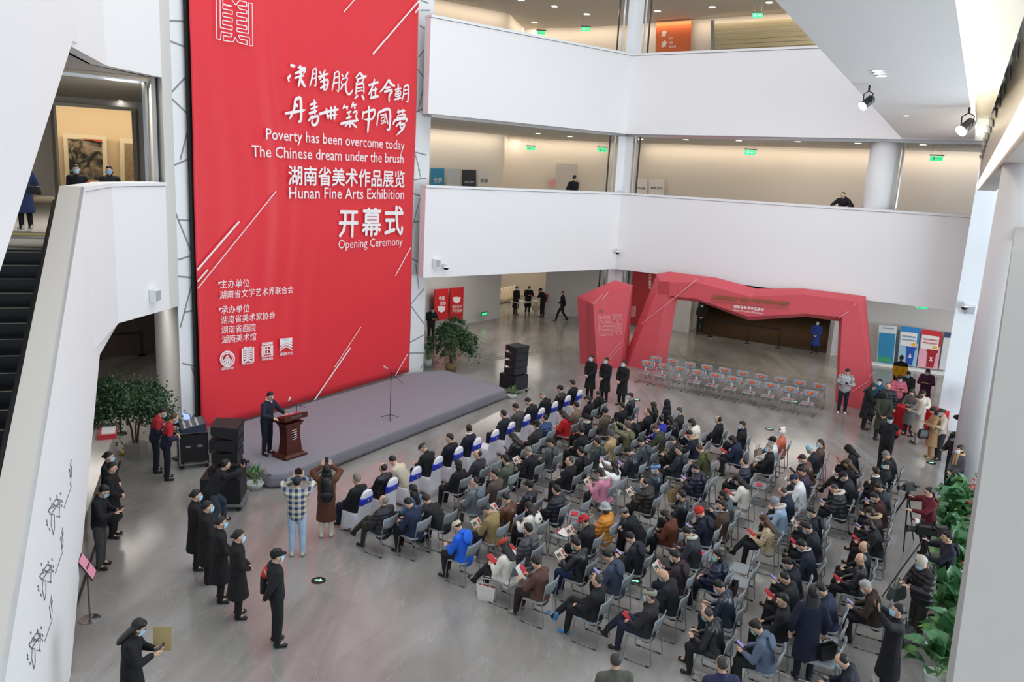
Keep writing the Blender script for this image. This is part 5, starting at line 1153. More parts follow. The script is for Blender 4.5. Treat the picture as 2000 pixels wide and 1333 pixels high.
AUD = [
 (749, 978, 'C', 'm', 'bdg', '23242C', '2C2E24', 'q', 'balding man with grey-navy jacket and crossed olive legs at near end of second row', None),
 (806, 957, 'N', 'f', 'lok', '3F5E80', BK, 'J', 'woman with long black hair in denim jacket behind the cream-jacket man', None),
 (798, 984, 'D', 'm', 'shk', '1C2745', BK, '', 'man in navy blue suit jacket with head bowed near the aisle', None),
 (833, 977, 'F', 'm', 'shd', '1D1F1F', BK, '', 'man in black jacket bent far forward beside navy suit', None),
 (894, 908, 'N', 'f', 'bok', '16161A', BK, '', 'woman with black bob and black coat in second row', None),
 (936, 886, 'L', 'm', 'bdk', '34323A', '2A2624', '', 'balding man in charcoal blazer in second row', None),
 (1010, 851, 'D', 'f', 'lod', '191A1E', BK, 'lc', 'long-haired woman in black leather jacket looking down', 'darkphone'),
 (1047, 831, 'N', 'm', 'shk/fed121214', '2E2D2D', BK, '', 'person with black brimmed hat and charcoal coat', None),
 (1064, 818, 'N', 'm', 'bzk', '22406E', BK, 'q', 'balding man in blue puffer jacket', None),
 (1100, 810, 'D', 'f', 'lod', 'B8121C', '5A1014', 'c', 'woman with long dark hair in bright red coat', None),
 (1125, 793, 'N', 'm', 'shk', '7A6A55', BK, '', 'man in khaki brown jacket right of the red coat', None),
 (1149, 781, 'L', 'f', 'bok', BK, BK, 'g', 'woman with glasses and curly black hair turned left', None),
 (1168, 768, 'R', 'm', 'bdn', '131315', BK, 'h', 'balding man in black hooded jacket near the attendants', None),
 (1231, 775, 'L', 'm', 'shk', '22252C', BK, 'ml', 'masked man in black leather at the end of second row', None),
 (1214, 794, 'N', 'm', 'shk', '141518', BK, 'm', 'dark-haired man in black jacket in front of masked leather man', None),
 (1182, 804, 'R', 'm', 'shk/cap15161A', '6E6450', '2B2B26', 'Y', 'man with black cap and mottled brown camouflage jacket', None),
 (1264, 805, 'L', 'm', 'bzk', '10131A', BK, '', 'crop-haired man in black holding a tissue', None),
 (1237, 822, 'D', 'm', 'shk', '17191D', BK, 'h', 'man in black jacket with bowed head below crop-haired man', None),
 (1225, 834, 'U', 'm', 'shn', '6C6A4C', BK, 'mh', 'masked man in khaki parka raising a camera', 'camera'),
 (1192, 849, 'N', 'f', 'shk/bea4A4C52', 'B49A72', '5A5236', '', 'person with slate beanie and tan coat', None),
 (1144, 817, 'L', 'f', 'shk/bea141518', '16181E', BK, 'r', 'person with black beanie and red collar', None),
 (1136, 842, 'R', 'm', 'shk/cap25272B', '121316', '1A1B1F', 'v', 'masked man with dark cap twisted sideways in black coat', None),
 (1075, 864, 'L', 'm', 'shk/cap1C1E20', '4E5357', '2E2E2B', 'h', 'man with black cap in grey vest with hood', None),
 (1167, 864, 'N', 'm', 'shk', '35423F', BK, 'h', 'man in dark green hooded jacket', None),
 (1134, 882, 'N', 'm', 'shk/capn'.replace('/capn', ''), '1B1C20', BK, 'h', 'man in black jacket with pale grey hood', None),
 (1281, 838, 'D', 'm', 'shb', '3A3E2C', '2A2A28', 'm', 'brown-haired man in olive green jacket looking down', None),
 (1252, 861, 'D', 'f', 'shk', '4A525A', BK, 'h', 'person in slate hoodie with striped hem looking down', 'phone'),
 (1228, 882, 'D', 'm', 'shk/cap141518', '1E242E', BK, 'l', 'man with black cap and shiny varsity jacket looking at phone', 'phone'),
 (1287, 820, 'R', 'm', 'shk', '2430A0', '1A2060', 'm', 'masked boy in bright blue jacket facing right', None),
 (1278, 793, 'N', 'f', 'lok', BK, BK, '', 'woman with black hair behind the blue-jacket boy', None),
 (1300, 789, 'R', 'f', 'bok/hod131316', '131316', BK, 'mrV', 'masked woman with black hood and violet scarf', None),
 (1032, 882, 'B', 'm', 'shg', '14171F', BK, 'g', 'grey-haired man in black coat reading a brochure', 'book'),
 (988, 899, 'N', 'm', 'shk', '4B5548', BK, '', 'man in olive grey jacket in third row', None),
 (966, 927, 'L', 'm', 'shk', '5A4A44', BK, '', 'black-haired man in brown jacket in third row', None),
 (927, 942, 'L', 'm', 'bzk', '6A717A', '5D5A58', 'h', 'young man in pale grey hooded jacket and grey trousers', None),
 (951, 995, 'D', 'm', 'shn/flt3E4440', '8F7C50', NV, '', 'man with grey-green flat cap and tan jacket reading', 'book'),
 (988, 974, 'B', 'm', 'shk', '5B3722', '3A2A20', 'l', 'man in brown leather jacket reading a brochure', 'book'),
 (1035, 949, 'N', 'm', 'shk/cap1B1C1E', '191C28', BK, 'l', 'man with black cap in dark navy jacket in fourth row', None),
 (893, 1028, 'D', 'm', 'shk/capC9BFA6', '1C62D6', '1C1C20', 'h', 'man with beige cap in bright blue parka', None),
 (1031, 1034, 'N', 'm', 'shk', '4A4B50', BK, 'mhq', 'masked man in grey hooded jacket with red booklet', 'red'),
 (1049, 990, 'B', 'f', 'lod', 'E4E0D6', BK, 'h', 'woman with dark hair in white fleece hoodie', 'phone'),
 (983, 1067, 'E', 'f', 'lok/berB8402E', 'DDD6CC', '14141A', 'c', 'woman with brick red beret, white coat and black boots', 'red'),
 (1047, 1100, 'B', 'f', 'shk', '5A3C34', '2A1A1A', '', 'short-haired person in brown jacket with back badge reading papers', 'paper'),
 (1092, 962, 'N', 'm', 'shk', '1B202C', BK, 'q', 'man in dark navy quilted coat seen from behind', None),
 (1112, 901, 'L', 'm', 'bzn', '14161D', BK, '', 'man with cropped grey sides in black sweater', None),
 (1173, 924, 'B', 'f', 'bod', 'D68CA6', '1A1A1C', 'fc', 'woman in pink coat with cream fur collar', 'book'),
 (1199, 911, 'U', 'f', 'lok', 'E6E6E4', 'C9C2B4', '', 'woman with long black hair in white top raising a phone', 'phone'),
 (1281, 916, 'L', 'm', 'shk/flt5F87B4', '2A3440', '3B5574', 'ml', 'masked man with light blue cap in black leather jacket', None),
 (1258, 943, 'B', 'm', 'bdk', '2A211E', BK, 'mq', 'balding masked man in dark brown padded jacket', 'book'),
 (1183, 992, 'N', 'f', 'bod/bucA2A6A8', 'D68A2C', BK, 'q', 'woman with grey brimmed hat in orange puffer', None),
 (1141, 1018, 'B', 'f', 'shk/fedB82838', '1A1B20', BK, 'g', 'person with red fedora in black coat', 'book'),
 (1235, 1004, 'F', 'm', 'shk/cap6B6E70', '14171E', BK, '', 'stooping man with grey cap in black jacket', 'book'),
 (1291, 1005, 'D', 'f', 'bod', '5B2F1C', BK, 'c', 'curly brown-haired woman in rust brown coat', 'darkphone'),
 (1306, 820, 'D', 'f', 'bok', '191A1C', BK, 'l', 'woman with black hair in black leather behind the olive jacket', None),
 (1326, 804, 'L', 'm', 'shn', '2C2D2E', BK, 'm', 'masked man in dark grey jacket at the back of the far block', None),
 (1353, 826, 'D', 'f', 'bok', 'E6E0D2', BK, 'm', 'masked woman with black hair in white coat', 'red'),
 (1401, 820, 'N', 'm', 'bdk', '17181B', BK, 'm', 'masked man in black overcoat on the aisle seat, far block', None),
 (1347, 849, 'D', 'm', 'shk', '161C30', NV, 'mfF', 'man in navy parka with fur-edged hood', None),
 (1313, 861, 'D', 'm', 'shn', '1D2022', BK, 'm', 'grey-haired masked man crouched over his knees', None),
 (1326, 880, 'L', 'm', 'shk', '262D33', BK, 'h', 'man in dark teal hooded jacket with paper bag', None),
 (1367, 878, 'D', 'm', 'bzb', '4E4F30', '1E2438', 'h', 'crop-haired man in big olive parka', None),
 (1361, 914, 'B', 'm', 'shk', '181B30', BK, 'mhq', 'masked man in navy puffer raising a phone', 'phone'),
 (1431, 860, 'D', 'f', 'bok', '1B2440', '2A2A2E', 'mgc', 'masked woman with glasses in long navy coat', 'red'),
 (1449, 831, 'L', 'm', 'shk', '17171A', BK, 'mrN', 'masked man in black overcoat with navy scarf turned sideways', None),
 (1464, 902, 'N', 'm', 'bzk', '1C2636', BK, 'wq', 'man in navy padded vest holding up his hand', None),
 (1502, 875, 'L', 'm', 'shg', '17181A', BK, 'm', 'grey-haired masked man in black with an orange strap', None),
 (1509, 861, 'N', 'f', 'shk/cap0E0F12', 'DDE1E6', 'C8C4BC', 'm', 'person with black cap and white sweater with dark strap', None),
 (1526, 845, 'L', 'f', 'shk/kntE8E2D2', 'D8745A', '4A4A50', 'm', 'masked person with cream pointed hat in coral jacket', None),
 (1601, 867, 'L', 'f', 'pod', '5A443C', BK, 'm', 'masked woman with ponytail in brown jacket', None),
 (1582, 878, 'D', 'f', 'shk/bea9CC0C4', '23252C', BK, 'm', 'masked person with pale blue knit hat', 'red'),
 (1568, 897, 'D', 'm', 'shd', '5A3A2E', BK, 'ml', 'masked man in brown leather jacket with tan collar', 'tablet'),
 (1566, 921, 'B', 'f', 'buk', '3C3A4C', '2C2E2C', '', 'woman with low black bun reading a book', 'book'),
 (1552, 936, 'D', 'm', 'shk/cap26304E', 'DEE0DF', '2E3238', '', 'man with navy cap in white and black varsity jacket', None),
 (1657, 879, 'D', 'f', 'lok/hod131316', BK, BK, 'c', 'woman wrapped in black with hood, leaning over papers', 'paper'),
 (1656, 906, 'E', 'f', 'lob', '191A20', BK, '', 'woman with very long brown hair and crossed legs', 'book'),
 (1648, 931, 'D', 'm', 'shk/cap17181B', '23262A', BK, 'm', 'masked man with black cap right of the varsity jacket', 'phone'),
 (1629, 955, 'D', 'm', 'bzn', '24272A', BK, 'fqg', 'man in black padded coat with cream collar and lit phone', 'phone'),
 (1528, 961, 'D', 'm', 'bdn', '1C2238', BK, '', 'balding man in navy jacket behind the white varsity jacket', None),
 (1514, 982, 'D', 'f', 'shk/bea8A9098', '9DB4CC', BK, 'f', 'person with grey knit cap and light blue jacket with fleece collar', 'phone'),
 (1442, 938, 'D', 'f', 'lok', 'E2DDD2', BK, 'm', 'masked woman with black hair in white shearling coat', 'red'),
 (1414, 969, 'E', 'f', 'bok', '4C5A60', '17181C', '', 'woman with black hair in grey-green coat and black boots', 'darkphone'),
 (1410, 989, 'L', 'm', 'bod', '4E3A30', 'B8B0A0', 'wc', 'person with brown hair and brown coat over white collar', None),
 (1361, 1001, 'D', 'm', 'shk/beaC2302C', '191E30', BK, 'h', 'person with red knit cap in navy jacket with red stripe', 'phone'),
 (1344, 1040, 'D', 'm', 'shk', '34343C', BK, 'r', 'black-haired person in charcoal coat with white scarf', 'darkphone'),
 (1331, 968, 'N', 'm', 'shk', '1E242C', BK, 'ml', 'masked man in black leather jacket behind the paper bag', None),
 (1493, 1017, 'E', 'f', 'lob', 'C2AD8C', '14171E', 'X', 'woman with long brown hair in leopard print coat', 'red'),
 (1125, 1063, 'B', 'm', 'shk', '17191C', '1C2C50', 'mgl', 'masked man with glasses in black leather and blue jeans', 'book'),
 (1231, 1051, 'D', 'm', 'shk', '1D2028', BK, 'h', 'black-haired man in black hooded parka by the floor light', 'phone'),
 (1188, 1087, 'D', 'm', 'shk', '3B4356', '15161A', 'h', 'young man in slate blue hoodie using a phone', 'phone'),
 (1166, 1134, 'C', 'm', 'bzn', '17191E', '15161A', '', 'man in black tracksuit with colourful sneakers', None),
 (1296, 1124, 'D', 'm', 'blk', '1A1D24', BK, 'm', 'bald masked man in black sweater', None),
 (1270, 1164, 'C', 'm', 'shn/flt8C8F7E', '2A282C', '1D2438', 'm', 'masked man with pale olive flat cap and dark grey coat', 'red'),
 (1338, 1087, 'B', 'm', 'shk', '33262A', '1C2434', 'Mh', 'masked black-haired man in maroon hooded jacket with brochure', 'book'),
 (1399, 1095, 'L', 'f', 'bok', '1E2840', '1B2030', 'thq', 'woman with black bob and teal mask in navy puffer', None),
 (1404, 1146, 'D', 'm', 'shk', '1D2A3A', '1D2434', 'Ml', 'masked man in shiny navy jacket with grey collar', None),
 (1381, 1200, 'D', 'm', 'bdn', '171B1E', '171A20', 'tl', 'balding man with teal mask in black leather jacket', None),
 (1566, 1066, 'D', 'm', 'shk', '1B2334', BK, 'mw', 'masked man in dark blue suit jacket with crossed leg', None),
 (1538, 1101, 'D', 'f', 'pok', '171A26', BK, 'm', 'masked woman with black ponytail in black coat', 'phone'),
 (1532, 1130, 'D', 'm', 'bzk', '1E2228', BK, '', 'shaven-headed man in dark grey jacket with red booklet', 'red'),
 (1528, 1173, 'L', 'm', 'shk', '16181B', BK, '', 'large man in black jacket beside the woman in navy coat', None),
 (1477, 1226, 'D', 'm', 'shk', '59677C', '17181C', 'th', 'man with teal mask in slate blue parka near the bottom', 'phone'),
 (1644, 1291, 'D', 'm', 'bdk', '151B2A', BK, 'm', 'balding masked man in dark suit at the bottom edge', 'darkphone'),
 (1603, 1160, 'D', 'm', 'shk', '1C2744', BK, '', 'man in deep blue jacket right of the standing woman', None),
 (1687, 1068, 'L', 'm', 'bdk', '15161A', BK, '', 'balding man in black jacket, unmasked, at the right edge of the rows', None),
 (1680, 1092, 'L', 'm', 'bdg', '1A1C20', BK, 'l', 'balding grey man in shiny black leather holding red booklet', 'red'),
 (1691, 1146, 'D', 'm', 'shw', '33261E', BK, 'M', 'silver-haired masked man in brown coat with phone', 'phone'),
 (1710, 922, 'R', 'm', 'shk', '151619', '1E2430', 'Mw', 'man with white mask and black suit looking back', None),
 (1731, 908, 'L', 'm', 'shk/cap15161A', '17191D', BK, 'm', 'masked man with black cap at the right aisle end', None),
 (1731, 890, 'D', 'm', 'shg', '15171A', BK, 'g', 'grey-haired man with glasses in front of the security guard', None),
 (1716, 953, 'D', 'f', 'pod', '2A3238', BK, '', 'woman with brown ponytail in dark jacket at right aisle', 'phone'),
 (1708, 972, 'D', 'm', 'shk', '40241F', '14161A', 'm', 'masked man in maroon brown sweater', 'darkphone'),
 (1700, 1001, 'D', 'f', 'bod', '2E1F1F', '1A1B20', 'MfF', 'masked woman with tan fur collar', 'phone'),
 (1697, 1026, 'D', 'f', 'bok', '16181E', '1C1418', 'mc', 'masked woman in black coat and flowered skirt', 'red'),
 (1585, 1001, 'B', 'm', 'shk', '1B1F2A', BK, 'mh', 'masked man in black parka reading a brochure', 'book'),
 (1577, 1032, 'D', 'm', 'shk', '191D28', BK, 'm', 'masked man in dark navy jacket behind the brochure reader', 'red'),
]
seats = []
for r_ in AUD:
    x, y, po, sx = r_[:4]; hd = 148 if x < 1450 else 152
    P = place((x, y), po, 0, hd, .985 if sx == 'm' else .955); seats.append([P, hd])
# empty grey chairs, measured at the top of the backrest
EMPTY = [(968, 903, 'r'), (1041, 868, ''), (1141, 979, 'rt'), (1217, 1005, ''), (1280, 873, ''), (1385, 860, ''), (1497, 925, 'r'), (1396, 931, ''), (1402, 1056, 'r'), (1476, 1080, ''), (1468, 1108, 'l'), (1441, 1140, 'lb'), (1650, 1212, 'l'), (1647, 1254, 'lb'), (1108, 1010, 'w'), (1361, 978, ''), (1619, 1010, '')]
ne = len(seats)
for x, y, f_ in EMPTY:
    P = at((x, y), .86); q = az(149); seats.append([Vector((P.x, P.y, 0))+q*.26, 149])
# settle seats so that no two chairs share a spot
fix = [Vector((v.x, v.y)) for v in vpos]
for it in range(60):
    for i in range(len(seats)):
        for j in range(i+1, len(seats)):
            d = (seats[i][0]-seats[j][0]).xy; l = d.length
            a = R(149); u = abs(d.x*math.cos(a)+d.y*math.sin(a)); v = abs(-d.x*math.sin(a)+d.y*math.cos(a))
            q = max(u/.60, v/.53)
            if q < 1 and l > 1e-4:
                m_ = d.normalized()*min(.03, (1-q)*.25); seats[i][0].x += m_.x; seats[i][0].y += m_.y; seats[j][0].x -= m_.x; seats[j][0].y -= m_.y
        for f_ in fix:
            d = seats[i][0].xy-f_; a = R(149); u = d.x*math.cos(a)+d.y*math.sin(a); v = abs(-d.x*math.sin(a)+d.y*math.cos(a))
            if v < .5 and u > -.66: seats[i][0].x -= math.cos(a)*.03; seats[i][0].y -= math.sin(a)*.03
for (P, hd), r_ in zip(seats, AUD):
    x, y, po, sx, ha, tp, lg, ex, de, it = r_
    sh_ = None
    if 'colourful sneakers' in de: sh_ = ('3E7FB8', 'E8E6E0')
    if 'back badge' in de: sh_ = ('8A8278', 'E0DDD4')
    o = person(P, hd, po, sx, ha, tp, lg, ex, de, item=it, shoes=sh_, scale=(.985 if sx == 'm' else .955))
    chair(P, hd, 'occupied grey chair under '+' '.join(de.split()[:11]))
ED = ['with red booklet near the olive jacket man', 'beside the woman in long black leather', 'with tote bag beside it, left of the pink coat', 'in front of the stooping grey-capped man', 'between olive jacket and light blue cap', 'behind the white coat woman, far block', 'with red booklet behind the navy padded vest', 'left of the navy puffer man', 'with red booklet right of the white scarf', 'left below the leopard print coat', 'with seat label, middle of three empty ones below leopard coat', 'with seat label and dark handbag, lowest of three', 'with red label right of the deep blue jacket', 'with black handbag and red label at the bottom', 'with papers behind the dark navy quilted coat', 'left of the red knit cap', 'in the gap right of the brochure reader']
for (P, hd), (x, y, f_), d_ in zip(seats[ne:], EMPTY, ED):
    t = chair(P, hd, 'empty grey chair '+d_, lab='l' in f_)
    q = az(hd)
    if 'r' in f_:
        o = bpy.data.objects.new('red_booklet', item_mesh('red')); COL.objects.link(o); o.matrix_world = Matrix.Translation(P+Vector((q.x*.02, q.y*.02, .462))) @ Matrix.Rotation(R(hd+20), 4, 'Z') @ Matrix.Rotation(R(90), 4, 'X'); tag(o, 'red booklet lying on the empty chair '+' '.join(d_.replace('with red booklet ', '').split()[:8]), 'booklet')
    if 'w' in f_:
        o = bpy.data.objects.new('loose_papers', item_mesh('paper')); COL.objects.link(o); o.matrix_world = Matrix.Translation(P+Vector((0, 0, .465))) @ Matrix.Rotation(R(hd), 4, 'Z') @ Matrix.Rotation(R(90), 4, 'X'); tag(o, 'white and red papers lying on the empty chair behind the quilted coat', 'papers')
for t in LABS: obj('reserved_label', LABM, t, Matrix.Translation((0, -.262, .76)) @ Matrix.Rotation(R(8), 4, 'X'))
# two rows of empty reserved chairs before the archway
def rowpts(a, c, n): 
    A = at(a, .86); C = at(c, .86); return [A+(C-A)*(i/(n-1)) for i in range(n)]
front = rowpts((1265, 705), (1583, 763), 10); back = rowpts((1282, 697), (1601, 750), 10)
bm_ = MB(); bm_.lathe([(.030, 0), (.031, .10), (.028, .15), (.012, .175)], n=10); bm_.mi = 1; bm_.lathe([(.0125, .175), (.0125, .195)], n=8); BOT = bm_.mesh('water_bottle', [mat('clear_plastic', 'DDE6EA', .1, alpha=.55), PRINTW], True)
for nm, row in (('front', front), ('back', back)):
    for i, P in enumerate(row):
        hd = 240; q = az(hd); Pf = Vector((P.x, P.y, 0))+q*.26
        t = chair(Pf, hd, f'empty reserved grey chair, {tall[i]} from left in the {nm} row by the archway', 'reserved grey chairs by the archway')
        obj('reserved_label', LABM, t, Matrix.Translation((0, -.245, .77)) @ Matrix.Rotation(R(10), 4, 'X'))
        for k_, (dx, dy) in enumerate(((-.09, .02), (.09, .03))):
            o = bpy.data.objects.new('red_booklet', item_mesh('red')); COL.objects.link(o)
            o.matrix_world = t.matrix_world if False else Matrix.Translation(Pf) @ Matrix.Rotation(R(hd-90), 4, 'Z') @ Matrix.Translation((dx, dy+.05, .463)) @ Matrix.Rotation(R(12-24*k_), 4, 'Z') @ Matrix.Rotation(R(90), 4, 'X') @ Matrix.Scale(.62, 4)
            tag(o, f'small red booklet, {["left","right"][k_]} side of seat, {tall[i]} chair of {nm} row by the archway', 'booklet', 'booklets on the reserved chairs')
        o = bpy.data.objects.new('water_bottle', BOT); COL.objects.link(o); o.location = Pf-q*.10+Vector((0, 0, .452))
        tag(o, f'water bottle standing on {tall[i]} chair of {nm} row by the archway', 'bottle', 'water bottles on the reserved chairs')
# bags by the chairs
def tote(p, c, lab, s=1.0, rz=30, inner=None, strap=.16, name='tote_bag', z=0):
    P = at(p, z); t = thing(name, lab, 'bag', P, R(rz)); t.scale = (s, s, s); m = mat('bag_'+c, c, .75)
    b = MB(); b.rings([[Vector((x*sx, y*sy, z_)) for x, y in ((-1, -1), (1, -1), (1, 1), (-1, 1))] for sx, sy, z_ in ((.15, .06, 0), (.17, .07, .1), (.19, .065, .3), (.18, .05, .3), (.14, .04, .05))], cap=True); b.build('bag_body', m, t)
    b = MB()
    for s_ in (-1, 1): b.tube([(-.08, s_*.06, .29), (-.07, s_*.04, .29+strap), (.07, s_*.04, .29+strap), (.08, s_*.06, .29)], .009, 5)
    b.build('handle', m, t)
    if inner: b = MB(); b.box((0, 0, .24), (.3, .07, .08)); b.build('contents', mat('inner_'+inner, inner, .6), t)
    return t
tote((950, 1172), 'DAD5CE', 'large white printed tote bag with red contents on floor behind the beret woman', 1.0, -20, 'A01C24')
tote((1147, 1033), 'BDB7A2', 'cream tote bag standing beside the empty chair near red fedora', 1.0, 60)
tote((1300, 905), 'B8A078', 'brown paper bag with red seal held beside the teal hooded jacket', .9, 60, name='paper_bag', z=.3)
tote((1316, 980), 'B59C6C', 'tall brown paper bag held down beside the masked leather-jacket man', .95, 30, name='paper_bag', z=.1)
tote((1480, 893), 'A8A08A', 'beige bag on floor below the man with orange strap', .8, 40)
tote((1612, 1287), '14161A', 'glossy black handbag on the labelled chair at the bottom', .85, 20, strap=.1, z=.46, name='handbag')
tote((1431, 1163), '2A2420', 'dark brown handbag on the labelled chair below the leopard coat', .8, 60, strap=.08, z=.46, name='handbag')
# ================================================================== STANDING PEOPLE
def stand(px, po, deg, sex, hair, top, leg, ex, desc, z=0, item=None, shoes=None, garment=None, pos=None, scale=None, group=None):
    sc = scale or SEX[sex]
    P = place(px, po, z, deg, sc) if pos is None else Vector(pos)
    return person(P, deg, po, sex, hair, top, leg, ex, desc, shoes, sc, garment, group, item)
lect = stand((528, 775), 'TK', 338, 'm', 'shk', '171C2C', '141826', 'w', 'man in navy suit speaking at the dark red lectern on stage', .4)
g_ = 'attendants in long black coats'
for i, (x, y) in enumerate(((384, 968), (406, 990), (432, 1021), (467, 1048))):
    stand((x, y), 'T', 22, 'f', 'buk', '0F0F11', '0E0E10', 'mc', f'attendant in long black coat, {["farthest left","second","third","nearest the lone guard"][i]} of four in a line', group=g_)
for i, (x, y) in enumerate(((1155, 700), (1184, 705), (1218, 711))):
    stand((x, y), 'T', 222, 'f', 'buk', '0F0F11', '0E0E10', 'mc', f'masked attendant in black coat with clasped hands, {["left","middle","right"][i]} of three before the red pillar', group='three attendants by the pillar')
gd = stand((541, 1086), 'TB', 28, 'm', 'shk/cap121316', '141519', '131519', 'ma', 'security guard in black uniform with red armband standing alone', garment='jacket')
stand((580, 942), 'TU', 100, 'm', 'shk', '243A66', 'A9BFD6', 'P', 'man in blue and cream plaid shirt and pale jeans photographing', item='camera', shoes=('C9C7BC', 'E6E4DC'))
bw = stand((638, 918), 'TU', 104, 'f', 'lok', '5A3324', 'D9D0BE', 'c', 'woman in rust brown coat with black backpack raising a phone', item='darkphone', shoes=('E2E0DA', 'F0EEEA'))
stand((203, 960), 'TD', 12, 'm', 'shk', '14171F', '4A4A4C', 'mg', 'masked man with glasses in black sweater and grey trousers by the counter', item='darkphone')
stand((219, 914), 'T', 12, 'f', 'shk', '0F1013', '0F1013', 'c', 'woman in black coat standing nearest the counter end')
stand((213, 893), 'T', 8, 'f', 'buk', '101114', '101114', 'mc', 'masked woman in black mostly hidden behind another woman by the counter')
stand((270, 1226), 'TD', 18, 'f', 'lok', '111216', '111216', 'mc', 'long-haired masked woman in black coat at the bottom left corner', item='darkphone')
stand((441, 908), 'TX', 38, 'm', 'shk', '12141A', '34404E', '', 'photographer in black jacket and jeans crouching beside the loudspeakers', item='camera')
for i, (x, y) in enumerate(((318, 806), (340, 818))):
    p_ = stand((x, y), 'TL', 28, 'm', 'shk' if i == 0 else 'bzb', 'A8202C', '181C2C', 'mZ', f'sound technician in red and navy workwear, {["behind, darker-haired","in front, lighter crop"][i]}, at the mixing desk')
stand((1371.6, 596), 'T', 258, 'm', 'shk/cap121316', '131519', '131519', 'm', 'security guard with cap at the left post of the dark hall entrance')
stand((1597, 631), 'T', 238, 'f', 'buk', '233C86', '141519', 'mc', 'woman in royal blue coat at the right of the dark hall entrance')
stand((1655, 727), 'TD', 252, 'm', 'shk', 'B9BBBE', '1E232C', 'HW', 'man in black-white checked shirt and grey vest before the archway leg', item='darkphone', shoes=('E8E8E6', 'F2F2F0'))
stand((845, 605), 'TD', 300, 'm', 'shk', '17181C', '17181C', 'm', 'masked man in black half hidden behind the bushy potted tree')
stand((1010, 563), 'T', 318, 'f', 'buk', '121214', '121214', 'mc', 'masked woman in black left of the lobby table')
stand((1034, 563), 'TD', 288, 'f', 'buk', '121214', '121214', 'mc', 'masked woman in black behind the lobby table with raised hand')
stand((1056, 567), 'TL', 215, 'm', 'shk/cap121316', '15171C', '15171C', '', 'capped guard in dark uniform right of the lobby table')
stand((1097.5, 572), 'TW', 178, 'm', 'bdn', '15171C', '15171C', '', 'balding man in black walking across the lobby')
P_ = (K+V2(-2.6, -.6)); stand(None, 'TB', 60, 'm', 'shk', '17181E', '17181E', '', 'man in dark suit behind the middle parapet left of the corner column', pos=onplane(A0+V2(-.7, 1.1), K+V2(-.7, 1.1), (1121, 360)).xy.to_3d()+Vector((0, 0, 6.2)))
stand(None, 'TR', 232, 'm', 'bzn', '15171E', '15171E', 'h', 'man in dark jacket leaning on the middle parapet left of round column', pos=onplane(K+V2(.12, .85), E0+V2(.12, .85), (1651, 380)).xy.to_3d()+Vector((0, 0, 6.2)), item='darkphone')
for p_, r_, de, ex, sx, ha in (((149, 330), 22.5, 'guard in dark uniform behind the left balcony by the ink painting', 'ma', 'm', 'shk'), ((213, 330), 22.8, 'masked woman in black with bobbed hair behind the left balcony', 'vc', 'f', 'bok')):
    q = pp(p_[0], p_[1], r_); stand(None, 'TB', 290, sx, ha, '14151B', '14151B', ex, de, pos=(q.x, q.y, 5.95), scale=.92)
q = at((52, 452), 5.95); stand(None, 'TO', 150, 'f', 'bok', '2C3F6B', '16171B', 'c', 'woman in blue coat and white shoes on the landing above the escalator', pos=(q.x, q.y, 5.98), shoes=('E0E0DC', 'EEEEEA'))
# group waiting at the registration tables
GR = [((1760.7, 700), 'TB', 70, 'm', 'shn', 'D0A21A', '17181C', 'G', 'man in black and yellow jacket seen from behind near the posters', None),
 ((1758, 740), 'TD', 260, 'f', 'lok', 'B8586A', '22242A', 'mq', 'masked woman in pink puffer jacket at the table', 'phone'),
 ((1774, 732), 'TD', 220, 'f', 'shk', '17181B', '17181B', 'mhg', 'masked woman in black coat with grey hood and glasses', None),
 ((1812, 727), 'TD', 235, 'f', 'bok', '3E1834', '3E1834', 'mc', 'masked woman in long purple coat holding a phone', 'darkphone'),
 ((1705, 756), 'TD', 345, 'f', 'lok', '121316', '121316', 'c', 'woman in black coat with long hair at left of the waiting group', None),
 ((1718, 747), 'TO', 230, 'f', 'bok', '1D5A70', '1D2430', 'm', 'masked woman in teal jacket behind the group', None),
 ((1735, 755), 'TO', 250, 'm', 'bzk', '1B2029', '17181C', 'q', 'crop-haired man in black puffer in the waiting group', None),
 ((1729, 772), 'TB', 75, 'f', 'bok', '2F3426', '17181C', 'c', 'woman in olive green coat with back turned', None),
 ((1781, 767), 'TD', 210, 'f', 'bok', '5C5A5B', '23242A', 'cg', 'woman with glasses in long dark grey coat', 'darkphone'),
 ((1794, 779), 'TD', 165, 'f', 'buk', 'A59B91', '8E8880', 'c', 'woman in pale taupe coat and trousers writing', None),
 ((1803, 770), 'TD', 250, 'f', 'bod', 'D8CDBF', '8E8880', 'K', 'woman in cream fleece behind the red cloth table', None),
 ((1823, 803), 'TD', 165, 'f', 'lok', 'A1805C', 'A1805C', 'c', 'woman in camel coat with tan boots carrying a black bag', None),
 ((1838, 806), 'TD', 175, 'f', 'buk', 'D5CAB8', '2A2D33', 'mK', 'masked woman in cream fleece jacket and dark jeans', None),
 ((1739, 819), 'TB', 238, 'm', 'shk/cap121316', '131519', '131519', 'ma', 'security guard with red armband behind the right end of audience', None),
 ((1863, 853), 'TD', 195, 'm', 'shk/cap141518', '131418', '131418', 'm', 'masked man with black cap holding a phone beside the round column', 'darkphone'),
 ((1875, 879), 'T', 190, 'f', 'bod', '55555A', '55555A', 'McrT', 'masked woman in grey coat with tan scarf beside the round column', None),
 ((1896, 812), 'TU', 200, 'm', 'shk', '1A2030', '1A2030', '', 'person raising a phone, mostly hidden behind the round column', 'darkphone')]
for px, po, dg_, sx, ha, tp, lg, ex, de, it in GR: stand(px, po, dg_, sx, ha, tp, lg, ex, de, item=it, shoes=('A58658', '5A4630') if 'tan boots' in de else None)
stand((1814, 962), 'TC', 186, 'f', 'pok', '5E1522', '1A1B20', 'gh', 'camera operator in dark red hooded jacket behind the first tripod')
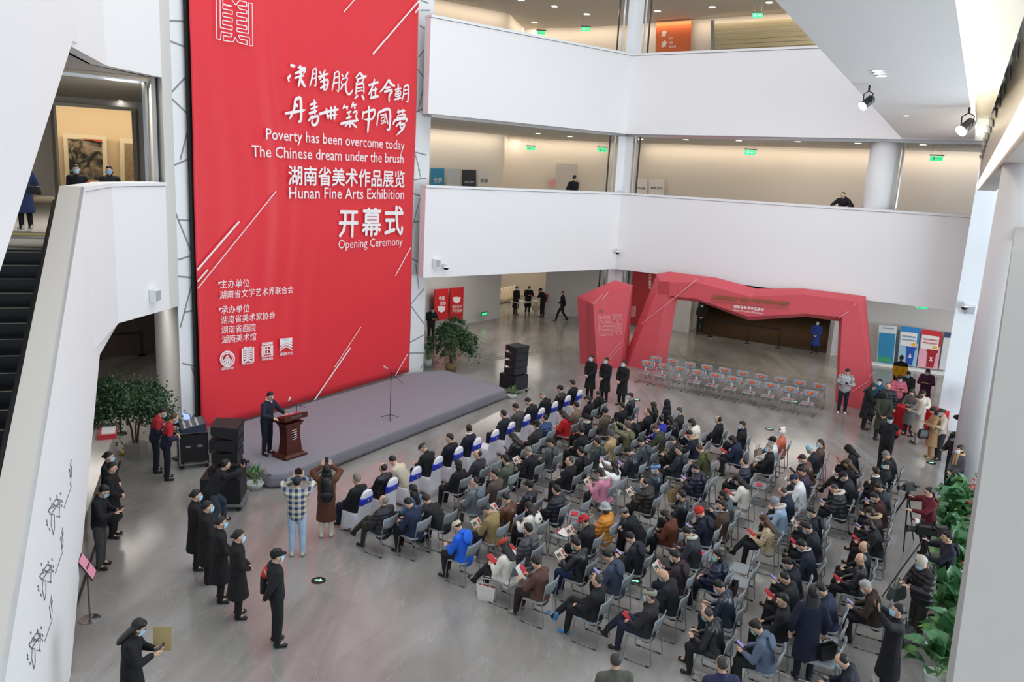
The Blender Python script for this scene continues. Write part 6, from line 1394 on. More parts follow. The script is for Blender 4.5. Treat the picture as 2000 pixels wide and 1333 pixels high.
stand((1850, 1050), 'TC', 172, 'm', 'shk', '171B28', '171B28', 'h', 'cameraman in navy jacket with big shoulder camera')
stand((1799, 1100), 'TD', 188, 'm', 'shk/beaB9B2A6', '14151A', '2E2B26', 'mhq', 'person with pale knit cap in black puffer holding a grey-green bag')
stand((1753, 1193), 'TU', 172, 'f', 'buk', '101217', '1A2640', 'mc', 'masked woman in long black coat photographing with her phone', item='darkphone')
stand((1588, 1160), 'TO', 85, 'f', 'lok', '141A30', '141A30', 'c', 'long-haired woman in full-length navy coat standing between the rows')
stand((1202, 1290), 'T', 96, 'm', 'bzn', '56564C', '3A3A38', '', 'crop-haired man in olive grey jacket seen from behind at the bottom edge')
stand((1410, 1297), 'T', 96, 'm', 'bzn', '27284A', '22232C', '', 'man in indigo jacket seen from behind at the bottom edge')
# backpack, handbags
def backpack(T, lab):
    M = T.matrix_world if False else Matrix.Translation(T.location) @ Matrix.Rotation(T.rotation_euler.z, 4, 'Z') @ Matrix.Scale(T.scale.x, 4)
    t = thing('backpack', lab, 'backpack'); t.matrix_world = M @ Matrix.Translation((0, -.22, 1.22))
    b = MB(); b.cap((0, 0, -.16), (0, 0, .16), .15, .13, 14, 1, .62); b.build('main_pouch', BLACK, t, True)
    b = MB(); b.cap((-.06, -.09, -.10), (.06, -.09, -.10), .08, .08, 10, 1, .6, (0, 0, 1)); b.build('front_pocket', BLACKM, t, True)
    for s_ in (-1, 1): b = MB(); b.tube([(s_*.09, .04, .24), (s_*.12, .14, .28), (s_*.13, .30, .12), (s_*.13, .2, -.16)], .018, 6); b.build('strap', BLACK, t, True)
    b = MB(); b.box((0, -.145, -.02), (.12, .004, .008)); b.build('red_stripe', CORR, t)
backpack(bw, 'black backpack with a thin red stripe on the rust brown coat')
def handbag(p, c, lab, s=1, z=.55, rz=0):
    P = at(p, z); t = thing('handbag', lab, 'bag', P, R(rz)); t.scale = (s, s, s); m = mat('handbag_'+c, c, .4)
    b = MB(); b.rings([[Vector((x*sx, y*sy, z_)) for x, y in ((-1, -1), (1, -1), (1, 1), (-1, 1))] for sx, sy, z_ in ((.17, .07, -.13), (.18, .08, -.05), (.15, .06, .12), (.13, .02, .13))]); b.build('bag_body', m, t)
    for s_ in (-1, 1): b = MB(); b.tube([(-.08, s_*.03, .12), (-.06, s_*.03, .26), (.06, s_*.03, .26), (.08, s_*.03, .12)], .008, 5); b.build('handle', m, t)
handbag((1807, 848), '121316', 'large black handbag on the arm of the camel coat woman', 1.1, .75)
handbag((1700, 806), '16171A', 'small black shoulder bag hanging beside the black-coated woman', .8, .8)
handbag((1766, 1242), '121316', 'black leather handbag on the arm of woman photographing at right', 1.1, .75, 40)
handbag((1752, 1158), '4A5452', 'grey-green handbag held by the pale knit cap person', 1.0, .85, 30)
handbag((66, 372), '101113', 'black bag with rope strap on the blue-coat woman above the escalator', .7, 7.0)
E_ = bpy.data.objects.new('brown_envelope', item_mesh('envelope')); COL.objects.link(E_); P = at((317, 1249), 1.15); E_.matrix_world = Matrix.Translation(P) @ Matrix.Rotation(R(10), 4, 'Z') @ Matrix.Rotation(R(-12), 4, 'X'); tag(E_, 'large brown paper envelope held out by the woman at bottom left', 'envelope')
# lettering on the guard's back
Mg = Matrix.Translation(gd.location) @ Matrix.Rotation(gd.rotation_euler.z, 4, 'Z')
text('特勤保安', 'lettering', Mg @ Vector((-.10, -.176, 1.33)), Mg @ Vector((.10, -.176, 1.33)), (Mg.to_3x3() @ Vector((0, -1, .1))), PRINTW, gd, off=.02)
# ================================================================== EQUIPMENT
# lectern
P = at((566, 890), .4); pod = thing('lectern', 'dark red wooden lectern with silver wave emblem and microphone on the stage', 'lectern', P, R(325-90))
b = MB(); b.rings([[Vector((x*sx, y*sy, z)) for x, y in ((-1, -1), (1, -1), (1, 1), (-1, 1))] for sx, sy, z in ((.36, .27, 0), (.36, .27, .05), (.31, .23, .08), (.28, .21, .11))]); b.build('plinth', WOODR, pod)
b = MB(); b.rings([[Vector((x*sx, y*sy+o, z)) for x, y in ((-1, -1), (1, -1), (1, 1), (-1, 1))] for sx, sy, o, z in ((.25, .17, .02, .11), (.21, .14, .02, .5), (.22, .15, .0, .8), (.30, .2, 0, .93))]); b.build('body', WOODR, pod)
b = MB(); b.add([(-.37, -.26, .93), (.37, -.26, .93), (.37, .26, 1.03), (-.37, .26, 1.03), (-.37, -.26, 1.02), (.37, -.26, 1.02), (.37, .26, 1.17), (-.37, .26, 1.17)], [[3, 2, 1, 0], [4, 5, 6, 7], [0, 1, 5, 4], [1, 2, 6, 5], [2, 3, 7, 6], [3, 0, 4, 7]]); b.build('desk_top', WOODR, pod)
b = MB()
for i in range(5):
    z = .74-.055*i; pts = [(-.09+.18*t/6, .185+.01*i*0+.002-.012*(.74-z)/.2, z-.012*t/6-(4-i)*0-.03*i*math.sin(PI*t/6)*.35) for t in range(7)]; b.tube(pts, .009, 4)
b.build('wave_emblem', STEEL, pod)
text('湖南美术馆', 'lettering', Matrix.Translation(P) @ Matrix.Rotation(R(235), 4, 'Z') @ Vector((.17, .266, 1.085)), Matrix.Translation(P) @ Matrix.Rotation(R(235), 4, 'Z') @ Vector((-.17, .266, 1.085)), az(325), STEEL, pod, off=.01)
b = MB(); b.box((0, -.02, 1.105), (.34, .25, .004), Matrix.Rotation(R(16), 3, 'X')); o = b.build('speech_sheets', PAPER); o.matrix_world = Matrix.Translation(P) @ Matrix.Rotation(R(235), 4, 'Z'); tag(o, 'white speech sheets lying on the lectern top', 'papers')
b = MB(); b.box((-.02, .09, 1.135), (.40, .25, .008), Matrix.Rotation(R(16), 3, 'X')); o = b.build('red_folder', CORR); o.matrix_world = Matrix.Translation(P) @ Matrix.Rotation(R(235), 4, 'Z'); tag(o, 'open red folder under the speech sheets on the lectern', 'folder')
def mic(t, base, tip, M=None):
    b = MB(); b.lathe([(.024, 0), (.022, .09), (.026, .10), (.03, .13), (.02, .16)], base, 12, M); b.build('microphone', mat('mic_grey', 'B9BAB2', .4, .4), t, True)
t = pod; b = MB(); b.tube([(-.12, .12, 1.15), (-.12, .12, 1.38)], .012, 6); b.tube([(-.32, .22, 1.28), (.06, .02, 1.47)], .009, 6); b.build('microphone_stand', BLACK, t)
mic(t, Vector((.06, .02, 1.47)), None, Matrix.Rotation(R(-55), 3, 'Y') @ Matrix.Rotation(R(20), 3, 'X'))
# microphone stand on stage
P = at((762, 818), .4); t = thing('microphone_stand', 'black boom microphone stand alone in the middle of the stage', 'microphone stand', P, R(20))
b = MB(); b.tube([(0, 0, .08), (0, 0, 1.42)], .011, 8); b.build('pole', BLACK, t)
for i in range(3): a = R(120*i+20); b = MB(); b.tube([(0, 0, .12), (math.cos(a)*.30, math.sin(a)*.30, .012)], .009, 6); b.build('leg', BLACK, t)
b = MB(); b.tube([(-.10, 0, 1.56), (.36, 0, 1.08)], .008, 6); b.lathe([(.02, -.03), (.02, .03)], (0, 0, 1.43), 8); b.build('boom', BLACK, t)
mic(t, Vector((-.10, 0, 1.56)), None, Matrix.Rotation(R(-60), 3, 'Y'))
# line-array loudspeaker stacks
def pa_stack(px, deg, lab, sub=1.0, s=1.0):
    P = at(px); t = thing('loudspeaker_stack', lab, 'loudspeaker', P, R(deg-90)); t.scale = (s, s, s); BC = mat('cabinet_black', '16181B', .6, bump=('noise', 40, .1)); GR_ = mat('grille_black', '202429', .5)
    b = MB(); b.box((0, 0, .13), (.82, .86, .05)); b.build('dolly', mat('dolly_grey', '9A9DA0', .4, .6), t)
    for x in (-.34, .34):
        for y in (-.34, .34): b = MB(); b.lathe([(.05, -.02), (.05, .02)], (x, y, .052), 12, Matrix.Rotation(R(90), 3, 'Y')); b.tube([(x, y, .05), (x, y, .12)], .015, 5); b.build('caster', RUBBER, t)
    z = .155
    for i in range(1):
        b = MB(); b.box((0, -.02, z+.27), (.74, .78, .54)); o = b.build('subwoofer', BC, t); b = MB(); b.box((0, .375, z+.27), (.68, .012, .48)); b.build('grille', GR_, o); z += .55
    for i in range(4):
        tilt = Matrix.Rotation(R(4-3.5*i), 3, 'X'); h = .27; b = MB()
        vs = [Vector((x, y, zz)) for x, y, zz in ((-.36, .28, -h/2), (.36, .28, -h/2), (.30, -.28, -h*.32), (-.30, -.28, -h*.32), (-.36, .28, h/2), (.36, .28, h/2), (.30, -.28, h*.32), (-.30, -.28, h*.32))]
        c = Vector((0, .02+.012*i, z+h/2)); b.add([tilt @ v+c for v in vs], [[3, 2, 1, 0], [4, 5, 6, 7], [0, 1, 5, 4], [1, 2, 6, 5], [2, 3, 7, 6], [3, 0, 4, 7]]); o = b.build('array_cabinet', BC, t)
        b = MB(); b.add([tilt @ v+c for v in [Vector((-.33, .29, -h*.4)), Vector((.33, .29, -h*.4)), Vector((.33, .29, h*.4)), Vector((-.33, .29, h*.4))]], [[0, 3, 2, 1]]); b.extr([tilt @ v+c for v in [Vector((-.33, .288, -h*.4)), Vector((.33, .288, -h*.4)), Vector((.33, .288, h*.4)), Vector((-.33, .288, h*.4))]], (0, .008, 0)); b.build('grille', GR_, o)
        for sx2 in (-1, 1): b = MB(); b.box((sx2*.335, -.2, z+h/2), (.02, .04, h)); b.build('rigging_bracket', STEEL if i % 2 else DARKM, t)
        z += h+.012
pa_stack((440, 985), 8, 'tall stack of black line-array loudspeakers left of the stage', s=1.10)
pa_stack((1003, 765), 318, 'stack of black line-array loudspeakers at the far right end of the stage', s=.98)
# mixer rack with laptop
P = at((378, 908)); RK = thing('equipment_rack', 'flight-case rack on wheels at the left of the stage', 'equipment rack', P, R(-62)); AL = mat('case_aluminium', 'A9ACAF', .35, .8)
b = MB(); b.box((0, 0, .55), (.58, .68, .74)); b.build('case_panel', BLACKM, RK)
for x in (-.3, .3):
    for y in (-.35, .35): b = MB(); b.box((x, y, .54), (.03, .03, .86)); b.build('edge_rail', AL, RK)
for z in (.13, .97):
    for x in (-.3, .3): b = MB(); b.box((x, 0, z), (.03, .70, .03)); b.build('edge_rail', AL, RK)
    for y in (-.35, .35): b = MB(); b.box((0, y, z), (.6, .03, .03)); b.build('edge_rail', AL, RK)
for x in (-.26, .26):
    for y in (-.3, .3): b = MB(); b.lathe([(.05, -.02), (.05, .02)], (x, y, .05), 12, Matrix.Rotation(R(90), 3, 'Y')); b.build('caster', RUBBER, RK)
for y in (-.14, .14): b = MB(); b.box((.297, y, .60), (.006, .12, .06)); b.build('butterfly_latch', AL, RK)
for i in range(4): b = MB(); b.box((-.1, -.346, .35+.12*i), (.3, .01, .05)); b.build('rack_unit', mat('rack_unit_grey', '4A4F58', .4, .5), RK)
MX = thing('mixing_console', 'grey mixing console with rows of faders on top of the rack', 'mixing console', P+Vector((0, 0, .985)), R(-62))
b = MB(); b.add([(-.36, -.30, 0), (.36, -.30, 0), (.36, .30, 0), (-.36, .30, 0), (-.36, -.30, .10), (.36, -.30, .10), (.36, .30, .22), (-.36, .30, .22)], [[3, 2, 1, 0], [4, 5, 6, 7], [0, 1, 5, 4], [1, 2, 6, 5], [2, 3, 7, 6], [3, 0, 4, 7]]); b.build('console_body', mat('console_blue_grey', '2C3648', .5), MX)
b = MB(); b.add([(-.33, -.27, .108), (.33, -.27, .108), (.33, .27, .216), (-.33, .27, .216)], [[0, 1, 2, 3]]); b.build('control_surface', mat('console_top', '55585C', .5), MX)
for i in range(42): b = MB(); x = -.29+.045*(i % 14); y = -.20+.15*(i//14); b.box((x, y, .128+.2*(y+.22)), (.018, .05, .02)); b.build('fader', PRINTW if i % 3 else mat('fader_grey', '9A9A9A', .5), MX)
LT = thing('laptop', 'open laptop with glowing screen beside the mixing console', 'laptop', P+Vector((-.42, .36, 1.0)), R(325))
b = MB(); b.box((0, 0, .01), (.34, .24, .02)); b.build('keyboard_base', DARKM, LT)
M = Matrix.Rotation(R(12), 3, 'X'); b = MB(); b.box((0, .15, .13), (.34, .012, .23), M); b.build('screen_lid', DARKM, LT); b = MB(); b.box((0, .142, .13), (.31, .006, .20), M); b.build('screen', mat('laptop_glow', '9FB4F0', .4, emit=('8FA8F0', 1.6)), LT)
b = MB(); b.box((0, 0, -.03), (.5, .34, .04)); b.tube([(0, 0, -.05), (0, 0, -.98)], .03, 8); b.box((0, 0, -.975), (.4, .4, .03)); b.build('laptop_stand', DARKM, LT)
# metal case
P = at((272, 900)); t = thing('planter_box', 'square steel planter box under the bushy tree at left', 'planter', P, R(-30))
# ---- plants
LEAFG = [mat('leaf_green_'+c, c, .4, var=.25) for c in ('2F4A2C', '3B5A30', '274026')]
def bushy(px, H, rad, lab, pot, seed, z=0, crown=1.0, n=2600):
    rnd = random.Random(seed); P = at(px, z); t = thing('potted_tree', lab, 'potted plant', P)
    b = MB()
    if pot == 'basket':
        b.lathe([(.20, 0), (.26, .18), (.27, .30), (.25, .31)], n=18); b.build('pot', mat('basket_tan', 'A98A5C', .8, bump=('Z', 14, .6)), t, True)
    else: b.box((0, 0, .2), (.42, .42, .40)); b.build('pot', mat('pot_steel_white', 'A9A49C', .4, .4), t)
    b = MB(); b.lathe([(.19, .29), (.01, .30)], n=14); b.build('soil', mat('soil', '2A201A', .9), t)
    tips = []
    for i in range(6):
        a = 2*PI*i/6+rnd.random(); e = Vector((math.cos(a)*rad*.45, math.sin(a)*rad*.45, H*.72+rnd.uniform(-.1, .2))); b = MB()
        b.tube([(math.cos(a)*.04, math.sin(a)*.04, .28), (math.cos(a)*.10, math.sin(a)*.10, H*.35), (e.x*.6, e.y*.6, H*.55), e], .022, 6, .008); b.build('branch', mat('branch_brown', '5A4632', .8), t)
        for j in range(9): tips.append(e+Vector((rnd.gauss(0, rad*.36), rnd.gauss(0, rad*.36), rnd.gauss(.05, H*.10))))
    for k in range(3):
        b = MB()
        for i in range(n//3):
            c = rnd.choice(tips); d = Vector((rnd.gauss(0, 1), rnd.gauss(0, 1), rnd.gauss(-.3, .6))).normalized(); p = c+d*abs(rnd.gauss(0, .17))*crown
            r_ = math.hypot(p.x, p.y); p.z -= .75*max(0, r_/rad-.35)*rad*rnd.uniform(.4, 1.3)
            l = rnd.uniform(.065, .11); u = Vector((rnd.gauss(0, 1), rnd.gauss(0, 1), -.7)).normalized(); w = u.orthogonal().normalized()*l*.28
            b.add([p, p+u*l*.5+w, p+u*l, p+u*l*.5-w], [[0, 1, 2, 3]])
        o = b.build('foliage', LEAFG[k], t); o['kind'] = 'stuff'
bushy((266, 893), 2.35, 1.0, 'wide bushy potted tree behind the sound technicians', 'box', 3, crown=1.3, n=11000)
bushy((881, 724), 2.0, .85, 'bushy potted tree in a basket at the back corner of the stage', 'basket', 5, n=8500)
bpy.data.objects.remove(t)
def leafmesh(name, L, W_, arch, m, n=6):
    b = MB(); c = []; 
    for i in range(n+1):
        u = i/n; w = W_*math.sin(PI*min(1, u*1.02)**.75)*.5 if i < n else .002; z = L*.75*u-arch*L*u*u; y = L*.75*u*(.55+.35*u); c += [Vector((-w, y, z+w*.35)), Vector((0, y, z)), Vector((w, y, z+w*.35))]
    b.add(c, [[i*3, i*3+1, i*3+4, i*3+3] for i in range(n)]+[[i*3+1, i*3+2, i*3+5, i*3+4] for i in range(n)]); return b.mesh(name, m, True)
LG = mat('glossy_leaf', '46784A', .3, var=.3); LG2 = mat('glossy_leaf_light', '6A9A4A', .3, var=.25); LR = mat('poinsettia_red', 'B81E2C', .45)
LMS = [leafmesh('leaf', .60, .34, .42, LG), leafmesh('leaf', .52, .30, .25, LG), leafmesh('leaf', .66, .32, .60, LG), leafmesh('leaf', .45, .27, .40, LG2)]
def lily(P, lab, seed, s=1.0, n=24, pot='D8D6D2', group=None, lms=LMS, ph=.42):
    rnd = random.Random(seed); t = thing('potted_plant', lab, 'potted plant', P, rnd.random()*6, group); t.scale = (s, s, s)
    b = MB(); b.lathe([(.15, 0), (.21, ph*.8), (.22, ph), (.19, ph), (.185, ph-.03), (.01, ph-.03)], n=20); b.build('pot', mat('pot_'+pot, pot, .4), t, True)
    for i in range(n):
        a = i*2.4+rnd.uniform(-.2, .2); k = i/n; sc = rnd.uniform(.8, 1.2)
        M = Matrix.Translation((math.cos(a)*.06*k, math.sin(a)*.06*k, ph+.02)) @ Matrix.Rotation(a-PI/2, 4, 'Z') @ Matrix.Rotation(R(60-95*k+rnd.uniform(-8, 8)), 4, 'X') @ Matrix.Diagonal((sc, sc, sc, 1))
        st_ = Matrix.Translation((0, .0, 0)); o = obj('leaf', lms[i % len(lms)], t, M @ Matrix.Translation((0, .12, .18)))
    b = MB()
    for i in range(8): a = i*.8; b.tube([(0, 0, ph-.05), (math.cos(a)*.08, math.sin(a)*.08, ph+.16), (math.cos(a)*.2, math.sin(a)*.2, ph+.34)], .008, 4)
    b.build('stem', LG2, t)
pl0 = Vector((11.35, 18.9, 0)); pl1 = Vector((7.15, 11.5, 0))
for i in range(10):
    lily(pl0.lerp(pl1, i/9)+Vector((random.uniform(-.1, .1), 0, 0)), f'{tall[i]} large-leaved potted plant along the facade, counted from the round column', 20+i, 1.0, 34, group='large-leaved plants along the facade')
PLM = [leafmesh('leaf', .20, .12, .35, LR, 4), leafmesh('leaf', .22, .12, .6, LG, 4)]
for i in range(9):
    lily(pl0.lerp(pl1, i/9)+Vector((.58, .05, 0)), f'{tall[i]} red poinsettia behind the large-leaved plants, counted from the round column', 50+i, 1.15, 26, 'E6E4E2', 'red poinsettias behind the large-leaved plants', [PLM[0], PLM[0], PLM[1]], .66)
SML = [leafmesh('leaf', .26, .06, .7, LG2, 4), leafmesh('leaf', .3, .07, .5, LG, 4)]
lily(at((498, 955)), 'small spider plant in a white pot beside the left loudspeaker stack', 80, 1.0, 26, 'DADCE0', None, SML, .16)
lily(at((1000, 778)), 'small green pot plant at the foot of the far loudspeaker stack', 81, .8, 20, 'DADCE0', None, SML, .14)
SNK = [leafmesh('leaf', .62, .075, .0, LG2, 5)]
P = at((836, 716)); t = thing('snake_plant', 'upright snake plant in a white pot against the panel wall', 'potted plant', P); b = MB(); b.lathe([(.13, 0), (.17, .28), (.15, .28)], n=16); b.build('pot', WHITE2, t, True)
for i in range(14): a = i*2.4; obj('leaf', SNK[0], t, Matrix.Translation((math.cos(a)*.08, math.sin(a)*.08, .25)) @ Matrix.Rotation(a-PI/2, 4, 'Z') @ Matrix.Rotation(R(28), 4, 'X') @ Matrix.Diagonal((1, 1, 1.2, 1)))
# ---- counter, signs, stanchions, tables
cp = [V2(-7.25, 12.3), V2(-8.47, 15.6), V2(-10.0, 19.6)]
b = MB()
for i in range(2): b.slab(cp[i], cp[i+1], 0, 1.08, .7, 1)
ct = tag(b.build('reception_counter', mat('counter_stone', 'B9B3AA', .15)), 'long polished stone counter below the escalator at left', 'counter')
for i in range(2): b = MB(); b.slab(cp[i]+V2(.03, 0), cp[i+1]+V2(.03, 0), 0, .07, .02, 1); b.build('kick_strip', DARKM, ct)
P = Vector((-9.75, 18.6, 1.08)); t = thing('leaflet_box', 'red leaflet box with white leaflets at the far end of the counter', 'box', P, R(-65)); b = MB(); b.box((0, 0, .06), (.6, .4, .12)); b.build('box_body', CORR, t); b = MB(); b.box((0, .02, .135), (.5, .3, .03)); b.build('leaflets', PAPER, t)
def sign_stand(px, plate_px, lab, w=.30, h=.42, rz=60, col=PINKS, words='请保持安静', pole=STEEL, diamond=False):
    P = at(px); d = ray(plate_px); k = (P.x*P.x+P.y*P.y)**.5/(d.x*d.x+d.y*d.y)**.5; hz = HC+k*d.z
    t = thing('sign_stand', lab, 'sign', P, R(rz))
    b = MB(); b.lathe([(.17, 0), (.17, .012), (.02, .03)], n=24); b.build('base', CHROME, t, False)
    b = MB(); b.tube([(0, 0, .02), (0, 0, hz-h*.4)], .014, 8); b.build('pole', pole, t)
    M = Matrix.Rotation(R(-30), 3, 'X'); b = MB(); b.box((0, 0, hz), (w, .02, h), M); o = b.build('plate', DARKM, t); b = MB(); b.box(M @ Vector((0, -.013, 0))+Vector((0, 0, hz)), (w-.03, .006, h-.03), M); b.build('notice_sheet', col, t)
    W_ = Matrix.Translation(P) @ Matrix.Rotation(R(rz), 4, 'Z'); n = W_.to_3x3() @ (M @ Vector((0, -1, 0)))
    text(words, 'lettering', W_ @ (M @ Vector((-w*.32, -.019, -.02))+Vector((0, 0, hz))), W_ @ (M @ Vector((w*.32, -.019, -.02))+Vector((0, 0, hz))), n, BLACK, t, off=.01)
sign_stand((176, 1211), (168, 1108), 'pink notice on a chrome floor stand by the counter at bottom left', .34, .42, 108, PINKS, '请保持安静', mat('brown_pole', '7A4A30', .5))
sign_stand((1093, 612), (1095, 567), 'pink sign on a stand in the lobby left of the walking man', .42, .62, -10)
sign_stand((1063, 613), (1067, 583), 'small red sign on a stand right of the lobby table', .3, .5, -10, CORR, '登记')
sign_stand((1900, 862), (1897, 781), 'pink sign on a stand mostly hidden behind the round column', .5, .8, 20)
def stanchions(pxs, lab, grp, ends=True):
    Ps = [at(p) for p in pxs]
    for i, P in enumerate(Ps):
        t = thing('belt_post', f'{tall[i]} {lab}', 'barrier post', P, 0, grp); b = MB(); b.lathe([(.17, 0), (.17, .02), (.03, .045)], n=18); b.build('base', BLACK, t); b = MB(); b.lathe([(.03, .03), (.03, .90), (.04, .91), (.04, .99)], n=12); b.build('post', BLACK, t)
        if i < len(Ps)-1: q = Ps[i+1]-P; b = MB(); b.slab((0, 0), q.xy, .90, .96, .006); b.build('belt', BLACK, t)
stanchions([(1387, 658), (1459, 671), (1520, 680)], 'black belt barrier post from left at the dark hall entrance', 'belt posts at the dark hall')
stanchions([(277, 695), (190, 702)], 'black belt barrier post from right in the back hall at left', 'belt posts in the left back hall')
stanchions([(236, 848)], 'single belt post under the bushy tree at left', 'belt post under the tree')
b = MB(); a = at((176, 897)); c = at((252, 889)); b.slab(a.xy, c.xy, 0, .07, .22); o = tag(b.build('cable_ramp', mat('ramp_yellow', 'B89A2A', .6)), 'low yellow cable ramp on the floor at far left', 'cable ramp'); b = MB(); d = (c-a).xy/9
for i in range(0, 9, 2): b.slab(a.xy+d*i+V2(0, .02), a.xy+d*(i+1)+V2(0, .02), .07, .075, .18)
b.build('black_stripe', RUBBER, o)
def table(pa_, pb_, dep, h, lab, c, cloth_=False, z=0):
    a = at(pa_, h).xy; c_ = at(pb_, h).xy; n = Vector((-(c_-a).y, (c_-a).x)).normalized()*dep
    if n.y < 0: n = -n
    t = thing('table', lab, 'table', (a.x, a.y, 0)); b = MB(); q = [V2(0, 0), c_-a, c_-a+n, n]
    b.prism(q, h-.03, h); b.build('table_top', mat('tabletop_'+c, c, .6), t)
    if cloth_:
        b = MB(); N = 48; per = []
        for i in range(4):
            for k in range(N//4): per.append(q[i].lerp(q[(i+1) % 4], k/(N//4)))
        cen = (q[0]+q[2])/2
        b.rings([[Vector((cen.x+(p.x-cen.x)*(f+.03*math.sin(i*2.1)*g), cen.y+(p.y-cen.y)*(f+.03*math.sin(i*2.1)*g), zz)) for i, p in enumerate(per)] for f, g, zz in ((1.12, 1.6, .02), (1.06, 1, h*.5), (1.03, .3, h-.02), (1.02, 0, h+.005))]); b.build('tablecloth', mat('cloth_red_satin', 'C01420', .5), t)
    else:
        for p in q: b = MB(); b.tube([(p.x*.96+cx_ if False else p.x*.97, p.y*.97, 0), (p.x*.97, p.y*.97, h-.03)], .02, 6); b.build('leg', STEEL, t)
    return t
table((1011, 592.5), (1049, 590), .8, .75, 'cream folding table in the lobby with attendants around it', 'CFC6B6')
table((1743, 790), (1770, 800), .55, .75, 'table with draped red cloth left of the grey-coated women', 'B01822', True)
table((1797, 795), (1828, 806), .6, .75, 'second table with red cloth behind the camel coat woman', 'B01822', True)
b = MB(); rs = random.Random(4)
for i in range(5): P = at((984+i*5.5, 600)); b = MB(); b.cap((0, 0, .2), (0, .05, .75), .30, .16, 10); o = remesh(b, 'draped_bundle', [mat('cream_drape', 'CDB998', .8)], .05, 2); q = bpy.data.objects.new('draped_chair', o); COL.objects.link(q); q.location = P+Vector((-.25+.03*i, 1.2+.35*i, .07)); tag(q, f'chair under cream dust cover, {tall[i]} from left along the corridor wall', 'chair', 'cream covered chairs in the corridor')
P = at((1046, 613)); b = MB(); b.cap((0, 0, .25), (0, .05, .45), .28, .2, 10); o = remesh(b, 'draped_bundle', [mat('cream_drape', 'CDB998', .8)], .05, 2); q = bpy.data.objects.new('cloth_bundle', o); COL.objects.link(q); q.location = P+Vector((0, .5, .05)); tag(q, 'bundle of cream cloth on the floor under the lobby table', 'cloth')
# ---- camcorders on tripods
def tripod(apex_px, feet_px, lab, cam_deg, big):
    Fp = [at(p) for p in feet_px]; c = (sum(Fp, Vector())/len(Fp)); d = ray(apex_px); k = (c.x**2+c.y**2)**.5/(d.x**2+d.y**2)**.5; hz = HC+k*d.z
    ap = Vector((d.x*k, d.y*k, 0)); t = thing('tripod', lab, 'tripod', ap)
    for p in Fp: b = MB(); q = p-ap; b.tube([(q.x*.05, q.y*.05, hz-.12), (q.x*.55, q.y*.55, hz*.45), (q.x, q.y, .01)], .020, 6, .012); b.build('leg', BLACK, t)
    b = MB(); b.lathe([(.06, hz-.16), (.06, hz-.06), (.045, hz-.02)], n=12); b.build('head', BLACK, t); b = MB(); a = az(cam_deg+170); b.tube([(0, 0, hz-.05), (a.x*.42, a.y*.42, hz-.2)], .010, 6); b.build('pan_handle', BLACK, t)
    s = 1.2 if big else .95; C = thing('video_camera', lab.replace('tripod', 'video camera'), 'video camera', ap+Vector((0, 0, hz)), R(cam_deg-90)); C.scale = (s, s, s)
    b = MB(); b.box((0, 0, .09), (.12, .30, .14)); b.build('camera_body', BLACK, C); b = MB(); b.lathe([(.045, 0), (.05, .12), (.062, .16)], (0, .14, .09), 16, Matrix.Rotation(R(-90), 3, 'X')); b.build('lens', BLACKM, C)
    b = MB(); b.tube([(0, -.1, .16), (0, -.1, .21), (0, .12, .21), (0, .12, .16)], .014, 6); b.build('carry_handle', BLACK, C); b = MB(); b.tube([(.05, .02, .24), (.05, .24, .24)], .016, 8); b.build('microphone', DARKM, C)
    b = MB(); b.box((-.07, -.16, .14), (.05, .10, .05)); b.build('viewfinder', BLACK, C)
    if big: b = MB(); b.box((0, -.24, .10), (.13, .16, .17)); b.build('battery_pack', DARKM, C); b = MB(); b.box((0, .16, .24), (.06, .06, .05)); b.mi = 1; b.box((0, .192, .24), (.045, .004, .035)); b.build('station_cube', [PRINTW, mat('station_orange', 'E0662A', .5)], C)
tripod((1775, 960), [(1719, 1050), (1764, 1080), (1784, 1057)], 'black tripod of the first operator right of the audience', 190, False)
tripod((1806, 1046), [(1722, 1168), (1780, 1150), (1830, 1130)], 'heavy tripod of the second cameraman beside the big plants', 172, True)
# tactile strip and floor cable trims
for i, (p, q) in enumerate((((880, 716), (1128, 681)), ((1296, 694), (1640, 752)))):
    a = at(p).xy; c = at(q).xy; n = Vector((-(c-a).y, (c-a).x)).normalized(); m = mat('tactile_beige', '8F8876', .6); L = (c-a).length; b = MB(); k = int(L/.3)
    for j in range(k): b.slab(a.lerp(c, j/k), a.lerp(c, (j+.8)/k), 0, .006, .16); b.slab(a.lerp(c, j/k)+n*.3, a.lerp(c, (j+.8)/k)+n*.3, 0, .006, .16)
    o = struct(f'trim_{10+i}', b, m); o['kind'] = 'structure'
b = MB(); pts = [at(p, .006) for p in ((1500, 1303), (1520, 1312), (1545, 1324), (1580, 1333))]; b.tube(pts, .008, 5); tag(b.build('floor_cable', PRINTW, None, True), 'thin white cable on the floor near the navy coat woman', 'cable')
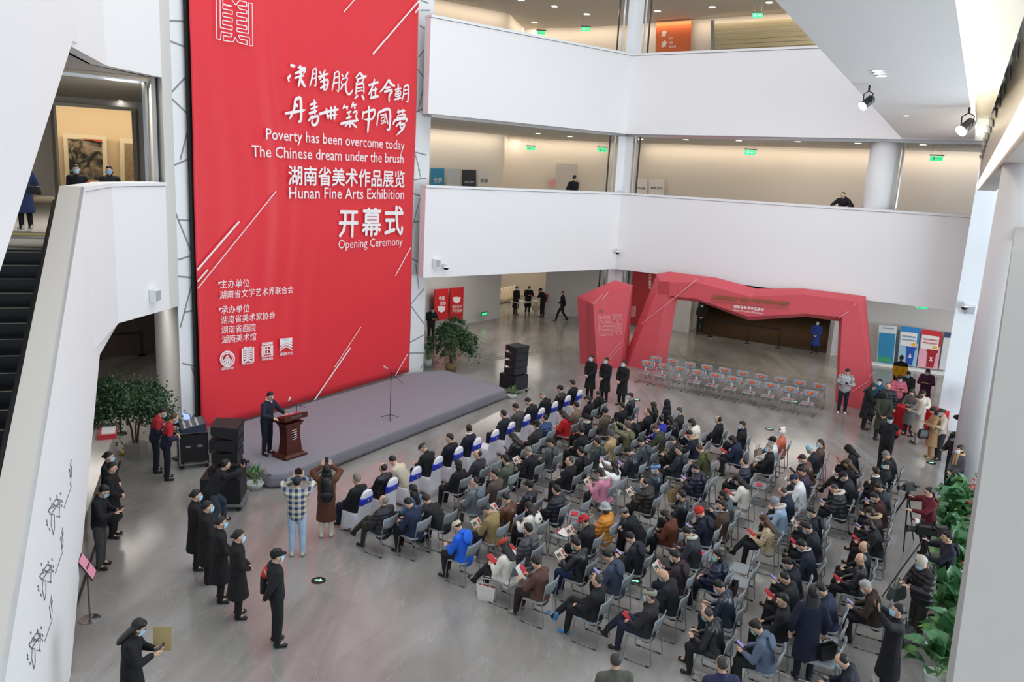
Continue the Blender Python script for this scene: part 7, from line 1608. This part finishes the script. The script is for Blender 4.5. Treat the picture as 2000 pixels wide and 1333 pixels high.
# ---- ink paintings in the exhibition room
def pnt(cs, lab, kind):
    A_ = pp(60, 300, 38.3); B_ = pp(330, 300, 38.3); f = lambda p, o=0: onplane(A_, B_, p, o); n = Vector(((B_-A_).y, -(B_-A_).x, 0)).normalized()
    if n.y > 0: n = -n
    t = thing('framed_painting', lab, 'painting', f(cs[0])); of = f(cs[0])
    gx, gy = 9, 8
    ex = [(cs[0][0]-gx, cs[0][1]-gy-3), (cs[1][0]+gx, cs[1][1]-gy), (cs[2][0]+gx, cs[2][1]+gy), (cs[3][0]-gx, cs[3][1]+gy)]
    b = MB(); b.extr([f(p)-of+n*.03 for p in ex], n*.04); b.build('frame', mat('mount_cream', 'E6D6B4', .8), t)
    b = MB(); b.extr([f(p)-of+n*.075 for p in cs], n*.01); b.build('canvas', kind, t)
INK = bpy.data.materials.new('ink_wash'); INK.use_nodes = True; nt = INK.node_tree; n1 = nt.nodes.new('ShaderNodeTexNoise'); n1.inputs['Scale'].default_value = 2.2; n1.inputs['Detail'].default_value = 9; n1.inputs['Distortion'].default_value = 1.3
r1 = nt.nodes.new('ShaderNodeValToRGB'); r1.color_ramp.elements[0].position = .42; r1.color_ramp.elements[0].color = (.02, .018, .014, 1); r1.color_ramp.elements[1].position = .66; r1.color_ramp.elements[1].color = (.42, .33, .2, 1)
tc = nt.nodes.new('ShaderNodeTexCoord'); nt.links.new(tc.outputs['Object'], n1.inputs[0]); nt.links.new(n1.outputs[0], r1.inputs[0]); nt.links.new(r1.outputs[0], nt.nodes['Principled BSDF'].inputs['Base Color'])
pnt([(132, 271), (199, 274), (202, 352), (137, 352)], 'large dark ink landscape painting with red sky in the exhibition room', INK)
pnt([(243, 280), (262, 281), (262, 352), (244, 352)], 'pale ink landscape painting right of the large dark one', mat('pale_ink', '9A8460', .8, var=.6))
A_ = pp(60, 300, 38.15); B_ = pp(330, 300, 38.15); 
b = MB(); n = (B_-A_).normalized(); nn3 = Vector((n.y, -n.x, 0)); nn3 = nn3 if nn3.y < 0 else -nn3
b.extr([onplane(A_, B_, p)+nn3*.0 for p in ((155, 270.5), (199, 273), (200, 279), (180, 275))], nn3*.01); b.build('red_sky', mat('painting_red', 'B8502E', .7), bpy.data.objects['framed_painting']).matrix_parent_inverse = Matrix.Translation(-bpy.data.objects['framed_painting'].location)
# floor-plan drawings on the escalator skin
EK = mat('line_ink', '5A5F66', .6)
sn = Vector((-NL.x, -NL.y, 0))
fsk = lambda p: ons(p)+sn*.004
skn = bpy.data.objects['wall_escalator_skin']
for gi, (ox, oy, lv) in enumerate(((0, 0, '3F'), (-17, 128, '2F'), (-38, 262, '1F'))):
    m = MB(); k2 = lambda L: [(ox+x/2.76, oy+850+y/2.76) for x, y in L]
    for L_ in ([(285, 540), (272, 480), (276, 430), (290, 430), (292, 500), (285, 540)], [(258, 410), (300, 345), (318, 360), (272, 430), (258, 410)], [(300, 345), (322, 350), (316, 440), (300, 440)], [(262, 400), (320, 372)], [(275, 372), (312, 390)]): poly_line(m, k2(L_), .008, fsk, sn)
    for x, y in ((268, 345), (325, 318), (305, 333), (332, 358), (330, 382), (318, 440), (265, 510), (252, 485), (250, 465)): poly_line(m, k2([(x-2, y-6), (x+2, y+6)]), .014, fsk, sn)
    poly_line(m, k2([(342, 395), (385, 270)]), .006, fsk, sn)
    m.build('floor_plan_drawing', EK, skn)
    q = k2([(378, 275), (392, 205)]); A, B = fsk(q[0]), fsk(q[1]); text(lv, 'lettering', A, B, sn, EK, skn)
flush_texts()
